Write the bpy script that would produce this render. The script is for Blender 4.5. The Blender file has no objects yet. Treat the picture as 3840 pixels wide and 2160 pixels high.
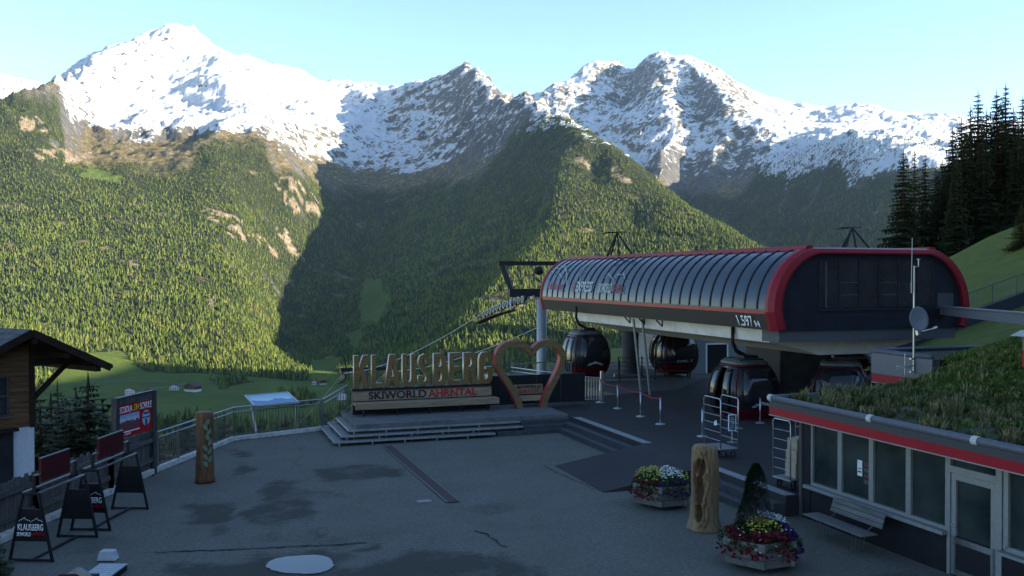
import bpy, bmesh, math, random
import numpy as np
from mathutils import Vector, Matrix
random.seed(7); rng = np.random.default_rng(11)
SC = bpy.context.scene
COL = SC.collection
R = math.radians
# ------------------------------------------------------------------ camera
F_PX = 3500.0                      # focal length in pixels of the 3840 px wide photograph
CAM_H = 6.0
PITCH = math.atan(45.0 / F_PX)
cam_d = bpy.data.cameras.new('camera')
cam_d.sensor_width = 36.0
cam_d.lens = 36.0 * F_PX / 3840.0
cam_d.clip_start = 0.5
cam_d.clip_end = 60000.0
cam = bpy.data.objects.new('camera', cam_d)
cam.location = (0, 0, CAM_H)
cam.rotation_euler = (math.pi / 2 - PITCH, 0, 0)
COL.objects.link(cam)
SC.camera = cam
# ------------------------------------------------------------------ sky, sun, exposure
SUN_AZ, SUN_EL = R(100), R(16)     # azimuth clockwise from the viewing direction (+Y)
SUN = Vector((math.sin(SUN_AZ) * math.cos(SUN_EL), math.cos(SUN_AZ) * math.cos(SUN_EL), math.sin(SUN_EL)))
world = bpy.data.worlds.new('World')
SC.world = world
world.use_nodes = True
wn = world.node_tree
wn.nodes.clear()
sky = wn.nodes.new('ShaderNodeTexSky')
sky.sky_type = 'NISHITA'
sky.sun_disc = False
sky.sun_elevation = SUN_EL
sky.sun_rotation = SUN_AZ
sky.altitude = 1600
sky.air_density = 1.0
sky.dust_density = 0.0
sky.ozone_density = 2.2
wb = wn.nodes.new('ShaderNodeBackground')
wb.inputs['Strength'].default_value = 0.108
wo = wn.nodes.new('ShaderNodeOutputWorld')
wn.links.new(sky.outputs[0], wb.inputs[0])
wn.links.new(wb.outputs[0], wo.inputs[0])
sun_d = bpy.data.lights.new('sun', 'SUN')
sun_d.energy = 5.0
sun_d.angle = R(0.5)
sun_d.color = (1.0, 0.9, 0.72)
sun_o = bpy.data.objects.new('sun', sun_d)
sun_o.rotation_euler = (-SUN).to_track_quat('-Z', 'Y').to_euler()
COL.objects.link(sun_o)
SC.view_settings.view_transform = 'Standard'
SC.view_settings.look = 'None'
SC.view_settings.exposure = 1.95
SC.view_settings.gamma = 1.0
SC.view_settings.use_curve_mapping = False
SC.cycles.max_bounces = 6
SC.cycles.volume_bounces = 1
SC.cycles.transparent_max_bounces = 16
# ------------------------------------------------------------------ helpers
def tag(o, label=None, cat=None, group=None, kind=None):
    if label: o['label'] = label
    if cat: o['category'] = cat
    if group: o['group'] = group
    if kind: o['kind'] = kind
    return o
def link(o, parent=None):
    COL.objects.link(o)
    if parent is not None: o.parent = parent
    return o
def empty(name, loc=(0, 0, 0), rz=0.0):
    o = bpy.data.objects.new(name, None)
    o.empty_display_size = 0.2
    o.location = loc; o.rotation_euler = (0, 0, rz)
    return link(o)
def ray(px, py):
    d = ((px - 1920) / F_PX, 1.0, -(py - 1080) / F_PX)
    c, s = math.cos(PITCH), math.sin(PITCH)
    return Vector((d[0], d[1] * c + d[2] * s, -d[1] * s + d[2] * c))
def gnd(px, py, z=0.0):
    """where the sight line through a photograph pixel meets the level z"""
    d = ray(px, py); t = (z - CAM_H) / d.z
    return Vector((d.x * t, d.y * t, z))
def far(px, py, Y):
    d = ray(px, py); t = Y / d.y
    return Vector((d.x * t, Y, CAM_H + d.z * t))
AX = R(19.07)                       # the station, stage and ticket office share these axes
CA, SA = math.cos(AX), math.sin(AX)
def W(u, v, z=0.0):
    return Vector((u * CA - v * SA, u * SA + v * CA, z))
def UV(p):
    return (p.x * CA + p.y * SA, -p.x * SA + p.y * CA)

class MB:
    """collects shapes; build() links them as one mesh object"""
    def __init__(s): s.v = []; s.f = []; s.mi = []
    def add(s, vs, fs, m=0):
        o = len(s.v); s.v += [tuple(v) for v in vs]
        for f in fs: s.f.append(tuple(o + i for i in f)); s.mi.append(m)
        return s
    def box(s, x0, x1, y0, y1, z0, z1, m=0):
        vs = [(x, y, z) for z in (z0, z1) for y in (y0, y1) for x in (x0, x1)]
        return s.add(vs, [(0, 2, 3, 1), (4, 5, 7, 6), (0, 1, 5, 4), (2, 6, 7, 3), (0, 4, 6, 2), (1, 3, 7, 5)], m)
    def obox(s, c, ax, ay, az, m=0):
        """box from centre and three half-axis vectors"""
        c, ax, ay, az = Vector(c), Vector(ax), Vector(ay), Vector(az)
        vs = [c + i * ax + j * ay + k * az for k in (-1, 1) for j in (-1, 1) for i in (-1, 1)]
        return s.add(vs, [(0, 2, 3, 1), (4, 5, 7, 6), (0, 1, 5, 4), (2, 6, 7, 3), (0, 4, 6, 2), (1, 3, 7, 5)], m)
    def beam(s, a, b, w, h, m=0, up=(0, 0, 1)):
        a, b = Vector(a), Vector(b); d = (b - a).normalized()
        sd = d.cross(Vector(up))
        if sd.length < 1e-4: sd = Vector((1, 0, 0))
        sd.normalize(); u2 = sd.cross(d).normalized()
        return s.obox((a + b) / 2, (b - a) / 2, sd * w / 2, u2 * h / 2, m)
    def tube(s, pts, r, n=8, m=0, cap=True, closed=False):
        pts = [Vector(p) for p in pts]; k = len(pts)
        rs = r if isinstance(r, (list, tuple)) else [r] * k
        rings = []; prev = None
        for i, p in enumerate(pts):
            if closed: d = pts[(i + 1) % k] - pts[i - 1]
            else: d = pts[min(i + 1, k - 1)] - pts[max(i - 1, 0)]
            d.normalize()
            if prev is None:
                prev = d.orthogonal().normalized()
                if abs(d.z) > .99: prev = Vector((1, 0, 0))
            prev = (prev - d * prev.dot(d)).normalized()
            q = d.cross(prev)
            rings.append([p + (prev * math.cos(2 * math.pi * j / n) + q * math.sin(2 * math.pi * j / n)) * rs[i] for j in range(n)])
        vs = [v for ring in rings for v in ring]; fs = []
        for i in range(k if closed else k - 1):
            i2 = (i + 1) % k
            for j in range(n):
                fs.append((i * n + j, i * n + (j + 1) % n, i2 * n + (j + 1) % n, i2 * n + j))
        if cap and not closed:
            fs.append(tuple(range(n - 1, -1, -1))); fs.append(tuple((k - 1) * n + j for j in range(n)))
        return s.add(vs, fs, m)
    def lathe(s, prof, n=16, c=(0, 0, 0), m=0, jit=0.0, rnd=None):
        cx, cy, cz = c; vs = []
        for (r, z) in prof:
            for j in range(n):
                a = 2 * math.pi * j / n; rr = r * (1 + (rnd.uniform(-jit, jit) if rnd else 0))
                vs.append((cx + rr * math.cos(a), cy + rr * math.sin(a), cz + z))
        k = len(prof); fs = []
        for i in range(k - 1):
            for j in range(n): fs.append((i * n + j, i * n + (j + 1) % n, (i + 1) * n + (j + 1) % n, (i + 1) * n + j))
        fs.append(tuple(range(n - 1, -1, -1))); fs.append(tuple((k - 1) * n + j for j in range(n)))
        return s.add(vs, fs, m)
    def prism(s, poly, o, ax, ay, n, m=0, m_side=None):
        """extrude a 2-D polygon (in axes ax, ay from origin o) along vector n"""
        o, ax, ay, n = Vector(o), Vector(ax), Vector(ay), Vector(n); k = len(poly)
        a = [o + ax * x + ay * y for x, y in poly]; vs = a + [p + n for p in a]
        ms = m if m_side is None else m_side
        s.add(vs, [tuple(range(k - 1, -1, -1))], m)
        off = len(s.v) - 2 * k
        s.f.append(tuple(off + k + i for i in range(k))); s.mi.append(m)
        for i in range(k):
            j = (i + 1) % k
            s.f.append((off + i, off + j, off + k + j, off + k + i)); s.mi.append(ms)
        return s
    def mesh(s, name, mats):
        me = bpy.data.meshes.new(name)
        me.from_pydata(s.v, [], s.f)
        for mt in (mats if isinstance(mats, (list, tuple)) else [mats]): me.materials.append(mt)
        if any(s.mi): me.polygons.foreach_set('material_index', s.mi)
        bm = bmesh.new(); bm.from_mesh(me); bmesh.ops.recalc_face_normals(bm, faces=bm.faces); bm.to_mesh(me); bm.free()
        return me
    def build(s, name, mats, parent=None, smooth=False, bevel=0.0, loc=None):
        me = s.mesh(name, mats)
        if smooth: me.polygons.foreach_set('use_smooth', [True] * len(me.polygons))
        o = bpy.data.objects.new(name, me); link(o, parent)
        if loc is not None: o.location = loc
        if bevel:
            b = o.modifiers.new('bevel', 'BEVEL'); b.width = bevel; b.segments = 2; b.limit_method = 'ANGLE'; b.angle_limit = R(40)
        return o
def inst(name, me, parent=None, loc=(0, 0, 0), rot=(0, 0, 0), sc=None):
    o = bpy.data.objects.new(name, me); link(o, parent)
    o.location = loc; o.rotation_euler = rot
    if sc is not None: o.scale = sc
    return o
def copy_tree(o, parent=None):
    c = o.copy(); COL.objects.link(c); c.parent = parent
    for ch in list(o.children): copy_tree(ch, c)
    return c
# ------------------------------------------------------------------ materials
class NT:
    def __init__(s, name):
        s.m = bpy.data.materials.new(name); s.m.use_nodes = True
        s.t = s.m.node_tree; s.b = s.t.nodes['Principled BSDF']
    def n(s, typ, **kw):
        nd = s.t.nodes.new(typ)
        for k, v in kw.items():
            if k.startswith('i_'):
                key = k[2:]; key = int(key) if key.isdigit() else key.replace('_', ' ')
                nd.inputs[key].default_value = v
            else: setattr(nd, k, v)
        return nd
    def l(s, a, b): s.t.links.new(a, b)
    def coord(s, scale=(1, 1, 1), out='Object', rot=(0, 0, 0)):
        c = s.n('ShaderNodeTexCoord'); mp = s.n('ShaderNodeMapping')
        mp.inputs['Scale'].default_value = scale; mp.inputs['Rotation'].default_value = rot
        s.l(c.outputs[out], mp.inputs[0]); return mp.outputs[0]
    def world(s, scale=(1, 1, 1)):
        g = s.n('ShaderNodeNewGeometry'); mp = s.n('ShaderNodeMapping'); mp.inputs['Scale'].default_value = scale
        s.l(g.outputs['Position'], mp.inputs[0]); return mp.outputs[0]
    def noise(s, vec, scale, detail=4, rough=.55, dist=0.0):
        nd = s.n('ShaderNodeTexNoise', i_Scale=scale, i_Detail=detail, i_Roughness=rough, i_Distortion=dist); s.l(vec, nd.inputs['Vector']); return nd.outputs['Fac']
    def ramp(s, fac, *stops):
        r = s.n('ShaderNodeValToRGB'); e = r.color_ramp.elements
        while len(e) < len(stops): e.new(.5)
        for el, (p, c) in zip(e, stops):
            el.position = p; el.color = (c, c, c, 1) if isinstance(c, (int, float)) else (*c, 1)
        s.l(fac, r.inputs[0]); return r.outputs[0]
    def mix(s, fac, a, b, blend='MIX'):
        m = s.n('ShaderNodeMix', data_type='RGBA', blend_type=blend)
        for sock, v in ((m.inputs[0], fac), (m.inputs[6], a), (m.inputs[7], b)):
            if isinstance(v, (int, float)): sock.default_value = v
            elif isinstance(v, tuple): sock.default_value = (*v, 1)
            else: s.l(v, sock)
        return m.outputs[2]
    def math(s, op, a, b=0.0, c=0.0, clamp=False):
        m = s.n('ShaderNodeMath', operation=op, use_clamp=clamp)
        for i, v in enumerate((a, b, c)):
            if isinstance(v, (int, float)): m.inputs[i].default_value = v
            else: s.l(v, m.inputs[i])
        return m.outputs[0]
    def attr(s, name, typ='GEOMETRY'):
        return s.n('ShaderNodeAttribute', attribute_name=name, attribute_type=typ)
    def bump(s, h, strength=.3, dist=.01):
        b = s.n('ShaderNodeBump', i_Strength=strength, i_Distance=dist); s.l(h, b.inputs['Height']); s.l(b.outputs[0], s.b.inputs['Normal'])
    def set(s, **kw):
        names = dict(color='Base Color', rough='Roughness', metal='Metallic', spec='Specular IOR Level', trans='Transmission Weight', ior='IOR', alpha='Alpha', coat='Coat Weight', emit='Emission Color', emits='Emission Strength', coatr='Coat Roughness')
        for k, v in kw.items():
            sock = s.b.inputs[names[k]]
            if isinstance(v, tuple): sock.default_value = (*v, 1)
            elif isinstance(v, (int, float)): sock.default_value = v
            else: s.l(v, sock)
        return s
_mc = {}
def mat(name, color, rough=.6, metal=0.0, var=.15, scale=8.0, bump=0.0, spec=.12, stretch=(1, 1, 1)):
    """plain painted / metal / plastic surface with slight procedural unevenness"""
    if name in _mc: return _mc[name]
    t = NT(name); v = t.coord(stretch)
    n = t.noise(v, scale, 5, .6)
    c = t.ramp(n, (.3, tuple(x * (1 - var) for x in color)), (.7, tuple(min(1, x * (1 + var)) for x in color)))
    rr = t.math('MULTIPLY_ADD', n, .2, rough - .1, clamp=True)
    t.set(color=c, rough=rr, metal=metal, spec=spec)
    if bump: t.bump(n, bump, .01)
    _mc[name] = t.m; return t.m
def wood(name, c1, c2, axis='x', scale=1.0, rough=.7):
    if name in _mc: return _mc[name]
    t = NT(name); st = {'x': (1.2, 14, 14), 'y': (14, 1.2, 14), 'z': (14, 14, 1.2)}[axis]
    v = t.coord(tuple(x * scale for x in st)); oi = t.n('ShaderNodeObjectInfo')
    ad = t.n('ShaderNodeVectorMath', operation='ADD'); cb = t.n('ShaderNodeCombineXYZ')
    k = t.math('MULTIPLY', oi.outputs['Random'], 37.0)
    for i in range(3): t.l(k, cb.inputs[i])
    t.l(v, ad.inputs[0]); t.l(cb.outputs[0], ad.inputs[1])
    n = t.noise(ad.outputs[0], 1.6, 6, .65, .6)
    c = t.ramp(n, (.3, c1), (.72, c2))
    tint = t.math('MULTIPLY_ADD', oi.outputs['Random'], .35, .82)
    cm = t.n('ShaderNodeVectorMath', operation='SCALE'); t.l(c, cm.inputs[0]); t.l(tint, cm.inputs['Scale'])
    t.set(color=cm.outputs[0], rough=rough, spec=.1); t.bump(n, .35, .004)
    _mc[name] = t.m; return t.m
FONT = bpy.data.fonts.load('<builtin>') if '<builtin>' in bpy.data.fonts else None
def text_poly(body, size=1.0, bold=0.0, sx=1.0, shear=0.0, depth=0.0, spacing=1.0, res=4):
    """mesh of a word set in Blender's own font; x right, y up, origin at the left end of the base line"""
    cu = bpy.data.curves.new('lettering', 'FONT'); cu.body = body; cu.size = size; cu.offset = bold; cu.shear = shear
    cu.extrude = depth; cu.space_character = spacing; cu.resolution_u = res
    ob = bpy.data.objects.new('lettering_tmp', cu); COL.objects.link(ob)
    dg = bpy.context.evaluated_depsgraph_get(); me = bpy.data.meshes.new_from_object(ob.evaluated_get(dg))
    bpy.data.objects.remove(ob); bpy.data.curves.remove(cu)
    if sx != 1.0: me.transform(Matrix.Diagonal((sx, 1, 1, 1)))
    return me
def text_on(name, body, o, ax, ay, width, height, material, parent=None, bold=.0, shear=0.0, depth=.004, spacing=1.0, off=.004):
    """lettering fitted to a width x height field whose lower left corner is o, lying along unit axes ax, ay"""
    me = text_poly(body, 1.0, bold, 1.0, shear, 0.0, spacing)
    co = np.empty(len(me.vertices) * 3); me.vertices.foreach_get('co', co); co = co.reshape(-1, 3)
    mn, mx = co.min(0), co.max(0); s = (co - mn) / np.maximum(mx - mn, 1e-6)
    o, ax, ay = Vector(o), Vector(ax).normalized(), Vector(ay).normalized(); n = ax.cross(ay)
    out = np.array(o)[None] + s[:, :1] * width * np.array(ax)[None] + s[:, 1:2] * height * np.array(ay)[None] + np.array(n)[None] * off
    me.vertices.foreach_set('co', out.ravel()); me.materials.clear(); me.materials.append(material); me.update()
    if depth:
        bm = bmesh.new(); bm.from_mesh(me)
        r = bmesh.ops.extrude_face_region(bm, geom=bm.faces[:])
        bmesh.ops.translate(bm, verts=[e for e in r['geom'] if isinstance(e, bmesh.types.BMVert)], vec=n * depth)
        bmesh.ops.recalc_face_normals(bm, faces=bm.faces); bm.to_mesh(me); bm.free()
    ob = bpy.data.objects.new(name, me); link(ob, parent); return ob
HAZE = 1.35e-5
# ------------------------------------------------------------------ mountains: one height field over the valley
def vnoise(x, y, seed=0):
    """smooth 2-D gradient noise, about -1..1"""
    xi = np.floor(x).astype(np.int64); yi = np.floor(y).astype(np.int64); xf = x - xi; yf = y - yi
    def g(ix, iy, dx, dy):
        h = (ix * 374761393 + iy * 668265263 + seed * 1442695041) & 0xFFFFFFFF
        h = ((h ^ (h >> 13)) * 1274126177) & 0xFFFFFFFF; h = h ^ (h >> 16)
        a = (h & 0xFFFF) / 65536.0 * 2 * np.pi
        return np.cos(a) * dx + np.sin(a) * dy
    u = xf * xf * xf * (xf * (xf * 6 - 15) + 10); v = yf * yf * yf * (yf * (yf * 6 - 15) + 10)
    a = g(xi, yi, xf, yf); b = g(xi + 1, yi, xf - 1, yf); c = g(xi, yi + 1, xf, yf - 1); d = g(xi + 1, yi + 1, xf - 1, yf - 1)
    return 1.5 * ((a * (1 - u) + b * u) * (1 - v) + (c * (1 - u) + d * u) * v)
def fbm(x, y, wl, octv, seed=0, gain=.5, ridged=False):
    s = np.zeros_like(x); amp = 1.0; w = wl; tot = 0
    for o in range(octv):
        n = vnoise(x / w + 17.3 * o, y / w - 9.1 * o, seed + o)
        if ridged: n = 1 - 2 * np.abs(n)
        s += n * amp; tot += amp; amp *= gain; w *= .49
    return s / tot
def sstep(a, b, x):
    t = np.clip((x - a) / (b - a), 0, 1); return t * t * (3 - 2 * t)
PF, PC, PH = 2348.0, 1288.0, 694.0        # the photograph at 2576 px wide: focal length, centre, horizon row
CP = []                                    # survey points: (p, q, distance)
def pl(*pts, dens=45):
    for (a, b) in zip(pts[:-1], pts[1:]):
        n = max(1, int(math.hypot(a[0] - b[0], a[1] - b[1]) / dens))
        for i in range(n):
            t = i / n; CP.append(tuple(a[k] * (1 - t) + b[k] * t for k in range(3)))
    CP.append(pts[-1])
def pt(*pts): CP.extend(pts)
def behind(pts, dY=900, dz=330, dens=110):
    q = [(p[0], PH - ((PH - p[1]) / PF * p[2] - dz) / (p[2] + dY) * PF, p[2] + dY) for p in pts]
    pl(*q, dens=dens)
# --- left massif
sh = [(-300, 330, 3200), (-150, 310, 3250), (0, 290, 3300), (60, 266, 3420), (110, 246, 3550), (145, 230, 3800)]
pk1 = [(145, 230, 3800), (215, 207, 4600), (275, 166, 5200), (350, 126, 5600), (420, 86, 5900), (442, 84, 5950), (470, 97, 6000), (490, 90, 6050), (520, 122, 6100), (560, 150, 6150), (640, 180, 6200), (700, 192, 6250), (760, 206, 6300), (805, 232, 6400), (870, 236, 6500), (920, 224, 6500), (990, 243, 6300), (1060, 234, 6000), (1110, 222, 5800), (1150, 200, 5600), (1178, 182, 5500)]
pl(*sh, dens=30); pl(*pk1, dens=30)
behind(sh[:-2], 700, 260); behind(pk1[4:], 900, 420)
pl((490, 90, 6050), (500, 180, 5500), (560, 228, 5000), (600, 262, 4600), (625, 292, 4300), (618, 335, 3900), (560, 350, 3650), (510, 395, 3350), dens=30)
pl((200, 372, 3560), (300, 378, 3640), (420, 380, 3700), (500, 372, 3720), dens=50)
pl((200, 335, 3640), (300, 338, 3720), (420, 335, 3780), (530, 330, 3820), dens=50)
pl((230, 318, 4300), (380, 322, 4500), (520, 318, 4400), dens=60)
pt((330, 240, 5100), (430, 220, 5300), (250, 260, 4800), (470, 270, 4900), (560, 300, 4450))
pt((0, 420, 3000), (100, 400, 3080), (180, 420, 3200), (300, 410, 3300), (420, 405, 3350), (-200, 430, 2950), (90, 330, 3300), (150, 300, 3500))
pt((0, 540, 2650), (150, 540, 2700), (300, 540, 2750), (450, 545, 2820), (600, 540, 2900), (-200, 540, 2600))
pt((0, 700, 2200), (150, 700, 2230), (300, 700, 2270), (450, 700, 2330), (600, 690, 2430), (-200, 700, 2150))
pt((0, 810, 1900), (200, 810, 1930), (400, 810, 1980), (580, 810, 2050), (-200, 810, 1880))
pl((-250, 780, 1720), (0, 815, 1720), (150, 850, 1720), (230, 868, 1730), (300, 878, 1750), (420, 908, 1730), (560, 925, 1720), (700, 935, 1720), (800, 935, 1720), dens=80)
pl((-250, 870, 1480), (0, 895, 1480), (150, 925, 1490), (300, 955, 1500), (500, 968, 1500), (700, 960, 1560), (850, 950, 1600), (1000, 950, 1620), dens=100)
pl((-300, 1110, 1130), (0, 1105, 1130), (400, 1095, 1130), (800, 1085, 1150), (1100, 1040, 1230), (1400, 1000, 1300), (1800, 990, 1300), (2300, 990, 1300), (2800, 990, 1300), dens=150)
# right edge of the left massif, snow bowl
pl((660, 390, 3500), (740, 450, 3350), (790, 520, 3350), (775, 600, 3250), (735, 690, 3000), (700, 790, 2700), (690, 880, 2250), dens=50)
pt((700, 300, 5200), (790, 320, 5000), (760, 370, 4500), (830, 380, 4700), (820, 430, 4250), (690, 350, 4200), (900, 330, 5200), (860, 280, 5900))
# side valley floor
pl((935, 476, 4350), (905, 560, 3850), (880, 640, 3450), (860, 760, 2950), (840, 860, 2450), (815, 935, 1950), dens=50)
# second peak, its shaded flank
rg = [(1178, 182, 5500), (1210, 206, 5250), (1250, 240, 4850), (1290, 262, 4450), (1330, 264, 4050), (1345, 274, 3850), (1400, 300, 3650), (1480, 350, 3350), (1560, 400, 3180), (1640, 452, 3000), (1740, 530, 2800), (1830, 578, 2650), (1910, 627, 2500), (2050, 720, 2300), (2200, 800, 2100)]
pl(*rg, dens=25); behind(rg, 500, 230, 70)
pt((960, 300, 5600), (1050, 320, 5250), (1130, 290, 5150), (960, 400, 4800), (1060, 400, 4650), (1180, 350, 4500), (1010, 455, 4300), (1130, 450, 4050), (1240, 330, 4150), (1270, 400, 3700), (1190, 520, 3350), (1050, 560, 3450), (1110, 640, 2900), (1000, 700, 2750), (1100, 750, 2400), (960, 800, 2350), (1000, 880, 1950), (1130, 850, 1950), (1240, 560, 2950), (1340, 570, 2880), (1315, 480, 3200), (1225, 690, 2520), (1130, 775, 2260))
# spur of the central hill and its sunny face
pl((1405, 318, 3560), (1400, 400, 3230), (1380, 470, 2950), (1408, 560, 2600), (1300, 675, 2230), (1190, 765, 2000), (1110, 860, 1780), dens=30)
pt((1500, 450, 3020), (1500, 580, 2550), (1450, 690, 2230), (1350, 780, 1950), (1600, 560, 2680), (1600, 700, 2240), (1550, 800, 1920), (1750, 650, 2380), (1800, 750, 2080), (1300, 880, 1650), (1500, 880, 1680), (1700, 850, 1780), (1950, 830, 1850), (2300, 880, 1800), (2700, 880, 1800))
# right massif
m2 = [(1335, 262, 6900), (1400, 226, 7000), (1450, 205, 7200), (1470, 186, 7300), (1500, 172, 7400), (1550, 176, 7450), (1580, 191, 7400), (1620, 166, 7300), (1650, 154, 7200), (1672, 150, 7150), (1720, 160, 7200), (1780, 186, 7300), (1830, 226, 7400), (1890, 263, 7500), (1960, 290, 7600), (2020, 296, 7500), (2100, 290, 7300), (2160, 285, 7200), (2230, 297, 7200), (2300, 315, 7200), (2390, 322, 7200), (2480, 335, 7200), (2576, 345, 7200), (2850, 380, 7000)]
pl(*m2, dens=30); behind(m2, 900, 400)
pl((1690, 152, 7100), (1750, 195, 6500), (1795, 245, 6000), (1825, 300, 5500), (1850, 342, 5250), (1920, 352, 5150), (2000, 374, 5050), (2060, 372, 4750), (2130, 367, 4500), (2200, 383, 4200), (2262, 402, 4000), (2400, 470, 3600), (2700, 560, 3200), dens=25)
pl((1650, 165, 7000), (1675, 250, 6200), (1700, 330, 5500), (1660, 400, 4950), dens=40)
pt((1350, 292, 6600), (1420, 310, 6500), (1500, 330, 6350), (1570, 290, 6900), (1560, 390, 5500), (1600, 440, 4950), (1640, 480, 5000), (1720, 420, 5150), (1780, 420, 5050), (1720, 520, 4900), (1850, 470, 4900), (2000, 470, 4450), (1860, 590, 4450), (2100, 560, 3850), (2000, 650, 4000), (2200, 620, 3450), (2500, 640, 3100))
pt((1740, 270, 6300), (1770, 340, 5800))
pt((1900, 325, 6400), (2050, 335, 6400), (2200, 355, 6000), (2350, 375, 5900), (2500, 410, 5700), (2300, 420, 5200))
pl((1560, 640, 3500), (1750, 740, 3300), (1950, 800, 3100), (2200, 850, 2900), (2700, 860, 2800), dens=120)
pl((1420, 380, 4700), (1500, 470, 4200), dens=60)
# distant snow peak at the left
fa = [(-300, 190, 9200), (-100, 196, 9100), (0, 206, 9000), (60, 219, 8800), (100, 234, 8600), (160, 250, 8500), (300, 300, 8400)]
pl(*fa, dens=50)
pt((0, 300, 6500), (-200, 310, 6500), (120, 300, 7000), (40, 240, 8000))
CP = np.array(CP)
near = [(p, 900, -255.0) for p in range(-300, 2900, 400)] + [(p, 500, -150.0) for p in range(-300, 2900, 500)] + [(p, 240, -78.0) for p in range(-300, 2900, 700)] + [(p, 110, -40.0) for p in range(-300, 2900, 1000)] + [(p, 60, -26.0) for p in range(-300, 2900, 1000)]
ct = np.concatenate([(CP[:, 0] - PC) / PF, np.array([(n[0] - PC) / PF for n in near])])
cy = np.concatenate([CP[:, 2], np.array([n[1] for n in near])])
ce = np.concatenate([(PH - CP[:, 1]) / PF, np.array([n[2] / n[1] for n in near])])
KT = 2.4
def rbf_fit(t, y, e):
    P = np.stack([t * KT, np.log(y)], 1); D = np.sqrt(((P[:, None] - P[None]) ** 2).sum(-1) + 1e-6)
    n = len(P); A = np.zeros((n + 3, n + 3)); A[:n, :n] = D + np.eye(n) * 1e-3
    A[:n, n] = 1; A[:n, n + 1:n + 3] = P; A[n, :n] = 1; A[n + 1:n + 3, :n] = P.T
    w = np.linalg.solve(A, np.concatenate([e, np.zeros(3)])); return P.astype(np.float32), w.astype(np.float32)
RB = rbf_fit(ct, cy, ce)
def rbf_eval(t, y):
    P, w = RB; n = len(P); Q = np.stack([t * KT, np.log(y)], 1).astype(np.float32); out = np.empty(len(Q), np.float32)
    for i in range(0, len(Q), 20000):
        q = Q[i:i + 20000]
        d = np.maximum((q ** 2).sum(1)[:, None] + (P ** 2).sum(1)[None] - 2 * q @ P.T, 1e-6)
        np.sqrt(d, out=d); out[i:i + 20000] = d @ w[:n] + w[n] + q @ w[n + 1:]
    return out
tcol = np.linspace(-.66, .66, 780)
yrow = np.concatenate([np.exp(np.linspace(math.log(60), math.log(1080), 40)), np.exp(np.linspace(math.log(1100), math.log(9800), 470))])
NTc, NR = len(tcol), len(yrow)
T, Yg = np.meshgrid(tcol, yrow); tf, yf = T.ravel(), Yg.ravel()
el = rbf_eval(tf, yf).astype(np.float64)
X = tf * yf; Z = el * yf + CAM_H
hi = sstep(150, 650, Z)
wx = X + 70 * fbm(X, yf, 420, 3, 50); wy = yf + 70 * fbm(X, yf, 420, 3, 60)
rid = fbm(wx, wy, 560, 7, 3, .55, True)
sml = fbm(wx, wy, 190, 6, 23, .6, True)
mid = fbm(X, yf, 330, 5, 9)
gul = fbm(wx * .22, wy, 150, 5, 37, .55, True)
farm = sstep(1050, 1500, yf)
crest_keep = 1.0
Z = Z + farm * (hi * (46 * rid + 46 * sml + 14 * gul) + (1 - hi) * (11 * mid + 5 * sml) * sstep(-230, -60, Z))
G = Z.reshape(NR, NTc)
# projected position of each vertex (photograph at 2576 px) for tracing land cover
vp = PC + tf * PF; vq = PH - (Z - CAM_H) / yf * PF
def inpoly(poly, x, y):
    poly = np.array(poly, float); c = np.zeros(len(x), bool); j = len(poly) - 1
    for i in range(len(poly)):
        xi, yi = poly[i]; xj, yj = poly[j]
        m = ((yi > y) != (yj > y)) & (x < (xj - xi) * (y - yi) / (yj - yi + 1e-9) + xi); c ^= m; j = i
    return c
def blob(poly, grow=0):
    nx = 9 * vnoise(X / 60, yf / 60, 71) + 16 * vnoise(X / 150, yf / 150, 73); ny = 9 * vnoise(X / 60, yf / 60, 72) + 16 * vnoise(X / 150, yf / 150, 74)
    return inpoly(poly, vp + nx * .6, vq + ny * .6)
gx = np.gradient(G, axis=1) / np.maximum(np.gradient(X.reshape(NR, NTc), axis=1), .1)
gy = np.gradient(G, axis=0) / np.gradient(Yg, axis=0)
slope = np.sqrt(gx ** 2 + gy ** 2).ravel()
cov = fbm(X, yf, 260, 5, 91)
snowline = 505 + 90 * fbm(X, yf, 700, 3, 5) + np.where((vp < 700) & (yf < 4600), 55, 0) + np.where(vp > 1950, -40, 0) + 210 * sstep(190, 130, vp) * (yf < 4000)
snow = sstep(-70, 75, Z - snowline + 85 * cov + 60 * rid)
snow = snow * (1 + .42 * sstep(1000, 820, vp) * sstep(340, 300, vq) + .35 * sstep(1880, 1960, vp))
treeline = 365 + 70 * fbm(X, yf, 420, 4, 31) + np.where((vp > 1650) & (yf > 3500), 60, 0) + 190 * sstep(1180, 1300, vp) * sstep(1750, 1650, vp) * (yf < 4000) + 300 * sstep(185, 140, vp) * (yf < 3900) + 130 * sstep(470, 520, vp) * sstep(700, 660, vp) * (yf < 4100) + 230 * sstep(1850, 1950, vp) * (yf > 4000) * (yf < 5200)
forest = 1 - sstep(-25, 45, Z - treeline + 60 * cov)
meadow = np.zeros(len(X))
for poly in [[(60, 985), (140, 945), (205, 893), (250, 884), (302, 874), (345, 914), (372, 936), (480, 935), (600, 945), (690, 955), (760, 962), (850, 955), (885, 1000), (830, 1040), (700, 1062), (500, 1048), (300, 1060), (0, 1055), (0, 1010)],
             [(921, 700), (957, 700), (981, 763), (954, 813), (914, 817), (900, 770)], [(855, 835), (920, 835), (890, 872)], [(785, 905), (857, 893), (846, 955), (765, 960)],
             [(195, 440), (230, 418), (275, 430), (318, 440), (300, 452), (250, 446)]]:
    meadow = np.maximum(meadow, blob(poly))
for poly in [[(700, 985), (760, 975), (800, 1005), (760, 1030), (700, 1020)], [(520, 955), (600, 950), (640, 965), (560, 975)]]:
    meadow = np.where(blob(poly), 0, meadow)
scree = np.zeros(len(X))
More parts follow.
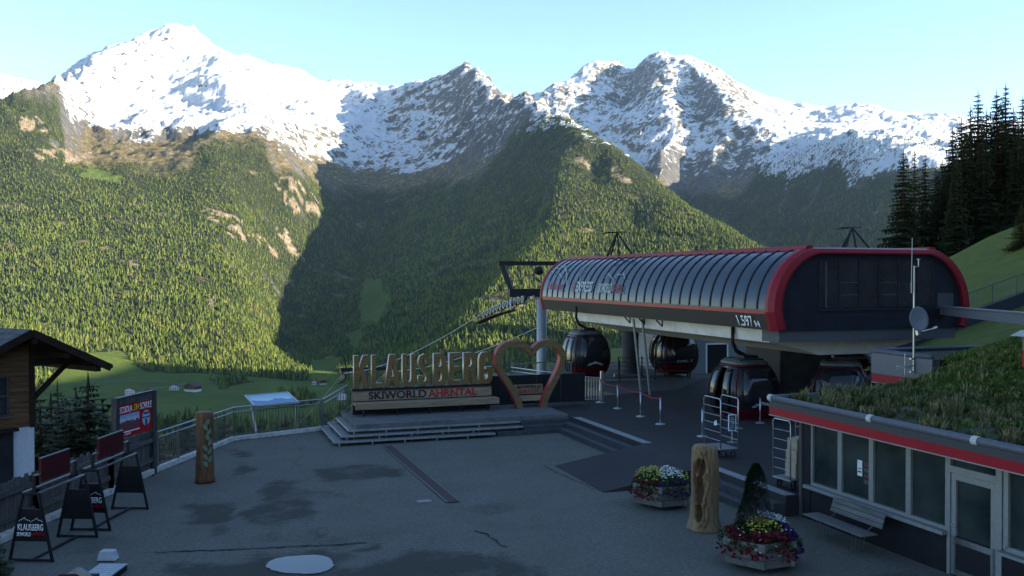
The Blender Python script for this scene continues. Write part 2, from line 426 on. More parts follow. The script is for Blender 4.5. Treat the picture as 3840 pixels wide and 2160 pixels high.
for poly in [[(500, 510), (545, 520), (620, 560), (640, 600), (600, 605), (540, 555), (505, 545)], [(610, 590), (660, 600), (720, 650), (690, 650), (640, 615)], [(690, 570), (720, 560), (745, 640), (770, 660), (735, 655), (700, 610)],
             [(520, 750), (560, 775), (575, 795), (530, 780)], [(240, 590), (275, 600), (310, 660), (270, 640)], [(690, 460), (740, 440), (800, 500), (815, 540), (760, 540), (710, 500)], [(1430, 370), (1480, 395), (1560, 425), (1590, 460), (1530, 445), (1450, 410)],
             [(320, 655), (345, 640), (352, 690), (330, 690)], [(45, 380), (150, 375), (270, 395), (180, 410), (60, 400)], [(40, 300), (100, 290), (130, 330), (60, 330)], [(1170, 740), (1230, 745), (1330, 770), (1420, 780), (1380, 795), (1250, 770)]]:
    scree = np.maximum(scree, blob(poly) * (fbm(X, yf, 40, 3, 77) > .05))
bare = (vq < 330) & (vp < 700)
forest = forest * (1 - meadow) * (1 - .93 * scree) * (1 - sstep(.45, .9, snow - .6 * ((yf < 4000) & (vp > 1150) | (vp > 1900))))
forest = np.where(bare & (Z > 470) & (vp > 165), 0, forest)
forest *= sstep(-.42, -.15, fbm(X, yf, 95, 4, 44) + .12)
forest = np.where(yf < 1085, 0, forest)
rock = np.clip(sstep(.75, 1.5, slope + .35 * rid) , 0, 1)
me = bpy.data.meshes.new('mountains')
co = np.stack([X, yf, Z], 1)
idx = np.arange(NR * NTc).reshape(NR, NTc)
qd = np.stack([idx[:-1, :-1], idx[:-1, 1:], idx[1:, 1:], idx[1:, :-1]], -1).reshape(-1, 4)
me.vertices.add(len(co)); me.vertices.foreach_set('co', co.ravel())
me.loops.add(qd.size); me.loops.foreach_set('vertex_index', qd.ravel().astype(np.int32))
me.polygons.add(len(qd)); me.polygons.foreach_set('loop_start', np.arange(0, qd.size, 4, dtype=np.int32)); me.polygons.foreach_set('loop_total', np.full(len(qd), 4, np.int32))
me.polygons.foreach_set('use_smooth', np.ones(len(qd), bool))
me.update(calc_edges=True)
for nm, arr in (('snow', snow), ('forest', forest), ('meadow', meadow), ('scree', scree), ('rock', rock)):
    at = me.attributes.new(nm, 'FLOAT', 'POINT'); at.data.foreach_set('value', arr.astype(np.float32))
t = NT('mountain_ground')
w1 = t.world((.01, .01, .01))
n1 = t.noise(w1, 1.2, 8, .62); n2 = t.noise(w1, 5.0, 8, .7)
n3 = t.noise(t.world((.016, .03, .012)), 1.6, 9, .74)
rockc = t.ramp(n3, (.3, (.04, .04, .043)), (.5, (.11, .105, .1)), (.72, (.24, .215, .18)))
alp = t.ramp(n2, (.32, (.05, .055, .022)), (.45, (.13, .11, .045)), (.55, (.24, .17, .07)), (.66, (.4, .34, .22)))
forf = t.ramp(n2, (.35, (.018, .026, .012)), (.65, (.05, .055, .022)))
grs = t.ramp(n1, (.3, (.09, .13, .022)), (.7, (.14, .195, .03)))
scr = t.ramp(n2, (.3, (.15, .09, .045)), (.5, (.27, .2, .12)), (.65, (.42, .37, .29)))
base = t.mix(t.attr('rock').outputs['Fac'], alp, rockc)
base = t.mix(t.attr('forest').outputs['Fac'], base, forf)
base = t.mix(t.attr('scree').outputs['Fac'], base, scr)
base = t.mix(t.attr('meadow').outputs['Fac'], base, grs)
# snow cover, broken by rock ribs
sn = t.math('ADD', t.attr('snow').outputs['Fac'], t.math('MULTIPLY_ADD', n3, 1.5, -.75))
n4 = t.noise(t.world((.018, .055, .022)), 1.0, 9, .74, .3)
sn = t.math('SUBTRACT', sn, t.math('MULTIPLY', t.math('MULTIPLY_ADD', t.attr('rock').outputs['Fac'], .8, .55), t.math('MULTIPLY_ADD', t.math('ADD', t.math('MULTIPLY', n4, .62), t.math('MULTIPLY', n2, .38)), 3.4, -1.12)))
sm = t.ramp(sn, (.46, 0.0), (.56, 1.0))
base = t.mix(sm, base, (.7, .71, .73))
t.set(color=base, rough=.85, spec=.15)
bsum = t.math('ADD', t.math('MULTIPLY', n3, 1.0), t.math('MULTIPLY', n2, .5))
t.bump(bsum, 1.0, 22.0)
me.materials.append(t.m)
mount = link(bpy.data.objects.new('mountains', me)); tag(mount, kind='structure')
def hgt(x, y):
    """terrain height by bilinear lookup"""
    tt = np.asarray(x) / np.asarray(y); c = (tt - tcol[0]) / (tcol[1] - tcol[0]); r = np.interp(np.asarray(y), yrow, np.arange(NR))
    c = np.clip(c, 0, NTc - 1.001); r = np.clip(r, 0, NR - 1.001); c0 = c.astype(int); r0 = r.astype(int); fc = c - c0; fr = r - r0
    return G[r0, c0] * (1 - fc) * (1 - fr) + G[r0, c0 + 1] * fc * (1 - fr) + G[r0 + 1, c0] * (1 - fc) * fr + G[r0 + 1, c0 + 1] * fc * fr
def hit(p, q):
    """first terrain point seen at photograph position p, q (2576 px)"""
    tt = (p - PC) / PF; ys = yrow[40:]; z = hgt(tt * ys, ys); qq = PH - (z - CAM_H) / ys * PF
    k = np.argmax(qq <= q); return Vector((tt * ys[k], ys[k], z[k]))
# ------------------------------------------------------------------ forest: uncountable trees on the slopes
def spruce_mesh(name, seed, tiers, n, mats, fat=1.0):
    rd = random.Random(seed); b = MB()
    b.tube([(0, 0, -.12), (0, 0, .25)], [.03, .022], 5, 1)
    for i in range(tiers):
        z0 = .06 + .80 * i / tiers; z1 = min(1.0, z0 + .95 * (1.0 / tiers) + .16); r = fat * (.2 * (1 - i / tiers) ** (.85 if fat == 1 else .5) + .035)
        ring = []; ph = rd.random() * 6.28
        for j in range(n):
            a = ph + 2 * math.pi * j / n; rr = r * rd.uniform(.72, 1.15)
            ring.append((rr * math.cos(a), rr * math.sin(a), z0 + rd.uniform(-.03, .03)))
        b.add(ring + [(0, 0, z1)], [(j, (j + 1) % n, n) for j in range(n)], 0)
    return b.mesh(name, mats)
t = NT('far_foliage'); oi = t.n('ShaderNodeObjectInfo')
cl_ = t.noise(t.world((.012, .012, .012)), 1.0, 5, .6)
rv = t.math('ADD', t.math('MULTIPLY', oi.outputs['Random'], .75), t.math('MULTIPLY_ADD', cl_, 1.3, -.55), clamp=True)
c = t.ramp(rv, (.0, (.016, .026, .01)), (.25, (.04, .06, .013)), (.5, (.075, .1, .016)), (.75, (.115, .14, .022)), (.93, (.15, .14, .038)), (1.0, (.11, .08, .05)))
t.set(color=c, rough=.8, spec=.15); M_FARF = t.m
M_BARK = mat('bark', (.07, .05, .035), .9, var=.3)
area = np.zeros((NR, NTc))
dx = np.abs(np.gradient(X.reshape(NR, NTc), axis=1)); dyy = np.gradient(Yg, axis=0)
area = (dx * dyy * np.sqrt(1 + np.minimum(slope.reshape(NR, NTc), 1.5) ** 2)).ravel()
prob = area * forest * (np.abs(tf) < .6) * (yf < 5300) * np.where(yf < 2600, 1.0, np.where(yf < 3600, .75, .42)) / 38.0
cnt = rng.poisson(np.minimum(prob, 60))
ids = np.repeat(np.arange(len(X)), cnt)
jx = (rng.random(len(ids)) - .5) * dx.ravel()[ids]; jy = (rng.random(len(ids)) - .5) * dyy.ravel()[ids]
px_, py_ = X[ids] + jx, yf[ids] + jy
pz_ = hgt(px_, py_)
hs = .88 * (4.5 + 11.0 * rng.random(len(ids)) ** 1.7) * (1 + .3 * fbm(px_, py_, 90, 3, 801)) * (1 - .3 * sstep(150, 380, pz_)) * np.where(py_ > 3600, 1.35, 1.0)
var = rng.integers(0, 4, len(ids)); var = np.where((var == 3) & (fbm(px_, py_, 120, 3, 811) < .05), 0, var); hs = np.where(var == 3, hs * .8, hs)
def gn_instancer(name, obj, pts, scales, rots):
    """one mesh of points; geometry nodes stand a tree on each of them"""
    m = bpy.data.meshes.new(name); m.vertices.add(len(pts)); m.vertices.foreach_set('co', pts.astype(np.float32).ravel())
    a = m.attributes.new('sc', 'FLOAT_VECTOR', 'POINT'); a.data.foreach_set('vector', scales.astype(np.float32).ravel())
    a = m.attributes.new('ro', 'FLOAT_VECTOR', 'POINT'); a.data.foreach_set('vector', rots.astype(np.float32).ravel())
    o = link(bpy.data.objects.new(name, m))
    ng = bpy.data.node_groups.new(name, 'GeometryNodeTree')
    ng.interface.new_socket('Geometry', in_out='INPUT', socket_type='NodeSocketGeometry'); ng.interface.new_socket('Geometry', in_out='OUTPUT', socket_type='NodeSocketGeometry')
    gi = ng.nodes.new('NodeGroupInput'); go = ng.nodes.new('NodeGroupOutput'); ip = ng.nodes.new('GeometryNodeInstanceOnPoints'); ob = ng.nodes.new('GeometryNodeObjectInfo')
    ob.inputs['Object'].default_value = obj; ob.inputs['As Instance'].default_value = True
    def na(n):
        d = ng.nodes.new('GeometryNodeInputNamedAttribute'); d.data_type = 'FLOAT_VECTOR'; d.inputs['Name'].default_value = n; return d.outputs['Attribute']
    ng.links.new(gi.outputs[0], ip.inputs['Points']); ng.links.new(ob.outputs['Geometry'], ip.inputs['Instance'])
    ng.links.new(na('ro'), ip.inputs['Rotation']); ng.links.new(na('sc'), ip.inputs['Scale']); ng.links.new(ip.outputs[0], go.inputs[0])
    md = o.modifiers.new('scatter', 'NODES'); md.node_group = ng
    return o
for k in range(4):
    proto = bpy.data.objects.new('spruce_shape', spruce_mesh('spruce_shape', 40 + k, 4 + (k > 1) if k < 3 else 5, 7, [M_FARF, M_BARK], 1.0 if k < 3 else 1.5))
    s = var == k; n = int(s.sum()); h = hs[s]; wd = h * rng.uniform(.8, 1.25, n)
    o = gn_instancer('forest', proto, np.stack([px_[s], py_[s], pz_[s]], 1), np.stack([wd, wd, h], 1), np.stack([rng.normal(0, .03, n), rng.normal(0, .03, n), rng.random(n) * 6.28], 1))
    tag(o, 'conifer forest covering the mountain slopes across the valley', 'forest', kind='stuff')
print('trees', len(ids))
# ------------------------------------------------------------------ unseen mountain behind the camera's right shoulder, crest shaped to cast the wanted shade
edge = [(150, 962), (240, 945), (300, 930), (335, 912), (420, 888), (500, 878), (570, 878), (640, 893), (1180, 850), (1260, 860), (1330, 878), (1400, 866), (1480, 852), (1560, 838), (1700, 835)]
XC = 1500.0
crest = []
for (p, q) in edge:
    P = hit(p, q); tt = (XC - P.x) / SUN.x; crest.append(P + SUN * tt)
crest.sort(key=lambda v: v.y)
for i in range(len(crest) - 2, -1, -1): crest[i].z = max(crest[i].z, crest[i + 1].z * .9) if crest[i].y < 1350 else min(crest[i].z, 600 - (crest[i].y - 1290) * 1.0)
print('crest', [tuple(round(c) for c in v) for v in crest[::4]])
ys = [-6000, -3500, -2000, -1000, -300] + [v.y for v in crest] + [crest[-1].y + 90, crest[-1].y + 260]
zs = [900, 950, 900, 800, max(650, crest[0].z + 60)] + [v.z for v in crest] + [crest[-1].z - 190, -240]
yy = np.linspace(-6000, ys[-1], 260); zz = np.interp(yy, ys, zs)
prof = [(-620, -.0), (-430, .34), (-250, .62), (-110, .86), (0, 1.0), (130, .82), (420, .5), (1100, 0)]
b = MB(); vs = []
for y, z in zip(yy, zz):
    for (dx_, k) in prof: vs.append((XC + dx_, y, -260 + (z + 260) * k))
npf = len(prof); fs = [(i * npf + j, i * npf + j + 1, (i + 1) * npf + j + 1, (i + 1) * npf + j) for i in range(len(yy) - 1) for j in range(npf - 1)]
b.add(vs, fs)
sm_ = b.build('shading_mountain', t.m if False else mount.data.materials[0], smooth=True); tag(sm_, kind='structure')
# ------------------------------------------------------------------ plaza, platform, stage steps
ZO = {1: (0, 1200), 2: (0, 1660), 3: (700, 1400), 4: (1200, 1220), 5: (1750, 1220), 6: (1850, 900), 7: (2500, 850), 11: (3040, 850), 12: (2350, 1200), 13: (2900, 1200), 14: (2300, 1600), 15: (3040, 1600)}
def rp(k, x, y): return (ZO[k][0] + x / 2.8975, ZO[k][1] + y / 2.8975)
def gz(k, x, y, z=0.0): return gnd(*rp(k, x, y), z)
def plaza_px(x, y): return (800 + x / 1.7173, 1600 + y / 1.7173)
ZP, ZS = .50, .585                         # station platform and stage levels
def xy(v): return (v.x, v.y)
edge_l = [(-13.2, -8), (-12.0, 14), (-11.45, 22.4), (-11.1, 25.8), (-10.95, 28.6), (-10.6, 31.3), (-10.2, 34.1), (-7.45, 36.35)]
plaza = edge_l + [xy(W(5.3, 37.3)), xy(W(13.0, 37.3)), xy(W(17.2, 37.9)), xy(W(17.2, 55)), xy(W(42, 55)), xy(W(42, -6)), xy(W(10, -16))]
# asphalt as a fine grid so that damp patches can be traced on it
GXs = np.arange(-13.4, 34, .2); GYs = np.arange(-9, 58, .2)
gX, gY = np.meshgrid(GXs, GYs); fx, fy = gX.ravel(), gY.ravel()
ins = inpoly(plaza, fx, fy).reshape(gX.shape)
damp = np.zeros(len(fx))
polys = [[(110, 250), (260, 220), (240, 300), (110, 320)], [(240, 540), (340, 350), (560, 335), (600, 480), (610, 570), (420, 640), (230, 600)], [(660, 290), (850, 255), (1020, 250), (1200, 255), (1240, 290), (1150, 325), (940, 355), (740, 350)],
         [(-200, 500), (120, 470), (160, 560), (60, 640), (-150, 640)], [(-300, 880), (0, 880), (300, 830), (480, 780), (700, 780), (860, 850), (900, 890), (1100, 890), (1300, 805), (1550, 785), (1750, 815), (1950, 840), (2090, 930), (2150, 1100), (-300, 1100)],
         [(535, 60), (580, 160), (575, 300), (600, 400), (640, 560), (700, 740), (650, 740), (590, 540), (555, 300)], [(60, 140), (170, 150), (310, 180), (300, 205), (170, 195)], [(870, 810), (1080, 725), (1060, 790), (900, 840)], [(270, 660), (410, 690), (330, 715)], [(1380, 730), (1480, 735), (1440, 770)], [(0, 640), (90, 670), (40, 730), (-50, 700)]]
nx = .9 * fbm(fx, fy, 1.6, 5, 301, .6); ny = 1.1 * fbm(fx, fy, 1.6, 5, 302, .6)
for k, po in enumerate(polys):
    g2 = [xy(gnd(*plaza_px(x, y))) for x, y in po]
    acc = np.zeros(len(fx))
    for ox, oy in ((0, 0), (.15, 0), (-.15, 0), (0, .2), (0, -.2)): acc += inpoly(g2, fx + nx + ox, fy + ny + oy)
    damp = np.maximum(damp, acc / 5)
damp = damp * np.clip(.78 + 1.3 * fbm(fx, fy, 1.1, 5, 303, .6), .0, 1)
damp = np.maximum(damp, .55 * sstep(.12, .5, fbm(fx, fy, 3.2, 5, 305)) * (fy < 26))
# slope away from the upstand at the railing foot stays damp with moss
vid = -np.ones(gX.shape, int); b = MB(); use = np.zeros(gX.shape, bool)
cell = ins[:-1, :-1] & ins[1:, :-1] & ins[:-1, 1:] & ins[1:, 1:]
use[:-1, :-1] |= cell; use[1:, :-1] |= cell; use[:-1, 1:] |= cell; use[1:, 1:] |= cell
vid[use] = np.arange(use.sum())
uneven = .012 * fbm(fx, fy, 3.0, 3, 310)
vs = np.stack([fx, fy, uneven - .012], 1).reshape(*gX.shape, 3)[use]
rr_, cc_ = np.nonzero(cell)
fs = np.stack([vid[rr_, cc_], vid[rr_, cc_ + 1], vid[rr_ + 1, cc_ + 1], vid[rr_ + 1, cc_]], 1)
me = bpy.data.meshes.new('plaza'); me.from_pydata(vs.tolist(), [], fs.tolist())
at = me.attributes.new('damp', 'FLOAT', 'POINT'); at.data.foreach_set('value', damp.reshape(gX.shape)[use].astype(np.float32))
me.polygons.foreach_set('use_smooth', [True] * len(me.polygons))
t = NT('asphalt'); v = t.world()
n1 = t.noise(v, 11, 6, .8); n2 = t.noise(v, .7, 5, .6); n3 = t.noise(v, 6, 5, .6)
dp = t.math('ADD', t.attr('damp').outputs['Fac'], t.math('MULTIPLY_ADD', n3, .9, -.45), clamp=True)
dpm = t.ramp(dp, (.15, 0.0), (.75, 1.0))
c = t.ramp(n1, (.34, (.08, .08, .068)), (.5, (.112, .112, .098)), (.66, (.155, .155, .138)))
c = t.mix(t.ramp(n2, (.35, 0.0), (.7, .5)), c, (.085, .08, .066))
c = t.mix(t.math('MULTIPLY', dpm, .8), c, (.04, .038, .033))
t.set(color=c, rough=.92, spec=.1); t.bump(n1, .6, .012)
M_ASPH = t.m; me.materials.append(M_ASPH)
plz = link(bpy.data.objects.new('plaza', me)); tag(plz, kind='structure')
# retaining wall below the plaza edge
M_CONC = mat('concrete', (.26, .26, .25), .85, var=.25, scale=2.5, bump=.2)
M_DSTONE = mat('dark_stone', (.045, .048, .055), .6, var=.3, scale=6, bump=.15)
b = MB(); rim = plaza[1:13]; k = len(rim)
vs = [(x, y, -.03) for x, y in rim] + [(x, y, -9) for x, y in rim]
b.add(vs, [(i, i + 1, k + i + 1, k + i) for i in range(k - 1)])
o = b.build('retaining_wall', M_CONC); tag(o, kind='structure')
# white upstand (kerb) along fence and railing
M_KERB = mat('pale_kerb', (.42, .42, .39), .85, var=.3, scale=5, bump=.2)
b = MB()
kl = edge_l[1:]
for (a, c2) in zip(kl[:-1], kl[1:]):
    d = (Vector((c2[0] - a[0], c2[1] - a[1], 0))).normalized()
    b.beam((a[0] - d.x * .02, a[1] - d.y * .02, .05), (c2[0] + d.x * .06, c2[1] + d.y * .06, .05), .16, .16)
o = b.build('kerb', M_KERB, bevel=.015); tag(o, kind='structure')
# platform in front of the station
M_RUB = NT('rubber_matting'); v = M_RUB.world(); n1 = M_RUB.noise(v, 40, 3, .6); n2 = M_RUB.noise(v, .5, 5, .6)
M_RUB.set(color=M_RUB.mix(M_RUB.ramp(n2, (.35, 0.0), (.7, .6)), (.028, .027, .028), (.046, .045, .046)), rough=M_RUB.math('MULTIPLY_ADD', n1, .25, .6), spec=.1); M_RUB.bump(n1, .3, .004); M_RUB = M_RUB.m
def slab(name, uvs, z0, z1, m, parent=None, kind='structure', bevel=.01):
    b = MB(); b.prism([(0, 0)] * 0 or [tuple(W(*q).xy) for q in uvs], (0, 0, z0), (1, 0, 0), (0, 1, 0), (0, 0, z1 - z0)); o = b.build(name, m, parent, bevel=bevel)
    if parent is None: tag(o, kind=kind)
    return o
slab('station_platform', [(14.05, 19.72), (40, 19.72), (40, 44.0), (26, 44), (22.5, 40.2), (18.6, 39.3), (14.05, 39.0)], -.1, ZP, M_RUB)
# pale concrete strip under the cabins, a little lower
slab('loading_strip', [(18.9, 39.32), (22.4, 40.25), (26, 44.05), (26, 54), (21, 54), (18.9, 44)], -.12, ZP - .06, mat('strip_concrete', (.075, .077, .07), .85, var=.25, scale=2.5))
# ramp of dark asphalt from plaza to platform
rA, rB = UV(gnd(2081, 1746)), UV(gnd(2262, 1845))
b = MB(); P4 = [W(*rA, .0), W(*rB, .0), W(14.06, 23.55, ZP + .004), W(14.06, 27.45, ZP + .004)]
b.add(P4 + [Vector((p.x, p.y, -.1)) for p in P4], [(0, 1, 2, 3), (0, 4, 5, 1), (1, 5, 6, 2), (2, 6, 7, 3), (3, 7, 4, 0)])
b2 = MB()
o = b.build('ramp', M_RUB); tag(o, kind='structure')
# stone steps along the platform edge
for (v0, v1) in ((27.5, 33.6), (19.75, 23.5)):
    for i, (u0, z) in enumerate(((13.36, .165), (13.71, .335))):
        o = slab('stone_step', [(u0, v0), (14.06, v0), (14.06, v1 + (0 if v1 < 30 else .02)), (u0, v1)], z - .2, z, M_DSTONE); o['label'] = 'dark stone step along the platform edge'
M_STEELP = mat('worn_steel', (.33, .34, .35), .42, .85, var=.25, scale=14)
for v0, v1 in ((27.5, 33.4), (19.8, 23.4)):
    b = MB(); b.box(0, .3, 0, v1 - v0, 0, .012); o = b.build('edge_strip', mat('edge_strip', (.2, .21, .215), .7, .0, var=.3)); o.location = W(14.07, v0, ZP + .001); o.rotation_euler.z = AX; tag(o, kind='structure')
# stage: concrete deck with metal treads on brackets
slab('stage_deck', [(5.72, 33.92), (14.05, 33.92), (14.05, 37.2), (5.72, 37.2)], -.05, ZS, mat('stage_concrete', (.11, .112, .112), .8, var=.25, scale=3, bump=.2))
stg = empty('stage_steps', W(4.8, 33.0, 0), AX); tag(stg, 'grey metal bleacher steps on brackets in front of the wooden letter bench', 'steps')
M_TREAD = mat('tread_grate', (.12, .128, .135), .6, .3, var=.3, scale=30)
M_EDGE = mat('tread_edge', (.3, .31, .315), .45, .6, var=.2, scale=9)
# local coordinates: x along u from 4.8, y along v from 33.0
for i, (off, z, x1) in enumerate(((0, .15, 5.95), (.31, .295, 7.15), (.62, .44, 7.15))):
    b = MB(); b.box(off, x1, off, off + .36, z - .03, z); b.box(off, off + .36, off + .36, 3.9, z - .03, z)
    tr = b.build('tread', M_TREAD, stg)
    b = MB(); b.box(off - .01, x1 + .01, off - .014, off + .006, z - .055, z + .006); b.box(off - .014, off + .006, off, 3.9, z - .055, z + .006); b.build('tread_edge', M_EDGE, tr)
    nl = 5
    for j in range(nl):
        x = off + .15 + j * 1.18 + (.0 if i == 0 else .0)
        if x < x1:
            b = MB(); b.box(x, x + .05, off + .01, off + .06, -.0, z - .055); b.build('bracket', M_EDGE, stg)
    for j in range(3):
        b = MB(); y = .5 + j * 1.25; b.box(off + .01, off + .05, off + y, off + y + .05, 0, z - .055); b.build('bracket', M_EDGE, stg)
# stone treads carry on to the inner corner
for i, (off, z, x0) in enumerate(((.31, .293, 7.2), (.62, .438, 7.2))):
    o = slab('stone_step', [(4.8 + x0, 33.0 + off), (14.04, 33.0 + off), (14.04, 33.93), (4.8 + x0, 33.93)], -.05, z, M_DSTONE); o['label'] = 'dark stone step at the end of the stage'
o = slab('stone_step', [(10.9, 33.12), (14.0, 33.12), (14.0, 33.4), (10.9, 33.4)], -.05, .15, M_DSTONE); o['label'] = 'lowest dark stone step at the end of the stage'
# drain channel, manhole, puddle, cracks
d0, d1 = gnd(*plaza_px(1120, 125)), gnd(*plaza_px(1545, 487)); dr = (d1 - d0).normalized(); pr_ = Vector((-dr.y, dr.x, 0))
dc = empty('drain_channel', d0); tag(dc, 'long rust brown drain channel crossing the plaza from the stage', 'drain'); 
b = MB(); b.beam(d0 - d0 + Vector((0, 0, .008)), d1 - d0 + Vector((0, 0, .008)), .3, .02); b.build('grate', mat('drain_rust', (.062, .043, .043), .75, .2, var=.3, scale=25), dc)
b = MB()
for sgn in (-1, 1): b.beam(Vector((0, 0, .012)) + pr_ * .165 * sgn, d1 - d0 + Vector((0, 0, .012)) + pr_ * .165 * sgn, .03, .024)
b.build('frame', mat('drain_frame', (.12, .12, .12), .5, .6), dc)
mh = gnd(*plaza_px(1358, 480)); b = MB(); b.box(-.19, .19, -.14, .14, -.02, .012); o = b.build('manhole_cover', mat('manhole', (.2, .2, .2), .55, .6), bevel=.01); o.location = mh; o.rotation_euler.z = AX; tag(o, 'small square metal cover set in the asphalt', 'manhole')
pud = [(340, 892), (375, 862), (430, 842), (520, 832), (610, 826), (690, 828), (745, 845), (772, 882), (770, 905), (735, 925), (680, 940), (610, 947), (520, 944), (440, 935), (370, 918)]
b = MB(); pp = [gnd(*plaza_px(x, y), .006) for x, y in pud]; 
def closed_smooth(P, n=5):
    out = []
    for i in range(len(P)):
        p0, p1, p2, p3 = P[i - 1], P[i], P[(i + 1) % len(P)], P[(i + 2) % len(P)]
        for k in range(n):
            t_ = k / n; out.append((2 * p1 + (p2 - p0) * t_ + (2 * p0 - 5 * p1 + 4 * p2 - p3) * t_ * t_ + (3 * p1 - p0 - 3 * p2 + p3) * t_ ** 3) * .5 + Vector((random.uniform(-.02, .02), random.uniform(-.02, .02), 0)))
    return out
pp = closed_smooth(pp)
b.add(pp, [tuple(range(len(pp)))])
t = NT('puddle_water'); t.set(color=(.012, .03, .055), rough=.03, spec=.5, ior=1.29)
t.bump(t.noise(t.world(), 1.5, 2, .5), .02, .01)
o = b.build('puddle', t.m, smooth=True); tag(o, 'rain puddle reflecting the pale sky', 'puddle', kind='structure')
M_CRACK = mat('crack', (.02, .02, .02), .95)
for pts in ([(-400, 810), (0, 795), (250, 785), (500, 770), (760, 762), (1000, 745)], [(1690, 668), (1760, 690), (1820, 735), (1900, 782)], [(2120, 240), (2200, 290), (2300, 330), (2480, 415)]):
    P = [gnd(*plaza_px(x, y), .004) for x, y in pts]; fine = []
    for a, c2 in zip(P[:-1], P[1:]):
        for i in range(14): fine.append(a.lerp(c2, i / 14) + Vector((random.uniform(-.05, .05), random.uniform(-.05, .05), 0)))
    vs = []; 
    for p in fine: w = random.uniform(.012, .045); vs += [p + Vector((0, w, 0)), p - Vector((0, w, 0))]
    b = MB(); b.add(vs, [(2 * i, 2 * i + 1, 2 * i + 3, 2 * i + 2) for i in range(len(fine) - 1)]); tag(b.build('crack', M_CRACK, plz), kind='stuff')
# ------------------------------------------------------------------ left side: railing, sign, fence, ski racks, chalet
M_STEEL = mat('brushed_steel', (.36, .38, .39), .35, .85, var=.12, scale=20)
M_GALV = mat('galvanised', (.085, .09, .095), .5, .4, var=.2, scale=16)
M_BLACK = mat('black_steel', (.018, .018, .02), .45, .3, var=.2)
M_WHITE = mat('white_paint', (.7, .71, .72), .5, var=.06)
M_RED = mat('red_paint', (.38, .03, .03), .4, var=.1)
M_DRED = mat('dark_red_board', (.05, .005, .008), .5, var=.2)
def railing(name, pts, label, h=1.05, gap=.12, z0=.14, rails=2, mt=None, group=None, zs=None, bar=.011):
    """railing of posts, two hand rails and upright bars along a polyline of ground points"""
    mt = mt or M_GALV; root = empty(name, pts[0]); tag(root, label, 'railing', group); o0 = Vector(pts[0])
    L = [Vector(p) - o0 for p in pts]
    top = MB(); top.tube([p + Vector((0, 0, z0 + h)) for p in L], .028, 8); top.build('hand_rail', M_STEEL if mt is M_GALV else mt, root, smooth=True)
    if rails > 1:
        r2 = MB(); r2.tube([p + Vector((0, 0, z0 + h - .17)) for p in L], .02, 8); r2.build('upper_rail', M_STEEL if mt is M_GALV else mt, root, smooth=True)
    lo = MB(); lo.tube([p + Vector((0, 0, z0 + .06)) for p in L], .018, 6); lo.build('lower_rail', mt, root)
    hb = h - (.17 if rails > 1 else 0) - .06
    bm_ = MB(); bm_.tube([(0, 0, 0), (0, 0, hb)], bar, 5); bme = bm_.mesh('bar', mt); pm = MB(); pm.box(-.02, .02, -.02, .02, -.14 if z0 > .1 else -z0, h); pme = pm.mesh('post', mt)
    for a, c in zip(L[:-1], L[1:]):
        d = c - a; n = max(1, int(d.length / gap))
        for i in range(n): inst('bar', bme, root, a + d * ((i + .5) / n) + Vector((0, 0, z0 + .06)))
        m = max(1, round(d.length / 1.7))
        for i in range(m): inst('post', pme, root, a + d * (i / m) + Vector((0, 0, z0)))
    inst('post', pme, root, L[-1] + Vector((0, 0, z0)))
    return root
railing('plaza_railing', [(-10.93, 28.75, 0), (-10.58, 31.3, 0), (-10.18, 34.08, 0), (-7.45, 36.3, 0)], 'steel bar railing along the plaza edge behind the panorama table')
railing('stair_railing', [(-7.38, 36.34, 0), (-6.5, 36.75, .5)], 'short sloping steel railing beside the stage steps')
# panorama table
pL, pR = gz(3, 765, 690), gz(3, 1205, 635)
pt_ = empty('panorama_table', (pL + pR) / 2); tag(pt_, 'slanted panorama board with blue mountain picture in a steel frame by the railing', 'panorama board')
ax = (pR - pL).normalized(); mid_ = (pL + pR) / 2
def tp(k, x, y, Y): return far(*rp(k, x, y), Y) - mid_
cA, cB, cC, cD = tp(3, 635, 242, 35.6), tp(3, 1095, 205, 36.6), tp(3, 1225, 320, 35.6), tp(3, 750, 362, 34.6)
nrm = (cB - cA).cross(cD - cA).normalized(); nrm = nrm if nrm.z > 0 else -nrm
cC = cB + (cD - cA)
b = MB(); b.add([p - nrm * .03 for p in (cA, cB, cC, cD)] + [p + nrm * .0 for p in (cA, cB, cC, cD)], [(0, 1, 2, 3), (4, 5, 6, 7), (0, 1, 5, 4), (1, 2, 6, 5), (2, 3, 7, 6), (3, 0, 4, 7)]); b.build('board', M_GALV, pt_)
b = MB()
for p, q in ((cA, cB), (cB, cC), (cC, cD), (cD, cA)): b.tube([p, q], .035, 6)
b.build('frame', M_STEEL, pt_)
t = NT('panorama_print'); uvw = t.coord((1, 1, 1), 'UV'); sp = t.n('ShaderNodeSeparateXYZ'); t.l(uvw, sp.inputs[0])
rdg = t.math('ADD', t.math('MULTIPLY', t.noise(uvw, 3.2, 8, .6), .75), .08)
mm = t.math('GREATER_THAN', rdg, sp.outputs['Y'])
skyc = t.ramp(sp.outputs['Y'], (.35, (.42, .56, .6)), (.9, (.2, .36, .42)))
mtc = t.ramp(t.noise(uvw, 22, 5, .7), (.35, (.03, .09, .24)), (.6, (.08, .2, .42)), (.75, (.5, .58, .66)))
t.set(color=t.mix(mm, skyc, mtc), rough=.25, spec=.5)
q_ = [cA.lerp(cC, .03), cB.lerp(cD, .03), cC.lerp(cA, .03), cD.lerp(cB, .03)]
me = bpy.data.meshes.new('print'); me.from_pydata([tuple(p + nrm * .012) for p in q_], [], [(0, 1, 2, 3)]); uvl = me.uv_layers.new(); 
for i, c in enumerate(((0, 1), (1, 1), (1, 0), (0, 0))): uvl.data[i].uv = c
me.materials.append(t.m); link(bpy.data.objects.new('panorama_print', me), pt_)
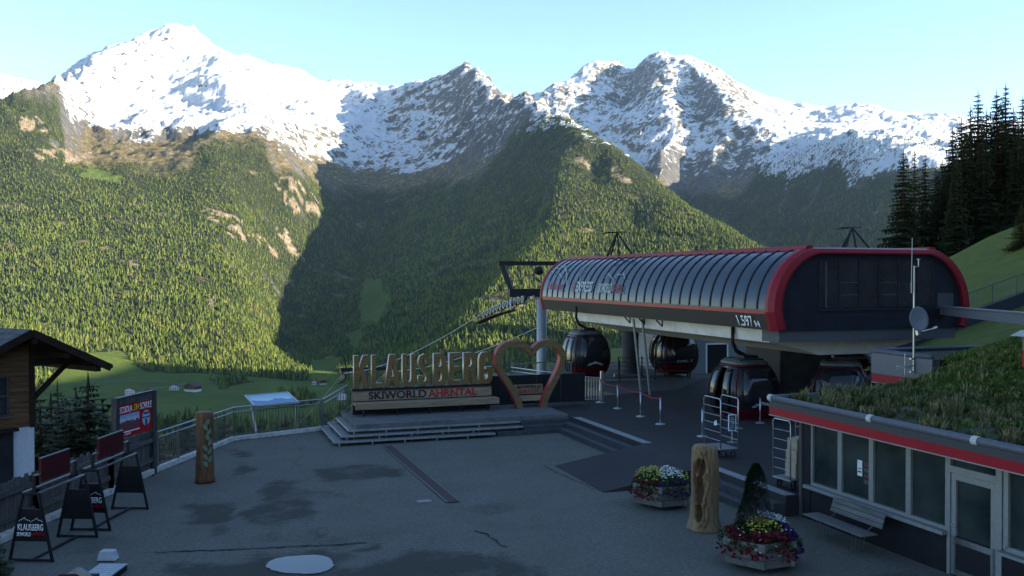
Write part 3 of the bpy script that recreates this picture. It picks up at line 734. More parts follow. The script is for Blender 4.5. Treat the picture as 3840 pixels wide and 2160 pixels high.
for base, top in ((pL, cA.lerp(cD, .55)), (pR, cB.lerp(cC, .75))):
    b = MB(); b.tube([base - mid_, top], .05, 8); b.build('leg', M_STEEL, pt_)
# carved post with leaf inlays
lp = gz(2, 2228, 425); post = empty('leaf_log_post', lp); tag(post, 'upright log post with pale green leaf inlays beside the railing', 'carved post')
rd = random.Random(3); b = MB(); prof = []
for i in range(24):
    z = 2.04 * i / 23; prof.append((.255 + .018 * math.sin(z * 4.1) + (.03 if i < 2 else 0) - .012 * z, z))
b.lathe(prof, 26, jit=.022, rnd=rd)
t = NT('log_wood'); v = t.coord((9, 9, .9)); n = t.noise(v, 1.5, 6, .65, .8); c = t.ramp(n, (.3, (.035, .016, .008)), (.5, (.11, .05, .02)), (.72, (.19, .095, .04)))
t.set(color=c, rough=.65, spec=.3); t.bump(n, .6, .02); M_LOG = t.m
b.build('log', M_LOG, post, smooth=True)
M_LEAF = mat('leaf_inlay', (.12, .2, .13), .5, var=.25, scale=20)
for i, (lx, ly) in enumerate([(225, 520), (207, 572), (237, 625), (225, 685), (247, 735), (205, 795), (245, 828), (208, 890), (247, 915), (210, 965)]):
    x, y = rp(3, lx, ly); z = 2.02 - (y - 1548) / 260 * 2.04; a = -math.pi / 2 + (x - 770) / 26 * .95 + .31
    s = 1 if i % 2 else -1; b = MB(); leaf = [(-.0, -.115), (.05, -.04), (.055, .03), (.0, .115), (-.045, .03), (-.04, -.05)]
    ca, sa = math.cos(.5 * s), math.sin(.5 * s); r0 = .262
    vs = []
    for (px, py) in leaf:
        qx, qy = px * ca - py * sa, px * sa + py * ca; an = a + qx / r0; vs += [((r0 + .004) * math.cos(an), (r0 + .004) * math.sin(an), z + qy)]
    vs += [(v_[0] * 1.05, v_[1] * 1.05, v_[2]) for v_ in vs]
    b.add(vs, [tuple(range(6)), tuple(range(11, 5, -1))] + [(j, (j + 1) % 6, 6 + (j + 1) % 6, 6 + j) for j in range(6)]); b.build('leaf_inlay', M_LEAF, post)
# wooden fence
M_FW = wood('fence_wood', (.045, .043, .042), (.13, .125, .115), 'z', .6, .85)
M_FWX = wood('fence_rail_wood', (.045, .043, .042), (.13, .125, .115), 'y', .6, .85)
fp = [Vector((-12.45, 12, 0)), Vector((-11.5, 22.4, 0)), Vector((-11.15, 25.8, 0)), Vector((-10.97, 28.45, 0))]
fen = empty('wooden_fence', fp[0]); tag(fen, 'weathered grey plank fence between the ski racks and the chalet', 'fence')
pk = MB(); pk.box(-.012, .012, -.068, .068, 0, 1.12); pkm = pk.mesh('plank', M_FW)
for a, c in zip(fp[:-1], fp[1:]):
    d = c - a; n = int(d.length / .145); ang = math.atan2(d.y, d.x) - math.pi / 2
    for i in range(n):
        if a.lerp(c, i / n).y < 16.5: continue
        o = inst('plank', pkm, fen, a - fp[0] + d * ((i + .5) / n) + Vector((-.06, 0, .14 + random.uniform(-.02, .02))), (0, 0, ang)); o.scale.z = random.uniform(.97, 1.04)
    for z in (.42, 1.02):
        m = max(1, int(d.length / 3)); 
        for i in range(m):
            b = MB(); b.beam(a - fp[0] + d * (i / m) + Vector((.03, 0, z)), a - fp[0] + d * ((i + 1) / m) + Vector((.03, 0, z)), .05, .13); b.build('rail', M_FWX, fen)
    m = max(1, int(d.length / 2.2))
    for i in range(m + 1):
        b = MB(); p = a - fp[0] + d * (i / m); b.box(p.x - .0, p.x + .1, p.y - .05, p.y + .05, 0, 1.2); b.build('post', M_FWX, fen)
# ski school sign
sp0, sp1 = Vector((-11.32, 26.6, 0)), Vector((-10.95, 28.42, 0))
sdir = (sp1 - sp0).normalized(); snr = Vector((sdir.y, -sdir.x, 0))
sg = empty('ski_school_sign', sp0); tag(sg, 'red ski school board with white lettering between two tall dark wooden posts', 'sign')
def zpx(k, x, y, Y): return far(*rp(k, x, y), Y).z
M_SW = wood('sign_wood', (.03, .03, .034), (.075, .075, .078), 'z', .7)
LW = (sp1 - sp0).length
for i, s in enumerate((0, 1)):
    b = MB(); p = sdir * LW * s; b.obox(p + Vector((0, 0, 1.25 - .2)), sdir * .08, snr * .08, (0, 0, 1.45 + .0 * i)); b.build('post', M_SW, sg)
b = MB(); b.beam(Vector((0, 0, 2.38)), sdir * LW + Vector((0, 0, 2.40)), .09, .2); b.build('cap_beam', M_SW, sg)
b = MB(); b.beam(Vector((0, 0, 1.2)), sdir * LW + Vector((0, 0, 1.2)), .06, .16); b.build('cross_board', M_SW, sg)
b = MB(); b.beam(sdir * .02 + Vector((0, 0, 2.5)), sdir * (LW - .02) + Vector((0, 0, 2.52)), .16, .025); b.build('cap_trim', M_GALV, sg)
b = MB(); z0, z1 = 1.33, 2.28; xa, xb = .1, LW - .1
b.obox(sdir * (xa + xb) / 2 + Vector((0, 0, (z0 + z1) / 2)) + snr * .02, sdir * (xb - xa) / 2, snr * .015, (0, 0, (z1 - z0) / 2)); panel = b.build('panel', mat('sign_red', (.3, .012, .016), .35, var=.08), sg)
Z3 = Vector((0, 0, 1)); bw = xb - xa; o_ = sdir * xa + Vector((0, 0, z0)) + snr * .037
text_on('lettering', 'SCUOLA', o_ + sdir * .04 + Z3 * .7, sdir, Z3, .6, .2, M_WHITE, panel, bold=.018)
text_on('lettering', 'Ski', o_ + sdir * .68 + Z3 * .7, sdir, Z3, .3, .2, mat('sign_yellow', (.6, .42, .03), .4), panel, bold=.02, shear=.35)
text_on('lettering', 'SCHULE', o_ + sdir * 1.02 + Z3 * .7, sdir, Z3, .6, .2, M_WHITE, panel, bold=.018)
text_on('lettering', 'Tel. 0474', o_ + sdir * .05 + Z3 * .05, sdir, Z3, .5, .06, M_WHITE, panel, bold=.02)
t = NT('sign_photo'); vz = t.n('ShaderNodeSeparateXYZ'); cc = t.n('ShaderNodeTexCoord'); t.l(cc.outputs['Object'], vz.inputs[0])
nn = t.noise(cc.outputs['Object'], 9, 6, .65); zz_ = t.math('ADD', vz.outputs['Z'], t.math('MULTIPLY_ADD', nn, .3, -.15))
t.set(color=t.mix(t.ramp(t.noise(cc.outputs['Object'], 40, 3, .6), (.5, 0.0), (.62, .5)), t.ramp(t.math('MULTIPLY_ADD', zz_, 1.9, -2.75), (.05, (.16, .02, .03)), (.45, (.12, .03, .04)), (.5, (.02, .03, .04)), (.62, (.03, .05, .06)), (.66, (.5, .55, .6)), (.9, (.2, .3, .5))), (.4, .05, .06)), rough=.4)
b = MB(); b.obox(o_ + sdir * (.05 + .47) + Z3 * (.16 + .25), sdir * .47, snr * .003, (0, 0, .25)); b.build('photo_print', t.m, panel)
b = MB(); b.obox(o_ + sdir * (.05 + .47) + Z3 * .15, sdir * .48, snr * .006, (0, 0, .015)); b.build('white_line', M_WHITE, panel)
em = o_ + sdir * 1.33 + Z3 * .42; b = MB()
b.add([em + snr * .006 + (sdir * math.cos(a) + Z3 * math.sin(a) * 1.2) * .2 for a in np.linspace(0, 2 * math.pi, 24, endpoint=False)], [tuple(range(24))]); b.build('emblem', mat('emblem_grey', (.3, .36, .42), .4), panel)
b = MB(); b.obox(em + snr * .012 + Z3 * .02, sdir * .2, snr * .002, (0, 0, .018)); b.obox(em + snr * .012 - Z3 * .14, sdir * .05, snr * .002, (0, 0, .1)); b.obox(em + snr * .012 + Z3 * .14, sdir * .13, snr * .002, (0, 0, .03)); b.build('emblem_mark', mat('emblem_blue', (.03, .06, .16), .4), panel)
# ski racks: two A-frames, twin rails, foot tube and a red board on top
def logo_hills(b, o, ax, ay, w, h, th=.012, n=None):
    pts = [(0, 0), (.16, .45), (.24, .36), (.36, .8), (.44, .62), (.5, .95), (.62, .35), (.68, .5), (.78, .25), (.84, .4), (1, 0)]
    for (x0, y0), (x1, y1) in zip(pts[:-1], pts[1:]):
        p, q = Vector(o) + ax * x0 * w + ay * y0 * h, Vector(o) + ax * x1 * w + ay * y1 * h
        b.beam(p, q, th, .004, up=n)
def ski_rack(nR, nL, fL, fR, label):
    nR, nL, fL, fR = [Vector(p) for p in (nR, nL, fL, fR)]
    cn, cf = (nR + nL) / 2, (fL + fR) / 2
    root = empty('ski_rack', cn); tag(root, label, 'ski rack', 'ski racks along the fence')
    d = (cf - cn); D = d.length; d.normalize(); s = Vector((d.y, -d.x, 0)); hw = .47; H2 = 1.42; tw = .17
    up = Vector((0, 0, 1))
    for e, off in (('near', 0.0), ('far', D)):
        b = MB(); c = d * off
        b.tube([c - s * hw, c - s * tw + up * H2], .035, 6); b.tube([c + s * hw, c + s * tw + up * H2], .035, 6); b.tube([c - s * hw + up * .03, c + s * hw + up * .03], .03, 6); b.tube([c - s * (tw + .03) + up * H2, c + s * (tw + .03) + up * H2], .035, 6)
        fr = b.build('end_frame', M_BLACK, root)
        k0, k1 = .30, .78
        def half(k): return hw + (tw - hw) * k
        b = MB(); pts = [c - s * half(k0) + up * H2 * k0, c + s * half(k0) + up * H2 * k0, c + s * half(k1) + up * H2 * k1, c - s * half(k1) + up * H2 * k1]
        b.add([p - d * .012 for p in pts] + [p + d * .012 for p in pts], [(0, 1, 2, 3), (7, 6, 5, 4), (0, 1, 5, 4), (1, 2, 6, 5), (2, 3, 7, 6), (3, 0, 4, 7)])
        pn = b.build('end_panel', mat('rack_panel', (.012, .010, .012), .4, var=.2), fr)
        if e == 'near':
            n = -d; axx = s
            text_on('lettering', 'KLAUSBERG', c - s * .28 + up * H2 * .46 + n * .014, axx, up, .56, .14, M_WHITE, fr, bold=.018)
            text_on('lettering', 'SKIWORLD', c - s * .3 + up * H2 * .375 + n * .014, axx, up, .31, .085, M_WHITE, fr, bold=.02)
            text_on('lettering', 'AHRNTAL', c + s * .04 + up * H2 * .375 + n * .014, axx, up, .29, .085, mat('print_red', (.3, .01, .015), .4), fr, bold=.02)
            b = MB(); logo_hills(b, c - s * .26 + up * H2 * .59 + n * .016, axx, up, .26, .1, .008, n); logo_hills(b, c + s * .02 + up * H2 * .59 + n * .016, axx, up, .24, .09, .008, n); b.build('logo', mat('logo_white', (.6, .61, .62), .5), fr)
    for sg_ in (-1, 1):
        b = MB(); b.tube([s * tw * sg_ + up * (H2 + .02), d * D + s * tw * sg_ + up * (H2 + .02)], .03, 6); b.build('top_rail', M_GALV if False else mat('rack_rail', (.16, .17, .18), .35, .7), root)
    b = MB(); b.tube([up * .03, d * D + up * .03], .03, 6); b.build('foot_tube', M_BLACK, root)
    for off in (.12, D - .1):
        b = MB(); b.obox(d * off + up * (H2 + .18), d * .03, s * .03, up * .18); b.build('upright', M_BLACK, root)
    b = MB(); b.tube([d * .12 + up * (H2 + .35), d * (D - .1) + up * (H2 + .35)], .025, 6); b.build('board_rail', mat('rack_rail', (.16, .17, .18), .35, .7), root)
    b = MB(); b.obox(d * D * .5 + up * (H2 + .42), d * D * .31, s * .03, up * .25); bd = b.build('board', M_DRED, root)
    b = MB(); b.obox(d * D * .5 + up * (H2 + .68), d * D * .31, s * .035, up * .012); b.build('board_edge', M_GALV, bd)
    return root
ski_rack(gz(2, 540, 1305), gz(2, 140, 1275), gz(2, 635, 1025), gz(2, 1050, 1030), 'black ski rack with red top board, farther from the ski school sign')
ski_rack(gz(2, 1190, 960), gz(2, 780, 950), gz(2, 1225, 715), gz(2, 1600, 730), 'black ski rack with red top board, next to the ski school sign')
# small things at the plaza's near left corner
wb_ = gnd(405, 2098); b = MB(); b.add([(-.2, -.12, 0), (.2, -.12, 0), (.2, .12, 0), (-.2, .12, 0), (-.14, -.1, .2), (.14, -.1, .2), (.14, .1, .2), (-.14, .1, .2)], [(3, 2, 1, 0), (4, 5, 6, 7), (0, 1, 5, 4), (1, 2, 6, 5), (2, 3, 7, 6), (3, 0, 4, 7)])
o = b.build('plastic_tub', mat('tub_grey', (.36, .39, .42), .5), bevel=.015); o.location = wb_; tag(o, 'small white plastic tub left on the asphalt by the ski racks', 'tub')
gt = far(296, 2137, 14.2); gb = empty('gabled_notice_board', (gt.x, gt.y, 0)); tag(gb, 'notice board with a small grey gable roof beside the ski racks', 'notice board')
for sx in (-1, 1):
    b = MB(); b.beam((0, -.02 * sx, gt.z), (.36 * sx, -.02 * sx, gt.z - .22), .09, .06, up=(0, 1, 0)); b.build('roof_slope', mat('grey_board', (.2, .21, .22), .6), gb)
b = MB(); b.box(-.3, .3, -.03, .03, .75, gt.z - .06); b.build('board', mat('notice_dark', (.03, .02, .02), .5), gb)
for sx in (-.26, .26):
    b = MB(); b.box(sx - .04, sx + .04, -.1, -.03, 0, gt.z - .15); b.build('post', M_BLACK, gb)
br = empty('boot_rack', gnd(402, 2152)); tag(br, 'low pale rack with dark bars on the asphalt beside the white tub', 'rack')
for sx in (-.28, .28):
    b = MB(); b.box(sx - .02, sx + .02, -.5, .25, 0, .1); b.build('side_bar', M_BLACK, br)
for i in range(7):
    b = MB(); b.box(-.28, .28, -.48 + i * .115, -.39 + i * .115, .09, .115); b.build('slat', mat('tub_grey', (.36, .39, .42), .5), br)
# chalet behind the fence
CH = R(55); ch0 = Vector((-15.55, 30.2, 0)); chl = empty('chalet', ch0, CH); tag(chl, 'brown timber chalet with shingle roof and deep eaves on a white base', 'chalet')
# local: x along the gable (to the right and away), y along the ridge (away to the left); apex above x=0
M_CW = wood('chalet_planks', (.05, .028, .015), (.16, .088, .042), 'x', .5)
M_DKW = wood('dark_beams', (.012, .008, .007), (.03, .02, .015), 'x', .8)
M_SH = wood('shingles', (.035, .036, .04), (.11, .11, .115), 'x', .8)
zr = 4.22; pit_ = .49; ov = .7
wl, wr, yb = -4.0, .38, 6.0
npl = 17; hp = (zr - .35 - 1.03) / npl
b = MB(); b.box(wl, wr - .04, ov + .05, yb, -7, 3.5); b.build('wall_core', M_DKW, chl)
pkm = None
for i in range(npl):
    z = 1.03 + i * hp; xr = min(wr, 9); lim = (zr - .22 - z - hp) / pit_
    x0 = max(wl, -lim)
    segs = [(x0, wr)] if not (1.5 < z + hp / 2 < 2.72) else [(x0, -1.45), (-.42, wr)]
    for a, c in segs:
        if c > a: b = MB(); b.add([(a, ov + .05, z), (c, ov + .05, z), (c, ov - .0, z), (a, ov - .0, z), (a, ov + .05, z + hp - .006), (c, ov + .05, z + hp - .006), (c, ov + .025, z + hp - .006), (a, ov + .025, z + hp - .006)], [(0, 1, 2, 3), (7, 6, 5, 4), (0, 4, 5, 1), (1, 5, 6, 2), (2, 6, 7, 3), (3, 7, 4, 0)]); b.build('wall_plank', M_CW, chl)
b = MB(); b.box(wr - .1, wr + .06, ov - .05, ov + .12, 1.0, 3.75); b.build('corner_post', M_DKW, chl)
b = MB(); b.box(wr - .06, wr + .03, ov + .12, yb, 1.0, 3.7); b.build('side_wall', M_CW, chl)
wd = MB(); wd.box(-1.45, -.42, ov + .02, ov + .06, 1.5, 2.74); win = wd.build('window', mat('chalet_pane', (.02, .024, .03), .15, spec=.6), chl)
b = MB()
for x in (-1.47, -.97, -.47): b.box(x, x + .07, ov - .03, ov + .03, 1.48, 2.76)
for z in (1.46, 2.08, 2.7): b.box(-1.47, -.4, ov - .025, ov + .03, z, z + .06)
b.build('frame', mat('chalet_frame', (.05, .045, .045), .6), win)
b = MB(); b.box(-1.55, -.35, ov - .1, ov + .02, 1.4, 1.46); b.build('sill', M_GALV, win)
b = MB(); b.box(wl, wr + .05, ov, yb, -7, 1.02); b.build('base_wall', mat('chalet_plaster', (.42, .45, .5), .85, var=.08), chl)
b = MB(); b.box(wl - 1, -.3, ov - .09, ov - .004, -1.2, .98); b.build('tarpaulin', mat('dark_tarp', (.018, .019, .024), .6, var=.4, scale=2), chl)
b = MB(); b.box(wl - 1, -.22, ov - .3, ov - .02, .96, 1.06); b.build('ledge', M_DKW, chl)
for sx, L in ((-1, 4.8), (1, 2.75)):
    b = MB(); n = Vector((0, 0, 1)); a = Vector((0, 0, zr)); e = Vector((sx * L, 0, zr - pit_ * L))
    b.add([a, e, e + Vector((0, yb + 1, 0)), a + Vector((0, yb + 1, 0))] + [p - Vector((0, 0, .1)) for p in (a, e, e + Vector((0, yb + 1, 0)), a + Vector((0, yb + 1, 0)))], [(0, 1, 2, 3), (7, 6, 5, 4), (0, 4, 5, 1), (1, 5, 6, 2), (2, 6, 7, 3), (3, 7, 4, 0)]); rf = b.build('roof', M_DKW, chl)
    b = MB(); b.beam(a + Vector((0, -.03, -.06)), e + Vector((0, -.03, -.06)), .05, .24, up=(0, 0, 1)); b.build('barge_board', M_DKW, rf)
    sl = math.hypot(1, pit_); ang = math.atan(pit_)
    shm = MB(); shm.obox((0, 0, 0), (.115, 0, 0), (0, .19, 0), (0, 0, .012)); shme = shm.mesh('shingle', M_SH)
    rows = int(L * sl / .3) ; cols = 9 if sx < 0 else 4
    for r_ in range(rows):
        for c_ in range(int((yb + 1) / .25) if sx < 0 else 6):
            x = (r_ + .5) * L / rows; y = .13 + c_ * .25 + random.uniform(-.015, .015)
            o = inst('shingle', shme, rf, (sx * x, y, zr - pit_ * x + .028 + random.uniform(0, .012)), (0, sx * ang * 1.0 + sx * -.05, 0), None); o.scale = (1.45, .62, 1)
# purlins under the eaves and the slanting brace
for x, zz0 in ((2.3, .2), (1.2, .18), (.1, .2), (-1.6, .2)):
    b = MB(); z = zr - pit_ * abs(x) - .2; b.box(x - .09, x + .09, -.0 if x > 0 else .1, yb, z - .18, z); b.build('purlin', M_DKW, chl)
b = MB(); b.beam((wr + .05, ov + .1, 1.9), (1.75, ov + .1, 3.12), .12, .14); b.build('brace', M_DKW, chl)
b = MB(); b.beam((wr, ov + .1, 3.1), (2.55, ov + .1, 3.1), .16, .2); b.build('eaves_beam', M_DKW, chl)
b = MB(); b.tube([(2.75, -.05, zr - pit_ * 2.75 - .02), (2.75, yb, zr - pit_ * 2.75 - .02)], .07, 8); b.build('gutter', M_DKW, chl)
# ------------------------------------------------------------------ letter bench and heart on the stage
M_OAK = wood('letter_wood', (.10, .062, .03), (.2, .13, .066), 'x', .9)
M_PINE = wood('bench_pine', (.17, .125, .08), (.31, .24, .165), 'x', .8)
M_PALE = mat('pale_metal_edge', (.3, .29, .25), .4, .3, var=.1)
M_DARKB = mat('dark_base', (.018, .018, .022), .55, var=.25)
M_INK = mat('dark_print', (.02, .018, .022), .5)
M_INKR = mat('red_print', (.33, .02, .025), .5)
v0 = 36.0
lb = empty('letter_bench', W(6.0, v0, ZS), AX); tag(lb, 'long wooden bench carrying tall wooden KLAUSBERG letters on the stage', 'bench')
BL = 5.68
b = MB(); b.box(.02, BL - .02, .46, .8, 0, .9); b.build('base', M_DARKB, lb)
for i in range(3):
    b = MB(); y = -.30 + i * .2; b.box(-.02, BL + .12, y, y + .185, .42, .5); b.build('seat_plank', M_PINE, lb, bevel=.008)
b = MB(); b.box(-.02, BL + .12, -.325, -.303, .27, .505); b.build('seat_front', M_PINE, lb, bevel=.006)
for i in range(5):
    b = MB(); z = .53 + i * .078; b.obox((BL / 2 + .0, .34 + i * .018, z + .036), (BL / 2, 0, 0), (0, .014, 0), (0, .008, .036)); b.build('back_plank', M_PINE, lb)
for x in (.3, 1.6, 2.9, 4.2, 5.3):
    b = MB(); b.box(x, x + .06, -.28, -.2, 0, .42); b.build('leg', M_BLACK, lb)
b = MB(); b.box(-.02, BL + .02, .36, .86, .905, 1.0); b.build('ledge', M_DARKB, lb, bevel=.01)
ux, uz = Vector((1, 0, 0)), Vector((0, .2, .98)).normalized()
text_on('lettering', 'SKIWORLD', (.62, .318, .575), ux, uz, 2.32, .3, M_INK, lb, bold=.018, depth=.006)
text_on('lettering', 'AHRNTAL', (3.02, .318, .575), ux, uz, 2.02, .3, M_INKR, lb, bold=.018, depth=.006)
# tall letters: wooden front planks, pale metal sides
LX = [('K', 345, 525), ('L', 540, 678), ('A', 682, 868), ('U', 875, 1038), ('S', 1047, 1200), ('B', 1215, 1372), ('E', 1385, 1532), ('R', 1542, 1700), ('G', 1708, 1872)]
def u_at(px, v):
    r = (px - 1920) / F_PX; return (v * (r * CA + SA)) / (CA - r * SA)
def ribbon(pts, hw, w, h):
    P = [(x * w, y * h) for x, y in pts]; A, B = [], []
    for i in range(len(P)):
        a, d = P[max(i - 1, 0)], P[min(i + 1, len(P) - 1)]; dx, dy = d[0] - a[0], d[1] - a[1]; l = math.hypot(dx, dy); A.append((P[i][0] - dy / l * hw, P[i][1] + dx / l * hw)); B.append((P[i][0] + dy / l * hw, P[i][1] - dx / l * hw))
    return [(x / w, y / h) for x, y in A + B[::-1]]
GLY = {'K': [[(0, 0), (.34, 0), (.34, .30), (.44, .42), (.66, 0), (1.04, 0), (.67, .60), (1.0, 1), (.62, 1), (.34, .62), (.34, 1), (0, 1)]],
       'L': [[(0, 0), (1, 0), (1, .145), (.38, .145), (.38, 1), (0, 1)]],
       'A': [[(0, 0), (.32, 0), (.375, .2), (.625, .2), (.68, 0), (1, 0), (.70, 1), (.30, 1)], [(.415, .33), (.585, .33), (.5, .74)]],
       'U': [[(0, 1), (0, .26), (.06, .12), (.2, .03), (.4, 0), (.6, 0), (.8, .03), (.94, .12), (1, .26), (1, 1), (.66, 1), (.66, .25), (.6, .17), (.5, .14), (.4, .17), (.34, .25), (.34, 1)]],
       'B': [[(0, 0), (.6, 0), (.82, .03), (.96, .10), (1, .2), (1, .35), (.94, .45), (.8, .515), (.92, .57), (.97, .66), (.97, .82), (.9, .92), (.78, .98), (.58, 1), (0, 1)], [(.36, .14), (.52, .14), (.61, .18), (.64, .25), (.64, .34), (.6, .41), (.5, .44), (.36, .44)], [(.36, .58), (.5, .58), (.58, .61), (.61, .67), (.61, .77), (.58, .83), (.5, .86), (.36, .86)]],
       'E': [[(0, 0), (1, 0), (1, .145), (.38, .145), (.38, .43), (.9, .43), (.9, .57), (.38, .57), (.38, .855), (1, .855), (1, 1), (0, 1)]],
       'R': [[(0, 0), (.36, 0), (.36, .42), (.5, .42), (.66, 0), (1.04, 0), (.84, .45), (.95, .54), (.99, .66), (.98, .82), (.92, .92), (.8, .98), (.58, 1), (0, 1)], [(.36, .56), (.5, .56), (.6, .6), (.63, .67), (.63, .76), (.6, .83), (.5, .86), (.36, .86)]],
       'G': [[(1, .69), (1, .80), (.94, .91), (.8, .98), (.6, 1), (.4, 1), (.2, .98), (.06, .91), (0, .78), (0, .22), (.06, .09), (.2, .02), (.4, 0), (.6, 0), (.8, .02), (.94, .09), (1, .2), (1, .53), (.52, .53), (.52, .40), (.66, .40), (.66, .22), (.6, .16), (.5, .14), (.4, .16), (.35, .22), (.35, .78), (.4, .84), (.5, .86), (.6, .84), (.65, .78), (.65, .69)]]}
def letter_mesh(ch, x0, z0, w, h, y0, y1):
    loops = GLY.get(ch) or [ribbon([(.83, .68), (.83, .79), (.74, .89), (.5, .93), (.27, .89), (.17, .78), (.22, .66), (.4, .56), (.6, .46), (.78, .36), (.83, .24), (.74, .11), (.5, .07), (.26, .11), (.17, .22), (.17, .33)], .088, w, h)]
    cu = bpy.data.curves.new('letter', 'CURVE'); cu.dimensions = '2D'; cu.fill_mode = 'BOTH'; cu.extrude = abs(y1 - y0) / 2
    for lp_ in loops:
        sp = cu.splines.new('POLY'); sp.points.add(len(lp_) - 1); sp.use_cyclic_u = True
        for p, (x, y) in zip(sp.points, lp_): p.co = (x * w, y * h, 0, 1)
    ob = bpy.data.objects.new('letter_tmp', cu); COL.objects.link(ob); me = bpy.data.meshes.new_from_object(ob.evaluated_get(bpy.context.evaluated_depsgraph_get())); bpy.data.objects.remove(ob); bpy.data.curves.remove(cu)
    me.transform(Matrix(((1, 0, 0, x0), (0, 0, -1, (y0 + y1) / 2), (0, 1, 0, z0), (0, 0, 0, 1)))); me.materials.clear(); me.materials.append(M_PALE)
    return link(bpy.data.objects.new('letter', me), lb)
for ch, xa, xb in LX:
    ua, ub = u_at(1200 + xa / 2.8975, 36.5) - 6.0, u_at(1200 + xb / 2.8975, 36.5) - 6.0
    ua += .075
    o = letter_mesh(ch, ua, 1.0, ub - ua, 1.30, .72, .48); me = o.data; bm = bmesh.new(); bm.from_mesh(me)
    bmesh.ops.recalc_face_normals(bm, faces=bm.faces)
    for f in bm.faces: f.material_index = 1 if all(v.co.y < .49 for v in f.verts) else 0
    bm.to_mesh(me); bm.free(); me.materials.append(None); 
    t = _mc.get('letter_front')
    if t is None:
        q = NT('letter_front'); cc = q.n('ShaderNodeTexCoord'); sp = q.n('ShaderNodeSeparateXYZ'); q.l(cc.outputs['Object'], sp.inputs[0])
        fr = q.math('FRACT', q.math('MULTIPLY', sp.outputs['Z'], 15.0)); gap = q.ramp(fr, (.0, 0.0), (.1, 1.0), (.9, 1.0), (1.0, 0.0))
        mp = q.n('ShaderNodeMapping'); mp.inputs['Scale'].default_value = (1.5, 1.5, 22); q.l(cc.outputs['Object'], mp.inputs[0]); nn = q.noise(mp.outputs[0], 1.4, 6, .6, .4)
        cl = q.ramp(nn, (.3, (.12, .07, .028)), (.7, (.25, .155, .068)))
        q.set(color=q.mix(gap, (.03, .018, .01), cl), rough=.6, spec=.12); q.bump(gap, .6, .008); _mc['letter_front'] = q.m; t = q.m
    me.materials[1] = t
# heart
hv = 36.0; hc = W(13.15, hv, ZS)
ht = empty('wooden_heart', W(u_at(1750 + 697 / 2.8975, hv), hv, ZS), AX); tag(ht, 'big wooden heart with red edges standing on the stage', 'heart sculpture')
HS = 1 / 262.0; fo = .945
line = [(572, 890), (545, 800), (480, 668), (400, 540), (352, 445), (333, 355), (350, 275), (405, 215), (485, 190), (560, 196), (622, 226), (668, 262), (697, 292)]
right = [(732, 252), (785, 212), (850, 190), (920, 198), (980, 232), (1022, 290), (1034, 360), (1014, 450), (960, 570), (890, 700), (846, 800), (824, 890)]
def smooth(pts, n=4):
    out = []
    for i in range(len(pts) - 1):
        p0, p1, p2, p3 = pts[max(i - 1, 0)], pts[i], pts[i + 1], pts[min(i + 2, len(pts) - 1)]
        for k in range(n):
            t = k / n; out.append(tuple(.5 * (2 * p1[j] + (p2[j] - p0[j]) * t + (2 * p0[j] - 5 * p1[j] + 4 * p2[j] - p3[j]) * t * t + (3 * p1[j] - p0[j] - 3 * p2[j] + p3[j]) * t ** 3) for j in (0, 1)))
    return out + [pts[-1]]
def hp_(p): return ((p[0] - 697) * HS / fo, (888 - p[1]) * HS)
for side in (line, [(697, 292)] + right):
    c = [hp_(p) for p in smooth(side)]; n = len(c); hw = .125; A, B = [], []
    for i in range(n):
        a, d = c[max(i - 1, 0)], c[min(i + 1, n - 1)]; dx, dy = d[0] - a[0], d[1] - a[1]; l = math.hypot(dx, dy); A.append((c[i][0] - dy / l * hw, c[i][1] + dx / l * hw)); B.append((c[i][0] + dy / l * hw, c[i][1] - dx / l * hw))
    k = -1 if side is line else 0           # meet in the notch on the centre line
    A[k] = (0.0, hp_((697, 243))[1]); B[k] = (0.0, hp_((697, 332))[1])
    e = 0 if side is line else -1
    A[e] = (A[e][0], 0); B[e] = (B[e][0], 0)
    vs = [(x, y, z) for y in (-.17, .17) for P in (A, B) for x, z in P]; b = MB(); fs = []; m1 = []
    b.v = vs
    for i in range(n - 1):
        for f, m in (((i, i + 1, n + i + 1, n + i), 0), ((2 * n + i, 3 * n + i, 3 * n + i + 1, 2 * n + i + 1), 0), ((i, 2 * n + i, 2 * n + i + 1, i + 1), 1), ((n + i, n + i + 1, 3 * n + i + 1, 3 * n + i), 1)): b.f.append(f); b.mi.append(m)
    b.f.append((0, n, 3 * n, 2 * n)); b.mi.append(1); b.f.append((n - 1, 3 * n - 1, 4 * n - 1, 2 * n - 1)); b.mi.append(1)
    q = _mc.get('heart_front')
    if q is None:
        q = NT('heart_front'); cc = q.n('ShaderNodeTexCoord'); sp = q.n('ShaderNodeSeparateXYZ'); q.l(cc.outputs['Object'], sp.inputs[0])
        fr = q.math('FRACT', q.math('MULTIPLY', sp.outputs['Z'], 14.0)); gap = q.ramp(fr, (.0, 0.0), (.08, 1.0), (.92, 1.0), (1.0, 0.0))
        mp = q.n('ShaderNodeMapping'); mp.inputs['Scale'].default_value = (1.5, 1.5, 20); q.l(cc.outputs['Object'], mp.inputs[0]); nn = q.noise(mp.outputs[0], 1.4, 6, .6, .4)
        q.set(color=q.mix(gap, (.03, .018, .01), q.ramp(nn, (.3, (.1, .06, .027)), (.7, (.2, .125, .058)))), rough=.6, spec=.3); q = q.m; _mc['heart_front'] = q
    b.build('heart_half', [q, mat('heart_red', (.27, .035, .03), .45, var=.12)], ht)
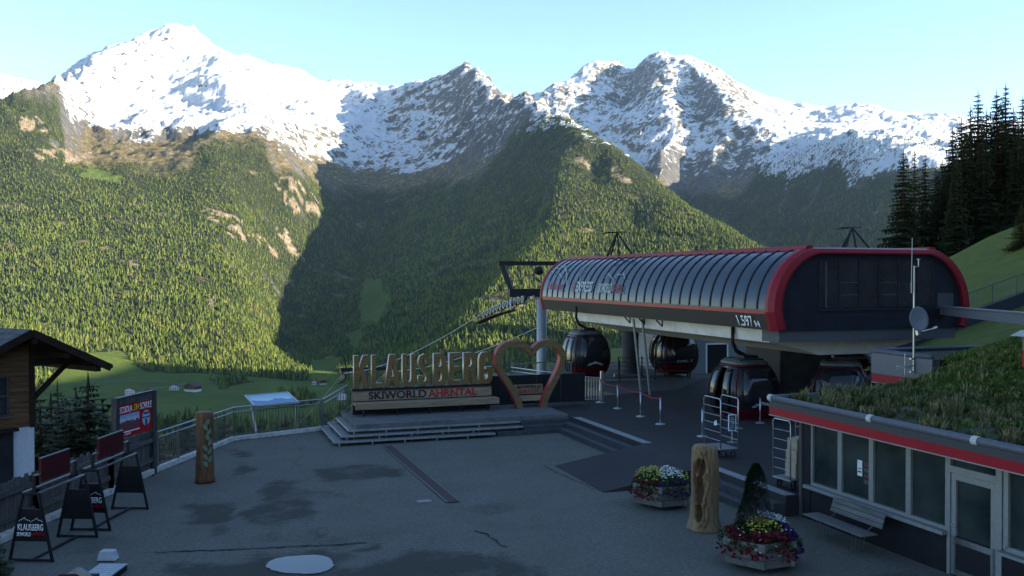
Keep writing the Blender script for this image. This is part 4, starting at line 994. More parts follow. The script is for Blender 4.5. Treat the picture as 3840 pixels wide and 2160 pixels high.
# bench in the heart
hb = empty('heart_bench', W(u_at(1750 + 690 / 2.8975, 36.4), 36.4, ZS), AX); tag(hb, 'small slatted bench with printed backrest inside the wooden heart', 'bench')
for i in range(6):
    b = MB(); b.obox((0, .22 + i * .01, .52 + i * .066), (.66, 0, 0), (0, .012, 0), (0, .004, .03)); b.build('back_slat', M_PINE, hb)
for i in range(4):
    b = MB(); b.box(-.52, .56, -.25 + i * .11, -.15 + i * .11, .4, .44); b.build('seat_slat', M_PINE, hb)
b = MB(); b.box(-.52, .56, -.275, -.255, .26, .445); b.build('seat_front', M_PINE, hb)
for x in (-.48, .44):
    b = MB(); b.box(x, x + .07, -.2, .2, 0, .4); b.build('leg', M_DARKB, hb)
    b = MB(); b.beam((x + .03, .2, .3), (x + .03, .29, .92), .06, .04); b.build('back_support', M_DARKB, hb)
text_on('lettering', 'SKIWORLD', (-.52, .203, .72), ux, (0, .15, 1), 1.08, .13, M_INK, hb, bold=.018)
text_on('lettering', 'AHRNTAL', (-.46, .195, .545), ux, (0, .15, 1), .96, .13, M_INKR, hb, bold=.018)
# dark screen wall behind the heart
sw = empty('screen_wall', W(11.6, 36.95, ZS), AX); tag(sw, 'low dark glass screen wall behind the wooden heart', 'wall')
for i in range(4):
    b = MB(); b.box(i * 1.13, i * 1.13 + 1.11, 0, .05, .02, 1.2); b.build('panel', mat('dark_glass_panel', (.012, .014, .017), .4, spec=.3, var=.3), sw)
    b = MB(); b.box(i * 1.13 - .015, i * 1.13 + .015, .05, .11, 0, 1.2); b.build('post', M_DARKB, sw)
b = MB(); b.box(0, 4.52, -.01, .07, 1.2, 1.24); b.build('cap', M_DARKB, sw)
# white bar gate and railing beyond the wall
g0 = W(17.2, 37.6, ZP); gate = empty('bar_gate', g0, AX); tag(gate, 'narrow white bar gate standing beside the dark screen wall', 'gate')
gx0, gx1 = -1.05, -.12
b = MB(); b.tube([(gx0, 0, .08), (gx0, 0, 1.12), (gx1, 0, 1.0), (gx1, 0, .08)], .025, 6, closed=True); b.build('frame', M_STEEL, gate)
for i in range(6):
    x = gx0 + (gx1 - gx0) * (i + 1) / 7; b = MB(); b.tube([(x, 0, .08), (x, 0, 1.11 - .12 * (i + 1) / 7)], .014, 5); b.build('bar', M_STEEL, gate)
b = MB(); b.box(-.06, .06, -.06, .06, 0, 1.3); b.build('post', M_STEEL, gate)
rt = railing('ramp_railing', [W(14.3, 41.5, .75), W(16.9, 38.6, ZP)], 'double steel hand rail sloping down behind the heart', h=.85, gap=.16, z0=.1)
railing('rear_railing', [W(14.4, 41.8, .75), W(18.0, 43.0, .75)], 'short dark bar railing in front of the hanging cabin behind the heart', h=.95, gap=.13, z0=.1, rails=1, mt=mat('dark_galv', (.16, .17, .18), .5, .5))
# stanchions
def stanchion(p, label, h=.97, belt_to=None, r=.032):
    root = empty('stanchion', p); tag(root, label, 'stanchion', 'queue stanchions on the platform')
    b = MB(); b.lathe([(.19, 0), (.19, .012), (.16, .03), (.05, .045), (.04, .06)], 18); b.build('base', M_STEEL, root, smooth=True)
    b = MB(); b.tube([(0, 0, .04), (0, 0, h)], r, 10); b.build('pole', M_STEEL, root, smooth=True)
    b = MB(); b.tube([(0, 0, h), (0, 0, h + .05)], .04, 10); b.build('belt_head', mat('grey_plastic', (.1, .1, .11), .5), root)
    if belt_to is not None:
        b = MB(); d = belt_to - p; n = 8; vs = []
        for i in range(n + 1):
            t = i / n; q = d * t + Vector((0, 0, h - .01 - .12 * 4 * t * (1 - t) * .6)); vs += [q + Vector((0, 0, .025)), q - Vector((0, 0, .035))]
        sdv = Vector((-d.y, d.x, 0)).normalized() * .004
        vv = [v + sdv for v in vs] + [v - sdv for v in vs]; k = len(vs); fs = []
        for i in range(n): fs += [(2 * i, 2 * i + 1, 2 * i + 3, 2 * i + 2), (k + 2 * i, k + 2 * i + 2, k + 2 * i + 3, k + 2 * i + 1), (2 * i, 2 * i + 2, k + 2 * i + 2, k + 2 * i), (2 * i + 1, k + 2 * i + 1, k + 2 * i + 3, 2 * i + 3)]
        b.add(vv, fs); b.build('belt', mat('red_belt', (.2, .03, .048), .6), root)
    return root
S4 = [gz(5, 1450, 838, ZP), gz(5, 1640, 905, ZP), gz(5, 1890, 992, ZP), gz(5, 2105, 1075, ZP)]
nm = ['first stanchion of the red belt line, by the bar gate', 'second stanchion of the red belt line, next after the gate one', 'third stanchion of the red belt line, next to the belt end', 'last stanchion at the loose end of the red belt']
for i, p in enumerate(S4): stanchion(p, nm[i], belt_to=S4[i + 1] if i < 3 else None)
stanchion(gz(12, 822, 1265, ZP), 'beltless stanchion between the red belt line and the luggage cart', .93)
stanchion(gz(12, 1212, 1175, ZP), 'beltless stanchion seen behind the empty luggage cart', .93)
stanchion(gz(12, 1450, 1118, ZP), 'beltless stanchion beside the open cabin', .9)
# notice on a stand
ns = empty('notice_stand', gz(12, 1145, 1330, ZP), AX - .1); tag(ns, 'framed price notice on a thin steel stand behind the empty luggage cart', 'notice stand')
b = MB(); b.lathe([(.17, 0), (.17, .012), (.03, .03)], 16); b.build('base', M_STEEL, ns)
b = MB(); b.tube([(0, 0, .02), (0, 0, .42)], .03, 8); b.build('pole', M_STEEL, ns)
b = MB(); b.box(-.12, .12, -.012, .012, .4, .9); sh_ = b.build('sheet', mat('notice_blue', (.05, .06, .09), .4), ns)
b = MB()
for a in ((-.135, -.115, .4, .92), (.115, .135, .4, .92)): b.box(a[0], a[1], -.02, .02, a[2], a[3])
b.box(-.135, .135, -.02, .02, .385, .405); b.box(-.135, .135, -.02, .02, .9, .925); b.build('frame', M_WHITE, sh_)
b = MB()
for i in range(6): b.box(-.07 + .01 * (i % 3), .07 - .012 * (i % 2), -.016, -.013, .48 + i * .065, .5 + i * .065)
b.build('print', mat('print_grey', (.4, .42, .46), .5), sh_)
# luggage carts
def cart(p, rz, label, L=1.25, Wd=.75, wheels=True):
    root = empty('luggage_cart', p, rz); tag(root, label, 'cart', 'luggage carts on the platform')
    b = MB(); b.box(-L / 2, L / 2, -Wd / 2, Wd / 2, .24, .28); b.build('deck', mat('cart_deck', (.22, .23, .24), .5, .7, var=.3, scale=40), root, bevel=.01)
    for s in (-1, 1):
        x = s * (L / 2 - .02); b = MB()
        b.tube([(x, -Wd / 2 + .02, .25), (x, -Wd / 2 + .02, 1.72), (x, -Wd / 2 + .08, 1.79), (x, Wd / 2 - .08, 1.79), (x, Wd / 2 - .02, 1.72), (x, Wd / 2 - .02, .25)], .018, 7); fr = b.build('end_hoop', M_STEEL, root, smooth=True)
        for i in range(5):
            z = .52 + i * .25; b = MB(); b.tube([(x, -Wd / 2 + .02, z), (x, Wd / 2 - .02, z)], .011, 6); b.build('cross_bar', M_STEEL, fr)
    for sx in (-1, 1):
        for sy in (-1, 1):
            c = Vector((sx * (L / 2 - .15), sy * (Wd / 2 - .1), .1)); b = MB()
            b.tube([c + Vector((0, -.02, 0)), c + Vector((0, .02, 0))], .1, 14); wh = b.build('wheel', mat('wheel_rubber', (.03, .03, .032), .6), root)
            b = MB(); b.box(c.x - .03, c.x + .03, c.y - .03, c.y - .024, .06, .24); b.box(c.x - .03, c.x + .03, c.y + .024, c.y + .03, .06, .24); b.box(c.x - .04, c.x + .04, c.y - .04, c.y + .04, .215, .24); b.build('fork', M_STEEL, wh)
    return root
c1 = UV(gz(14, 1200, 250, ZP + .2)); ca_ = cart(W(c1[0] + .02, c1[1] + .2, ZP), AX, 'empty steel luggage cart with tall ladder ends on the platform', .65, 1.0)
b = MB(); b.add([(-.0, -.42, .9), (0, -.42, .9)] * 0 + [(-.315, -.3, .98), (-.315, -.12, .95), (-.315, -.16, 1.09), (-.315, -.26, 1.12), (-.32, -.3, .98), (-.32, -.12, .95), (-.32, -.16, 1.09), (-.32, -.26, 1.12)], [(0, 1, 2, 3), (7, 6, 5, 4), (0, 4, 5, 1), (1, 5, 6, 2), (2, 6, 7, 3), (3, 7, 4, 0)]); b.build('sticker', mat('sticker', (.5, .6, .64), .4), ca_)
c2 = UV(gz(14, 1900, 560, ZP + .25)); cart(W(c2[0] + .15, c2[1] + .0, ZP), AX + .1, 'steel luggage cart loaded with cardboard boxes by the office corner', .8, .7)
M_CARD = mat('cardboard', (.30, .25, .2), .8, var=.2)
for i, (z, w, h) in enumerate(((.285, .5, .36), (.647, .48, .34), (.99, .42, .3))):
    b = MB(); b.box(-w / 2, w / 2, -w / 2 * .8, w / 2 * .8, 0, h); o = b.build('cardboard_box', M_CARD, bevel=.006); o.location = W(c2[0] + .28, c2[1] - .02, ZP + z); o.rotation_euler.z = AX + .1 + .05 * i
    tag(o, ['lowest cardboard box on the loaded luggage cart', 'middle cardboard box on the loaded luggage cart', 'topmost cardboard box on the loaded luggage cart'][i], 'box', 'boxes on the luggage cart')
    b = MB(); b.box(-.03, .03, -w / 2 * .8 - .002, w / 2 * .8 + .002, -.0 + .002, h + .003); b.build('tape', mat('box_tape', (.36, .31, .24), .4), o)
# ------------------------------------------------------------------ gondola top station
V0, V1 = 28.2, 50.8; U0, U1 = 19.4, 28.25; UC = (U0 + U1) / 2; SL = V1 - V0
st = empty('gondola_station', W(UC, V0, 0), AX); tag(st, 'gondola lift station with curved blue glass shell, red rims and black apron', 'station')
HWD = (U1 - U0) / 2
M_SRED = mat('station_red', (.17, .014, .022), .38, var=.1, scale=3)
M_SREDB = mat('station_red_bright', (.26, .022, .018), .4, var=.1, scale=3)
M_SBLK = mat('station_black', (.022, .022, .026), .5, var=.2, scale=3)
M_SDRK = mat('station_dark_panel', (.016, .018, .026), .5, var=.2, scale=2)
M_SGRY = mat('station_underside', (.5, .5, .47), .6, var=.15, scale=2)
t = NT('station_glass'); n = t.noise(t.coord((1, 1, 1)), .6, 3, .5)
t.set(color=t.ramp(n, (.3, (.01, .02, .034)), (.7, (.016, .028, .045))), rough=.16, spec=.22)
M_SGLS = t.m
ZB, ZT, ZTOP = 4.06, 4.77, 7.0
def arc(s, n=12, du=0.0, dz=0.0):
    """side profile of the shell: from the red eaves line up to the flat roof; s=-1 left, +1 right (x from the centre line)"""
    out = []
    xe, xt = HWD, HWD - 1.7
    for i in range(n + 1):
        a = i / n * math.pi / 2 * .88; A = math.pi / 2 * .88
        k = math.sin(a) / math.sin(A); m = (1 - math.cos(a)) / (1 - math.cos(A))
        out.append((s * (xe - (xe - xt) * m + du), ZT + (ZTOP - ZT) * k + dz))
    return out
NP_ = 28; pw = SL / NP_
def strip(prof, y0, y1, thick=.04):
    b = MB(); n = len(prof); vs = []
    for y in (y0, y1):
        for (x, z) in prof: vs.append((x, y, z))
    inner = []
    for y in (y0, y1):
        for (x, z) in prof: inner.append((x * (1 - thick / HWD), y, z - thick * .6))
    o = 2 * n
    fs = [(i, i + 1, n + i + 1, n + i) for i in range(n - 1)] + [(o + i, o + n + i, o + n + i + 1, o + i + 1) for i in range(n - 1)]
    fs += [(0, n, o + n, o), (n - 1, o + n - 1, o + 2 * n - 1, 2 * n - 1)]
    fs += [(i, o + i, o + i + 1, i + 1) for i in range(n - 1)] + [(n + i, n + i + 1, o + n + i + 1, o + n + i) for i in range(n - 1)]
    no = n - 1; b.add(vs + inner, fs[no:]); b.add(vs, fs[:no]); return b
for s in (-1, 1):
    pm_ = strip(arc(s, 12), .025, pw - .025).mesh('glass_pane', M_SGLS); pm_.polygons.foreach_set('use_smooth', [True] * len(pm_.polygons)); pm_.set_sharp_from_angle(angle=R(25))
    rm_ = strip(arc(s, 12, .03, .02), -.035, .035, .08).mesh('rib', M_SBLK)
    for i in range(NP_):
        inst('glass_pane', pm_, st, (0, i * pw, 0))
        if i: inst('rib', rm_, st, (0, i * pw, 0))
# roof deck
b = MB(); b.box(-(HWD - 1.7), HWD - 1.7, 0, SL, ZTOP - .12, ZTOP + .02); b.build('roof_deck', M_SDRK, st)
for s in (-1, 1):
    b = MB(); x = s * (HWD - 1.66); nseg = 9
    for i in range(nseg):
        b = MB(); y0, y1 = i * SL / nseg, (i + 1) * SL / nseg - .02
        b.add([(x - .17, y0, ZTOP - .06), (x + .17, y0, ZTOP - .06), (x + .13, y0, ZTOP + .1), (x - .13, y0, ZTOP + .1), (x - .17, y1, ZTOP - .06), (x + .17, y1, ZTOP - .06), (x + .13, y1, ZTOP + .1), (x - .13, y1, ZTOP + .1)], [(0, 1, 2, 3), (7, 6, 5, 4), (0, 4, 5, 1), (1, 5, 6, 2), (2, 6, 7, 3), (3, 7, 4, 0)]); b.build('ridge_cover', M_SRED, st)
    # eaves line and black apron
    b = MB(); b.box(min(s * HWD, s * (HWD - .1)), max(s * HWD, s * (HWD - .1)), 0, SL, ZT - .13, ZT); b.build('eaves_trim', M_SREDB, st)
    b = MB(); b.box(min(s * (HWD + .02), s * (HWD - .1)), max(s * (HWD + .02), s * (HWD - .1)), 0, SL, ZT - .005, ZT + .05); b.build('glazing_bead', mat('bead_grey', (.1, .11, .11), .5), st)
    b = MB(); xo, xi = s * (HWD - .01), s * (HWD - .16); b.add([(xo, 0, ZT - .13), (xi, 0, ZB), (s * (HWD - .3), 0, ZB), (s * (HWD - .2), 0, ZT - .13), (xo, SL, ZT - .13), (xi, SL, ZB), (s * (HWD - .3), SL, ZB), (s * (HWD - .2), SL, ZT - .13)], [(0, 1, 2, 3), (7, 6, 5, 4), (0, 4, 5, 1), (1, 5, 6, 2), (2, 6, 7, 3), (3, 7, 4, 0)]); b.build('apron', mat('apron_dark', (.034, .032, .03), .55, var=.15), st)
# end rims (thick red tube along the section), near and far
def rim_path():
    L = [(-(HWD - .18), ZB - .02), (-(HWD), ZT - .05)] + arc(-1, 10)[1:] + arc(1, 10)[::-1][:-1] + [(HWD, ZT - .05), (HWD - .18, ZB - .02)]
    return L
for y0, y1, y2, nmz in ((-.22, .06, .24, 'near'), (SL - .16, SL + .04, SL + .14, 'far')):
    P = rim_path(); n = len(P); b = MB(); vs = []
    cx, cz = 0.0, 5.2
    def off(p, d):
        vx, vz = p[0] - cx, p[1] - cz; l = math.hypot(vx, vz); return (p[0] + vx / l * d, p[1] + vz / l * d)
    prof = [(y0, -.36), (y0 - .02, -.27), (y0 + .03, -.04), (y1, .07), (y2, .07), (y2 + .02, .0), (y2, -.2)]
    for p in P:
        for (yy_, d) in prof: q = off(p, d); vs.append((q[0], yy_, q[1]))
    k = len(prof); fs = [(i * k + j, i * k + (j + 1) % k, (i + 1) * k + (j + 1) % k, (i + 1) * k + j) for i in range(n - 1) for j in range(k)]
    fs += [tuple(range(k)), tuple((n - 1) * k + j for j in range(k - 1, -1, -1))]
    b.add(vs, fs); b.build('end_rim', M_SRED, st, smooth=False, bevel=.0)
# end walls
for y, nm in ((.0, 'near'), (SL - .05, 'far')):
    P = [(p[0] * .985, p[1]) for p in rim_path()]; b = MB(); b.prism(P, (0, y, 0), (1, 0, 0), (0, 0, 1), (0, .05, 0)); ew = b.build('end_wall', M_SDRK, st)
    if nm == 'near':
        # window band: dark panes between mullions, two guard rails behind the glass
        M_WG = mat('end_window_glass', (.016, .02, .026), .12, spec=.6, var=.4, scale=1.2)
        xs = [-2.35, -1.5, -.62, .28, 1.15, 2.05, 2.75]
        for i in range(6):
            b = MB(); b.box(xs[i] + .05, xs[i + 1] - .05, -.02, -.004, 4.85, 6.55); wp = b.build('end_window', M_WG, st)
            if i in (1, 3):
                b = MB()
                for z in (5.3, 5.75): b.box(xs[i] + .08, xs[i + 1] - .08, -.034, -.022, z, z + .025)
                b.build('guard_rail', M_GALV, wp)
        for i, x in enumerate(xs):
            b = MB(); b.box(x - .035, x + .035, -.05, -.003, 4.8, 6.6); b.build('mullion', M_SBLK, st)
        b = MB(); b.box(-2.12, -2.06, -.06, -.03, 4.85, 6.5); b.build('light_strut', M_GALV, st)
        b = MB(); b.box(-2.4, 2.8, -.045, -.003, 4.74, 4.8); b.build('window_sill', M_SBLK, st)
        for x in (-3.6, -2.9, 3.2, 3.8):
            b = MB(); b.box(x - .008, x + .008, -.012, -.002, 4.2, 5.6 if abs(x) > 3.5 else 6.3); b.build('wall_seam', M_SBLK, st)
        for z in (4.42, 4.7):
            b = MB(); b.box(-3.9, 3.9, -.011, -.002, z - .007, z + .007); b.build('wall_seam', M_SBLK, st)
        b = MB(); b.box(3.0, 3.75, -.03, -.002, 4.75, 5.35); b.build('access_panel', mat('access_panel', (.05, .053, .066), .5), st)
# underside: girder box with chamfered sides
b = MB(); sec = [(-(HWD - .7), ZB), (HWD - .7, ZB), (HWD - .8, ZB - .52), (2.3, ZB - .78), (1.45, 3.02), (-1.45, 3.02), (-2.3, ZB - .78), (-(HWD - .8), ZB - .52)]
b.prism(sec, (0, 1.2, 0), (1, 0, 0), (0, 0, 1), (0, SL - 4.2, 0)); b.build('underside', M_SGRY, st, bevel=.02)
b = MB(); b.box(-(HWD - .45), HWD - .45, .1, 1.15, 3.62, ZB); b.build('end_underside', mat('end_under_dark', (.07, .075, .085), .6), st)
# main pillar and far pillar
b = MB(); b.add([(-1.25, 3.9, 0), (1.25, 3.9, 0), (1.25, 6.4, 0), (-1.25, 6.4, 0), (-1.25, 3.9, 3.1), (1.25, 3.9, 3.1), (1.25, 6.4, 3.1), (-1.25, 6.4, 3.1)], [(3, 2, 1, 0), (4, 5, 6, 7), (0, 1, 5, 4), (1, 2, 6, 5), (2, 3, 7, 6), (3, 0, 4, 7)]); b.build('main_pillar', mat('pillar_dark', (.05, .052, .055), .75, var=.25, scale=2), st, bevel=.04)
b = MB(); b.lathe([(.95, -1.6), (.68, -.5), (.55, .6), (.48, 1.6), (.46, 4.0)], 22, (0, 20.0, 0)); b.build('far_pillar', mat('far_pillar_grey', (.055, .058, .062), .7, var=.2, scale=2), st, smooth=True)
# struts, small brackets under the apron
for y, dx in ((8.6, 0), (10.3, .05), (11.8, .02)):
    b = MB(); x = -(HWD - .35); b.tube([(x, y, ZB), (x, y, ZB - .28), (x + .1, y + .75, ZB - .05)], .035, 6); b.build('bracket', M_BLACK, st)
# lettering on the glass and the apron
def shell_pt(y, s_):
    """point on the left glass at arc fraction s_ (0 eaves .. 1 roof)"""
    P = arc(-1, 24, .03); i = s_ * 24; k = min(int(i), 23); f = i - k
    return Vector((P[k][0] * (1 - f) + P[k + 1][0] * f - .06, y, P[k][1] * (1 - f) + P[k + 1][1] * f + .03))
def text_shell(body, ya, yb, sa, sb, m, bold=.012, shear=0.0):
    me = text_poly(body, 1.0, bold, 1.0, shear); co = np.empty(len(me.vertices) * 3); me.vertices.foreach_get('co', co); co = co.reshape(-1, 3); mn, mx = co.min(0), co.max(0); q = (co - mn) / np.maximum(mx - mn, 1e-6)
    out = [shell_pt(ya + (yb - ya) * a, sa + (sb - sa) * c) for a, c, _ in q]; me.vertices.foreach_set('co', [c for p in out for c in p]); me.materials.clear(); me.materials.append(m); me.update()
    o = bpy.data.objects.new('lettering', me); link(o, st); return o
def line_shell(pts, m, w=.03):
    b = MB(); P = [shell_pt(y, s_) for y, s_ in pts]
    for p, q in zip(P[:-1], P[1:]): b.beam(p, q, w, .01, up=(-.7, 0, .7))
    b.build('logo', m, st)
M_LW = mat('glass_print_white', (.34, .38, .4), .5); M_LR = mat('glass_print_red', (.2, .025, .05), .5)
def yv(px_full, s_=.25):
    """distance along the shell for a photograph column at arc fraction s_"""
    lo_, hi_ = 0.0, SL
    for _ in range(40):
        m_ = (lo_ + hi_) / 2; p = shell_pt(m_, s_); w_ = W(UC + p.x, V0 + p.y); 
        if 1920 + w_.x / w_.y * F_PX > px_full: lo_ = m_
        else: hi_ = m_
    return lo_
z6 = lambda x: 1850 + x / 2.8975
text_shell('Klausberg', yv(z6(595)), yv(z6(760)), .10, .30, M_LR, .006, .15)
text_shell('EXPRESS', yv(z6(905)), yv(z6(1078)), .12, .30, M_LW, .02)
text_shell('K·', yv(z6(862)), yv(z6(898)), .12, .30, M_LR, .014)
text_shell('SKIWORLD', yv(z6(1150)), yv(z6(1292)), .12, .27, M_LW, .012)
text_shell('AHRNTAL', yv(z6(1298)), yv(z6(1415)), .12, .27, M_LR, .012)
h1 = [(590, .38), (640, .52), (655, .47), (690, .62), (715, .55), (740, .66), (760, .60), (775, .68), (800, .52)]
line_shell([(yv(z6(x), s_), s_) for x, s_ in h1], M_LW); line_shell([(yv(z6(x), s_), s_) for x, s_ in [(690, .34), (720, .46), (745, .36), (780, .6), (800, .42), (790, .25)]], M_LW)
for hh in ([(1215, .36), (1250, .46), (1275, .40), (1300, .34)], [(1310, .36), (1350, .44), (1390, .42), (1415, .47), (1425, .36)]): line_shell([(yv(z6(x), s_), s_) for x, s_ in hh], M_LW)
line_shell([(yv(z6(840), .02), .02), (yv(z6(905), .4), .4), (yv(z6(1000), .78), .78)], M_LW, .02); line_shell([(yv(z6(925), .4), .4), (yv(z6(1110), .8), .8), (yv(z6(1010), .62), .62), (yv(z6(945), .45), .45), (yv(z6(940), .05), .05)], M_LW, .02)
# altitude on the apron: stands on the sloping black band
a0, a1 = yv(2500 + 735 / 2.8975, 0), yv(2500 + 900 / 2.8975, 0); m0, m1 = yv(2500 + 915 / 2.8975, 0), yv(2500 + 965 / 2.8975, 0)
tl = Vector((-.15, 0, .36)).normalized()
text_on('lettering', '1.597', Vector((-(HWD - .15), a0, ZB + .08)), (0, -1, 0), tl, a0 - a1, .44, M_WHITE, st, bold=.012, off=.012, depth=.004)
text_on('lettering', 'M', Vector((-(HWD - .15), m0, ZB + .08)), (0, -1, 0), tl, m0 - m1, .26, M_WHITE, st, bold=.03, off=.012, depth=.004)
# ------------------------------------------------------------------ things on the station roof
def tripod(u, v, h, label):
    root = empty('roof_tripod', W(u, v, ZTOP + .02), AX); tag(root, label, 'tripod', 'lifting tripods on the station roof')
    for dx, dy in ((-.75, -.4), (.75, -.4), (0, .8), (-.05, -.35)):
        b = MB(); b.tube([(dx, dy, 0), (.0, 0, h)], [.06, .035], 6); b.build('leg', M_BLACK, root)
    b = MB(); b.tube([(-.7, 0, h - .02), (.55, .1, h + .03)], .025, 6); b.tube([(-.75, .08, h - .08), (.1, .08, h + .0)], .018, 6); b.build('arm', M_BLACK, root)
    return root
def on_roof(px, py):
    d = ray(px, py); tt_ = (ZTOP - CAM_H) / d.z; return UV(Vector((d.x * tt_, d.y * tt_, 0)))
tripod(u_at(2314, 44.0), 44.0, 1.25, 'black tripod on the far part of the station roof')
tripod(u_at(3195, 33.0), 33.0, 1.05, 'black tripod on the near part of the station roof')
# ------------------------------------------------------------------ far end: pole with ladder, cross-arm, sheave train, ropes
po = empty('rope_mast', W(19.85, 52.0, 0)); tag(po, 'grey steel mast with ladder at the far end of the station', 'mast'); po.rotation_euler.z = AX
b = MB(); b.tube([(0, 0, -4), (0, 0, 4.6)], .3, 16); b.build('tube', mat('mast_grey', (.27, .29, .29), .5, .4), po, smooth=True)
b = MB()
for x in (.62, .98): b.tube([(x, -.1, -3), (x, -.1, 4.5)], .025, 5)
for i in range(24): b.tube([(.62, -.1, -2.9 + i * .31), (.98, -.1, -2.9 + i * .31)], .014, 4)
b.build('ladder', M_GALV, po)
b = MB(); b.tube([(.75, -.25, -3), (.75, -.25, 4.5)], .02, 5); b.build('guard_rail', M_GALV, po)
sv = empty('sheave_assembly', W(20.3, 59.5, 0), AX); tag(sv, 'dark sheave train with rope wheels and cross-arm beyond the station', 'sheave train')
def zline(y): return 4.62 - .105 * (y + 4) - .006 * (y + 4) ** 2
wm = MB(); wm.tube([(-.06, 0, 0), (.06, 0, 0)], .23, 16); wme = wm.mesh('rope_wheel', mat('wheel_dark', (.05, .05, .055), .5, .4)); rmm = MB(); rmm.tube([(0, .2 * math.cos(a), .2 * math.sin(a)) for a in np.linspace(0, 2 * math.pi, 14, endpoint=False)], .045, 5, closed=True); rme = rmm.mesh('rim', mat('wheel_rim', (.34, .34, .31), .5, .3))
for i in range(12):
    y = -4.0 + i * .74; o = inst('rope_wheel', wme, sv, (-.35, y, zline(y) - .1)); inst('rim', rme, o, (-.08, 0, 0))
b = MB()
for i in range(11): y = -4.0 + i * .74; b.beam((-.15, y, zline(y)), (-.15, y + .74, zline(y + .74)), .14, .3)
b.build('beam', M_SBLK, sv)
b = MB()
for i in range(8): y = -3.5 + i * .95; b.beam((-.9, y, zline(y) - .75), (-.9, y + .95, zline(y + .95) - .75), .6, .06)
b.build('catwalk', M_SBLK, sv)
b = MB()
for y in (-3.0, -.2, 2.6): b.beam((-.2, y, zline(y) - .2), (-.8, y, zline(y) - .75), .06, .06)
b.build('hanger', M_SBLK, sv)
b = MB(); b.box(-.3, 6.5, -1.2, -.75, 4.6, 5.15); b.build('cross_beam', M_SBLK, sv)
b = MB(); b.beam((-.1, -.9, 5.1), (-.6, -.6, 6.75), .28, .3); b.beam((-.9, -.6, 6.85), (6, -.9, 6.85), .22, .28); b.build('upper_arm', M_SBLK, sv)
b = MB(); b.lathe([(.02, 0), (.3, .12), (.34, .3), (.28, .5), (.05, .58)], 12, (1.9, -.75, 6.05)); b.build('hoist', M_BLACK, sv)
b = MB(); b.beam((-1.3, -4.2, 4.0), (-.2, -1, 4.4), .08, .2); b.build('gusset', M_SGRY, sv)
# lower tower and the two ropes running down to it
tw0 = W(23.4, 131.5, 0)
lt = empty('lift_tower', (tw0.x, tw0.y, hgt(np.array([tw0.x]), np.array([tw0.y]))[0]), AX); tag(lt, 'distant lift tower head carrying the ropes below the stage', 'lift tower'); tz = -lt.location.z
b = MB(); b.tube([(0, 0, 0), (0, 0, tz - 7.2)], [.8, .5], 12); b.build('shaft', mat('tower_grey', (.1, .11, .11), .6, .3), lt)
b = MB(); b.box(-3.4, 3.4, -.3, .3, tz - 7.4, tz - 6.9); b.build('cross_arm', M_SBLK, lt)
for s in (-1, 1):
    b = MB()
    for i in range(8): b.tube([(s * 3.1 - .1, -2.2 + i * .62, tz - 8.0 - .12 * i), (s * 3.1 + .1, -2.2 + i * .62, tz - 8.0 - .12 * i)], .26, 10)
    b.beam((s * 3.1, -2.4, tz - 7.7), (s * 3.1, 2.6, tz - 8.6), .25, .3); b.beam((s * 3.1 - .5, -2.6, tz - 8.6), (s * 3.1 - .5, 2.6, tz - 9.4), .6, .06); b.beam((s * 3.1, 0, tz - 6.9), (s * 3.1, .2, tz - 8.2), .2, .3); b.build('sheave_train', M_SBLK, lt)
    b = MB(); b.beam((s * 2.6, -.1, tz - 6.9), (s * 3.0, -.1, tz - 5.2), .14, .14); b.beam((s * 3.0, -.1, tz - 5.2), (s * 4.4, -.1, tz - 5.2), .1, .1); b.build('lifting_frame', M_SBLK, lt)
for u, ub, lab in ((20.3, 20.3, 'steel haul rope descending behind the letters K and L'), (26.6, 26.5, 'steel haul rope descending behind the letters S and B')):
    p0 = W(u, 54.5, 4.75 if u < 21 else 4.3); p1 = W(u, 62.5, 3.9 if u < 21 else 3.6); p2 = W(ub, 131, -7.6); p3 = W(ub, 420, -75); 
    pts = [p0, p1] + [p1.lerp(p2, i / 12) - Vector((0, 0, 1.1 * 4 * (i / 12) * (1 - i / 12))) for i in range(1, 12)] + [p2] + [p2.lerp(p3, i / 10) - Vector((0, 0, 4 * 4 * (i / 10) * (1 - i / 10))) for i in range(1, 11)]
    b = MB(); b.tube(pts, .035, 5); o = b.build('haul_rope', mat('rope_steel', (.34, .34, .33), .5, .5)); tag(o, lab, 'rope', 'haul ropes of the lift')
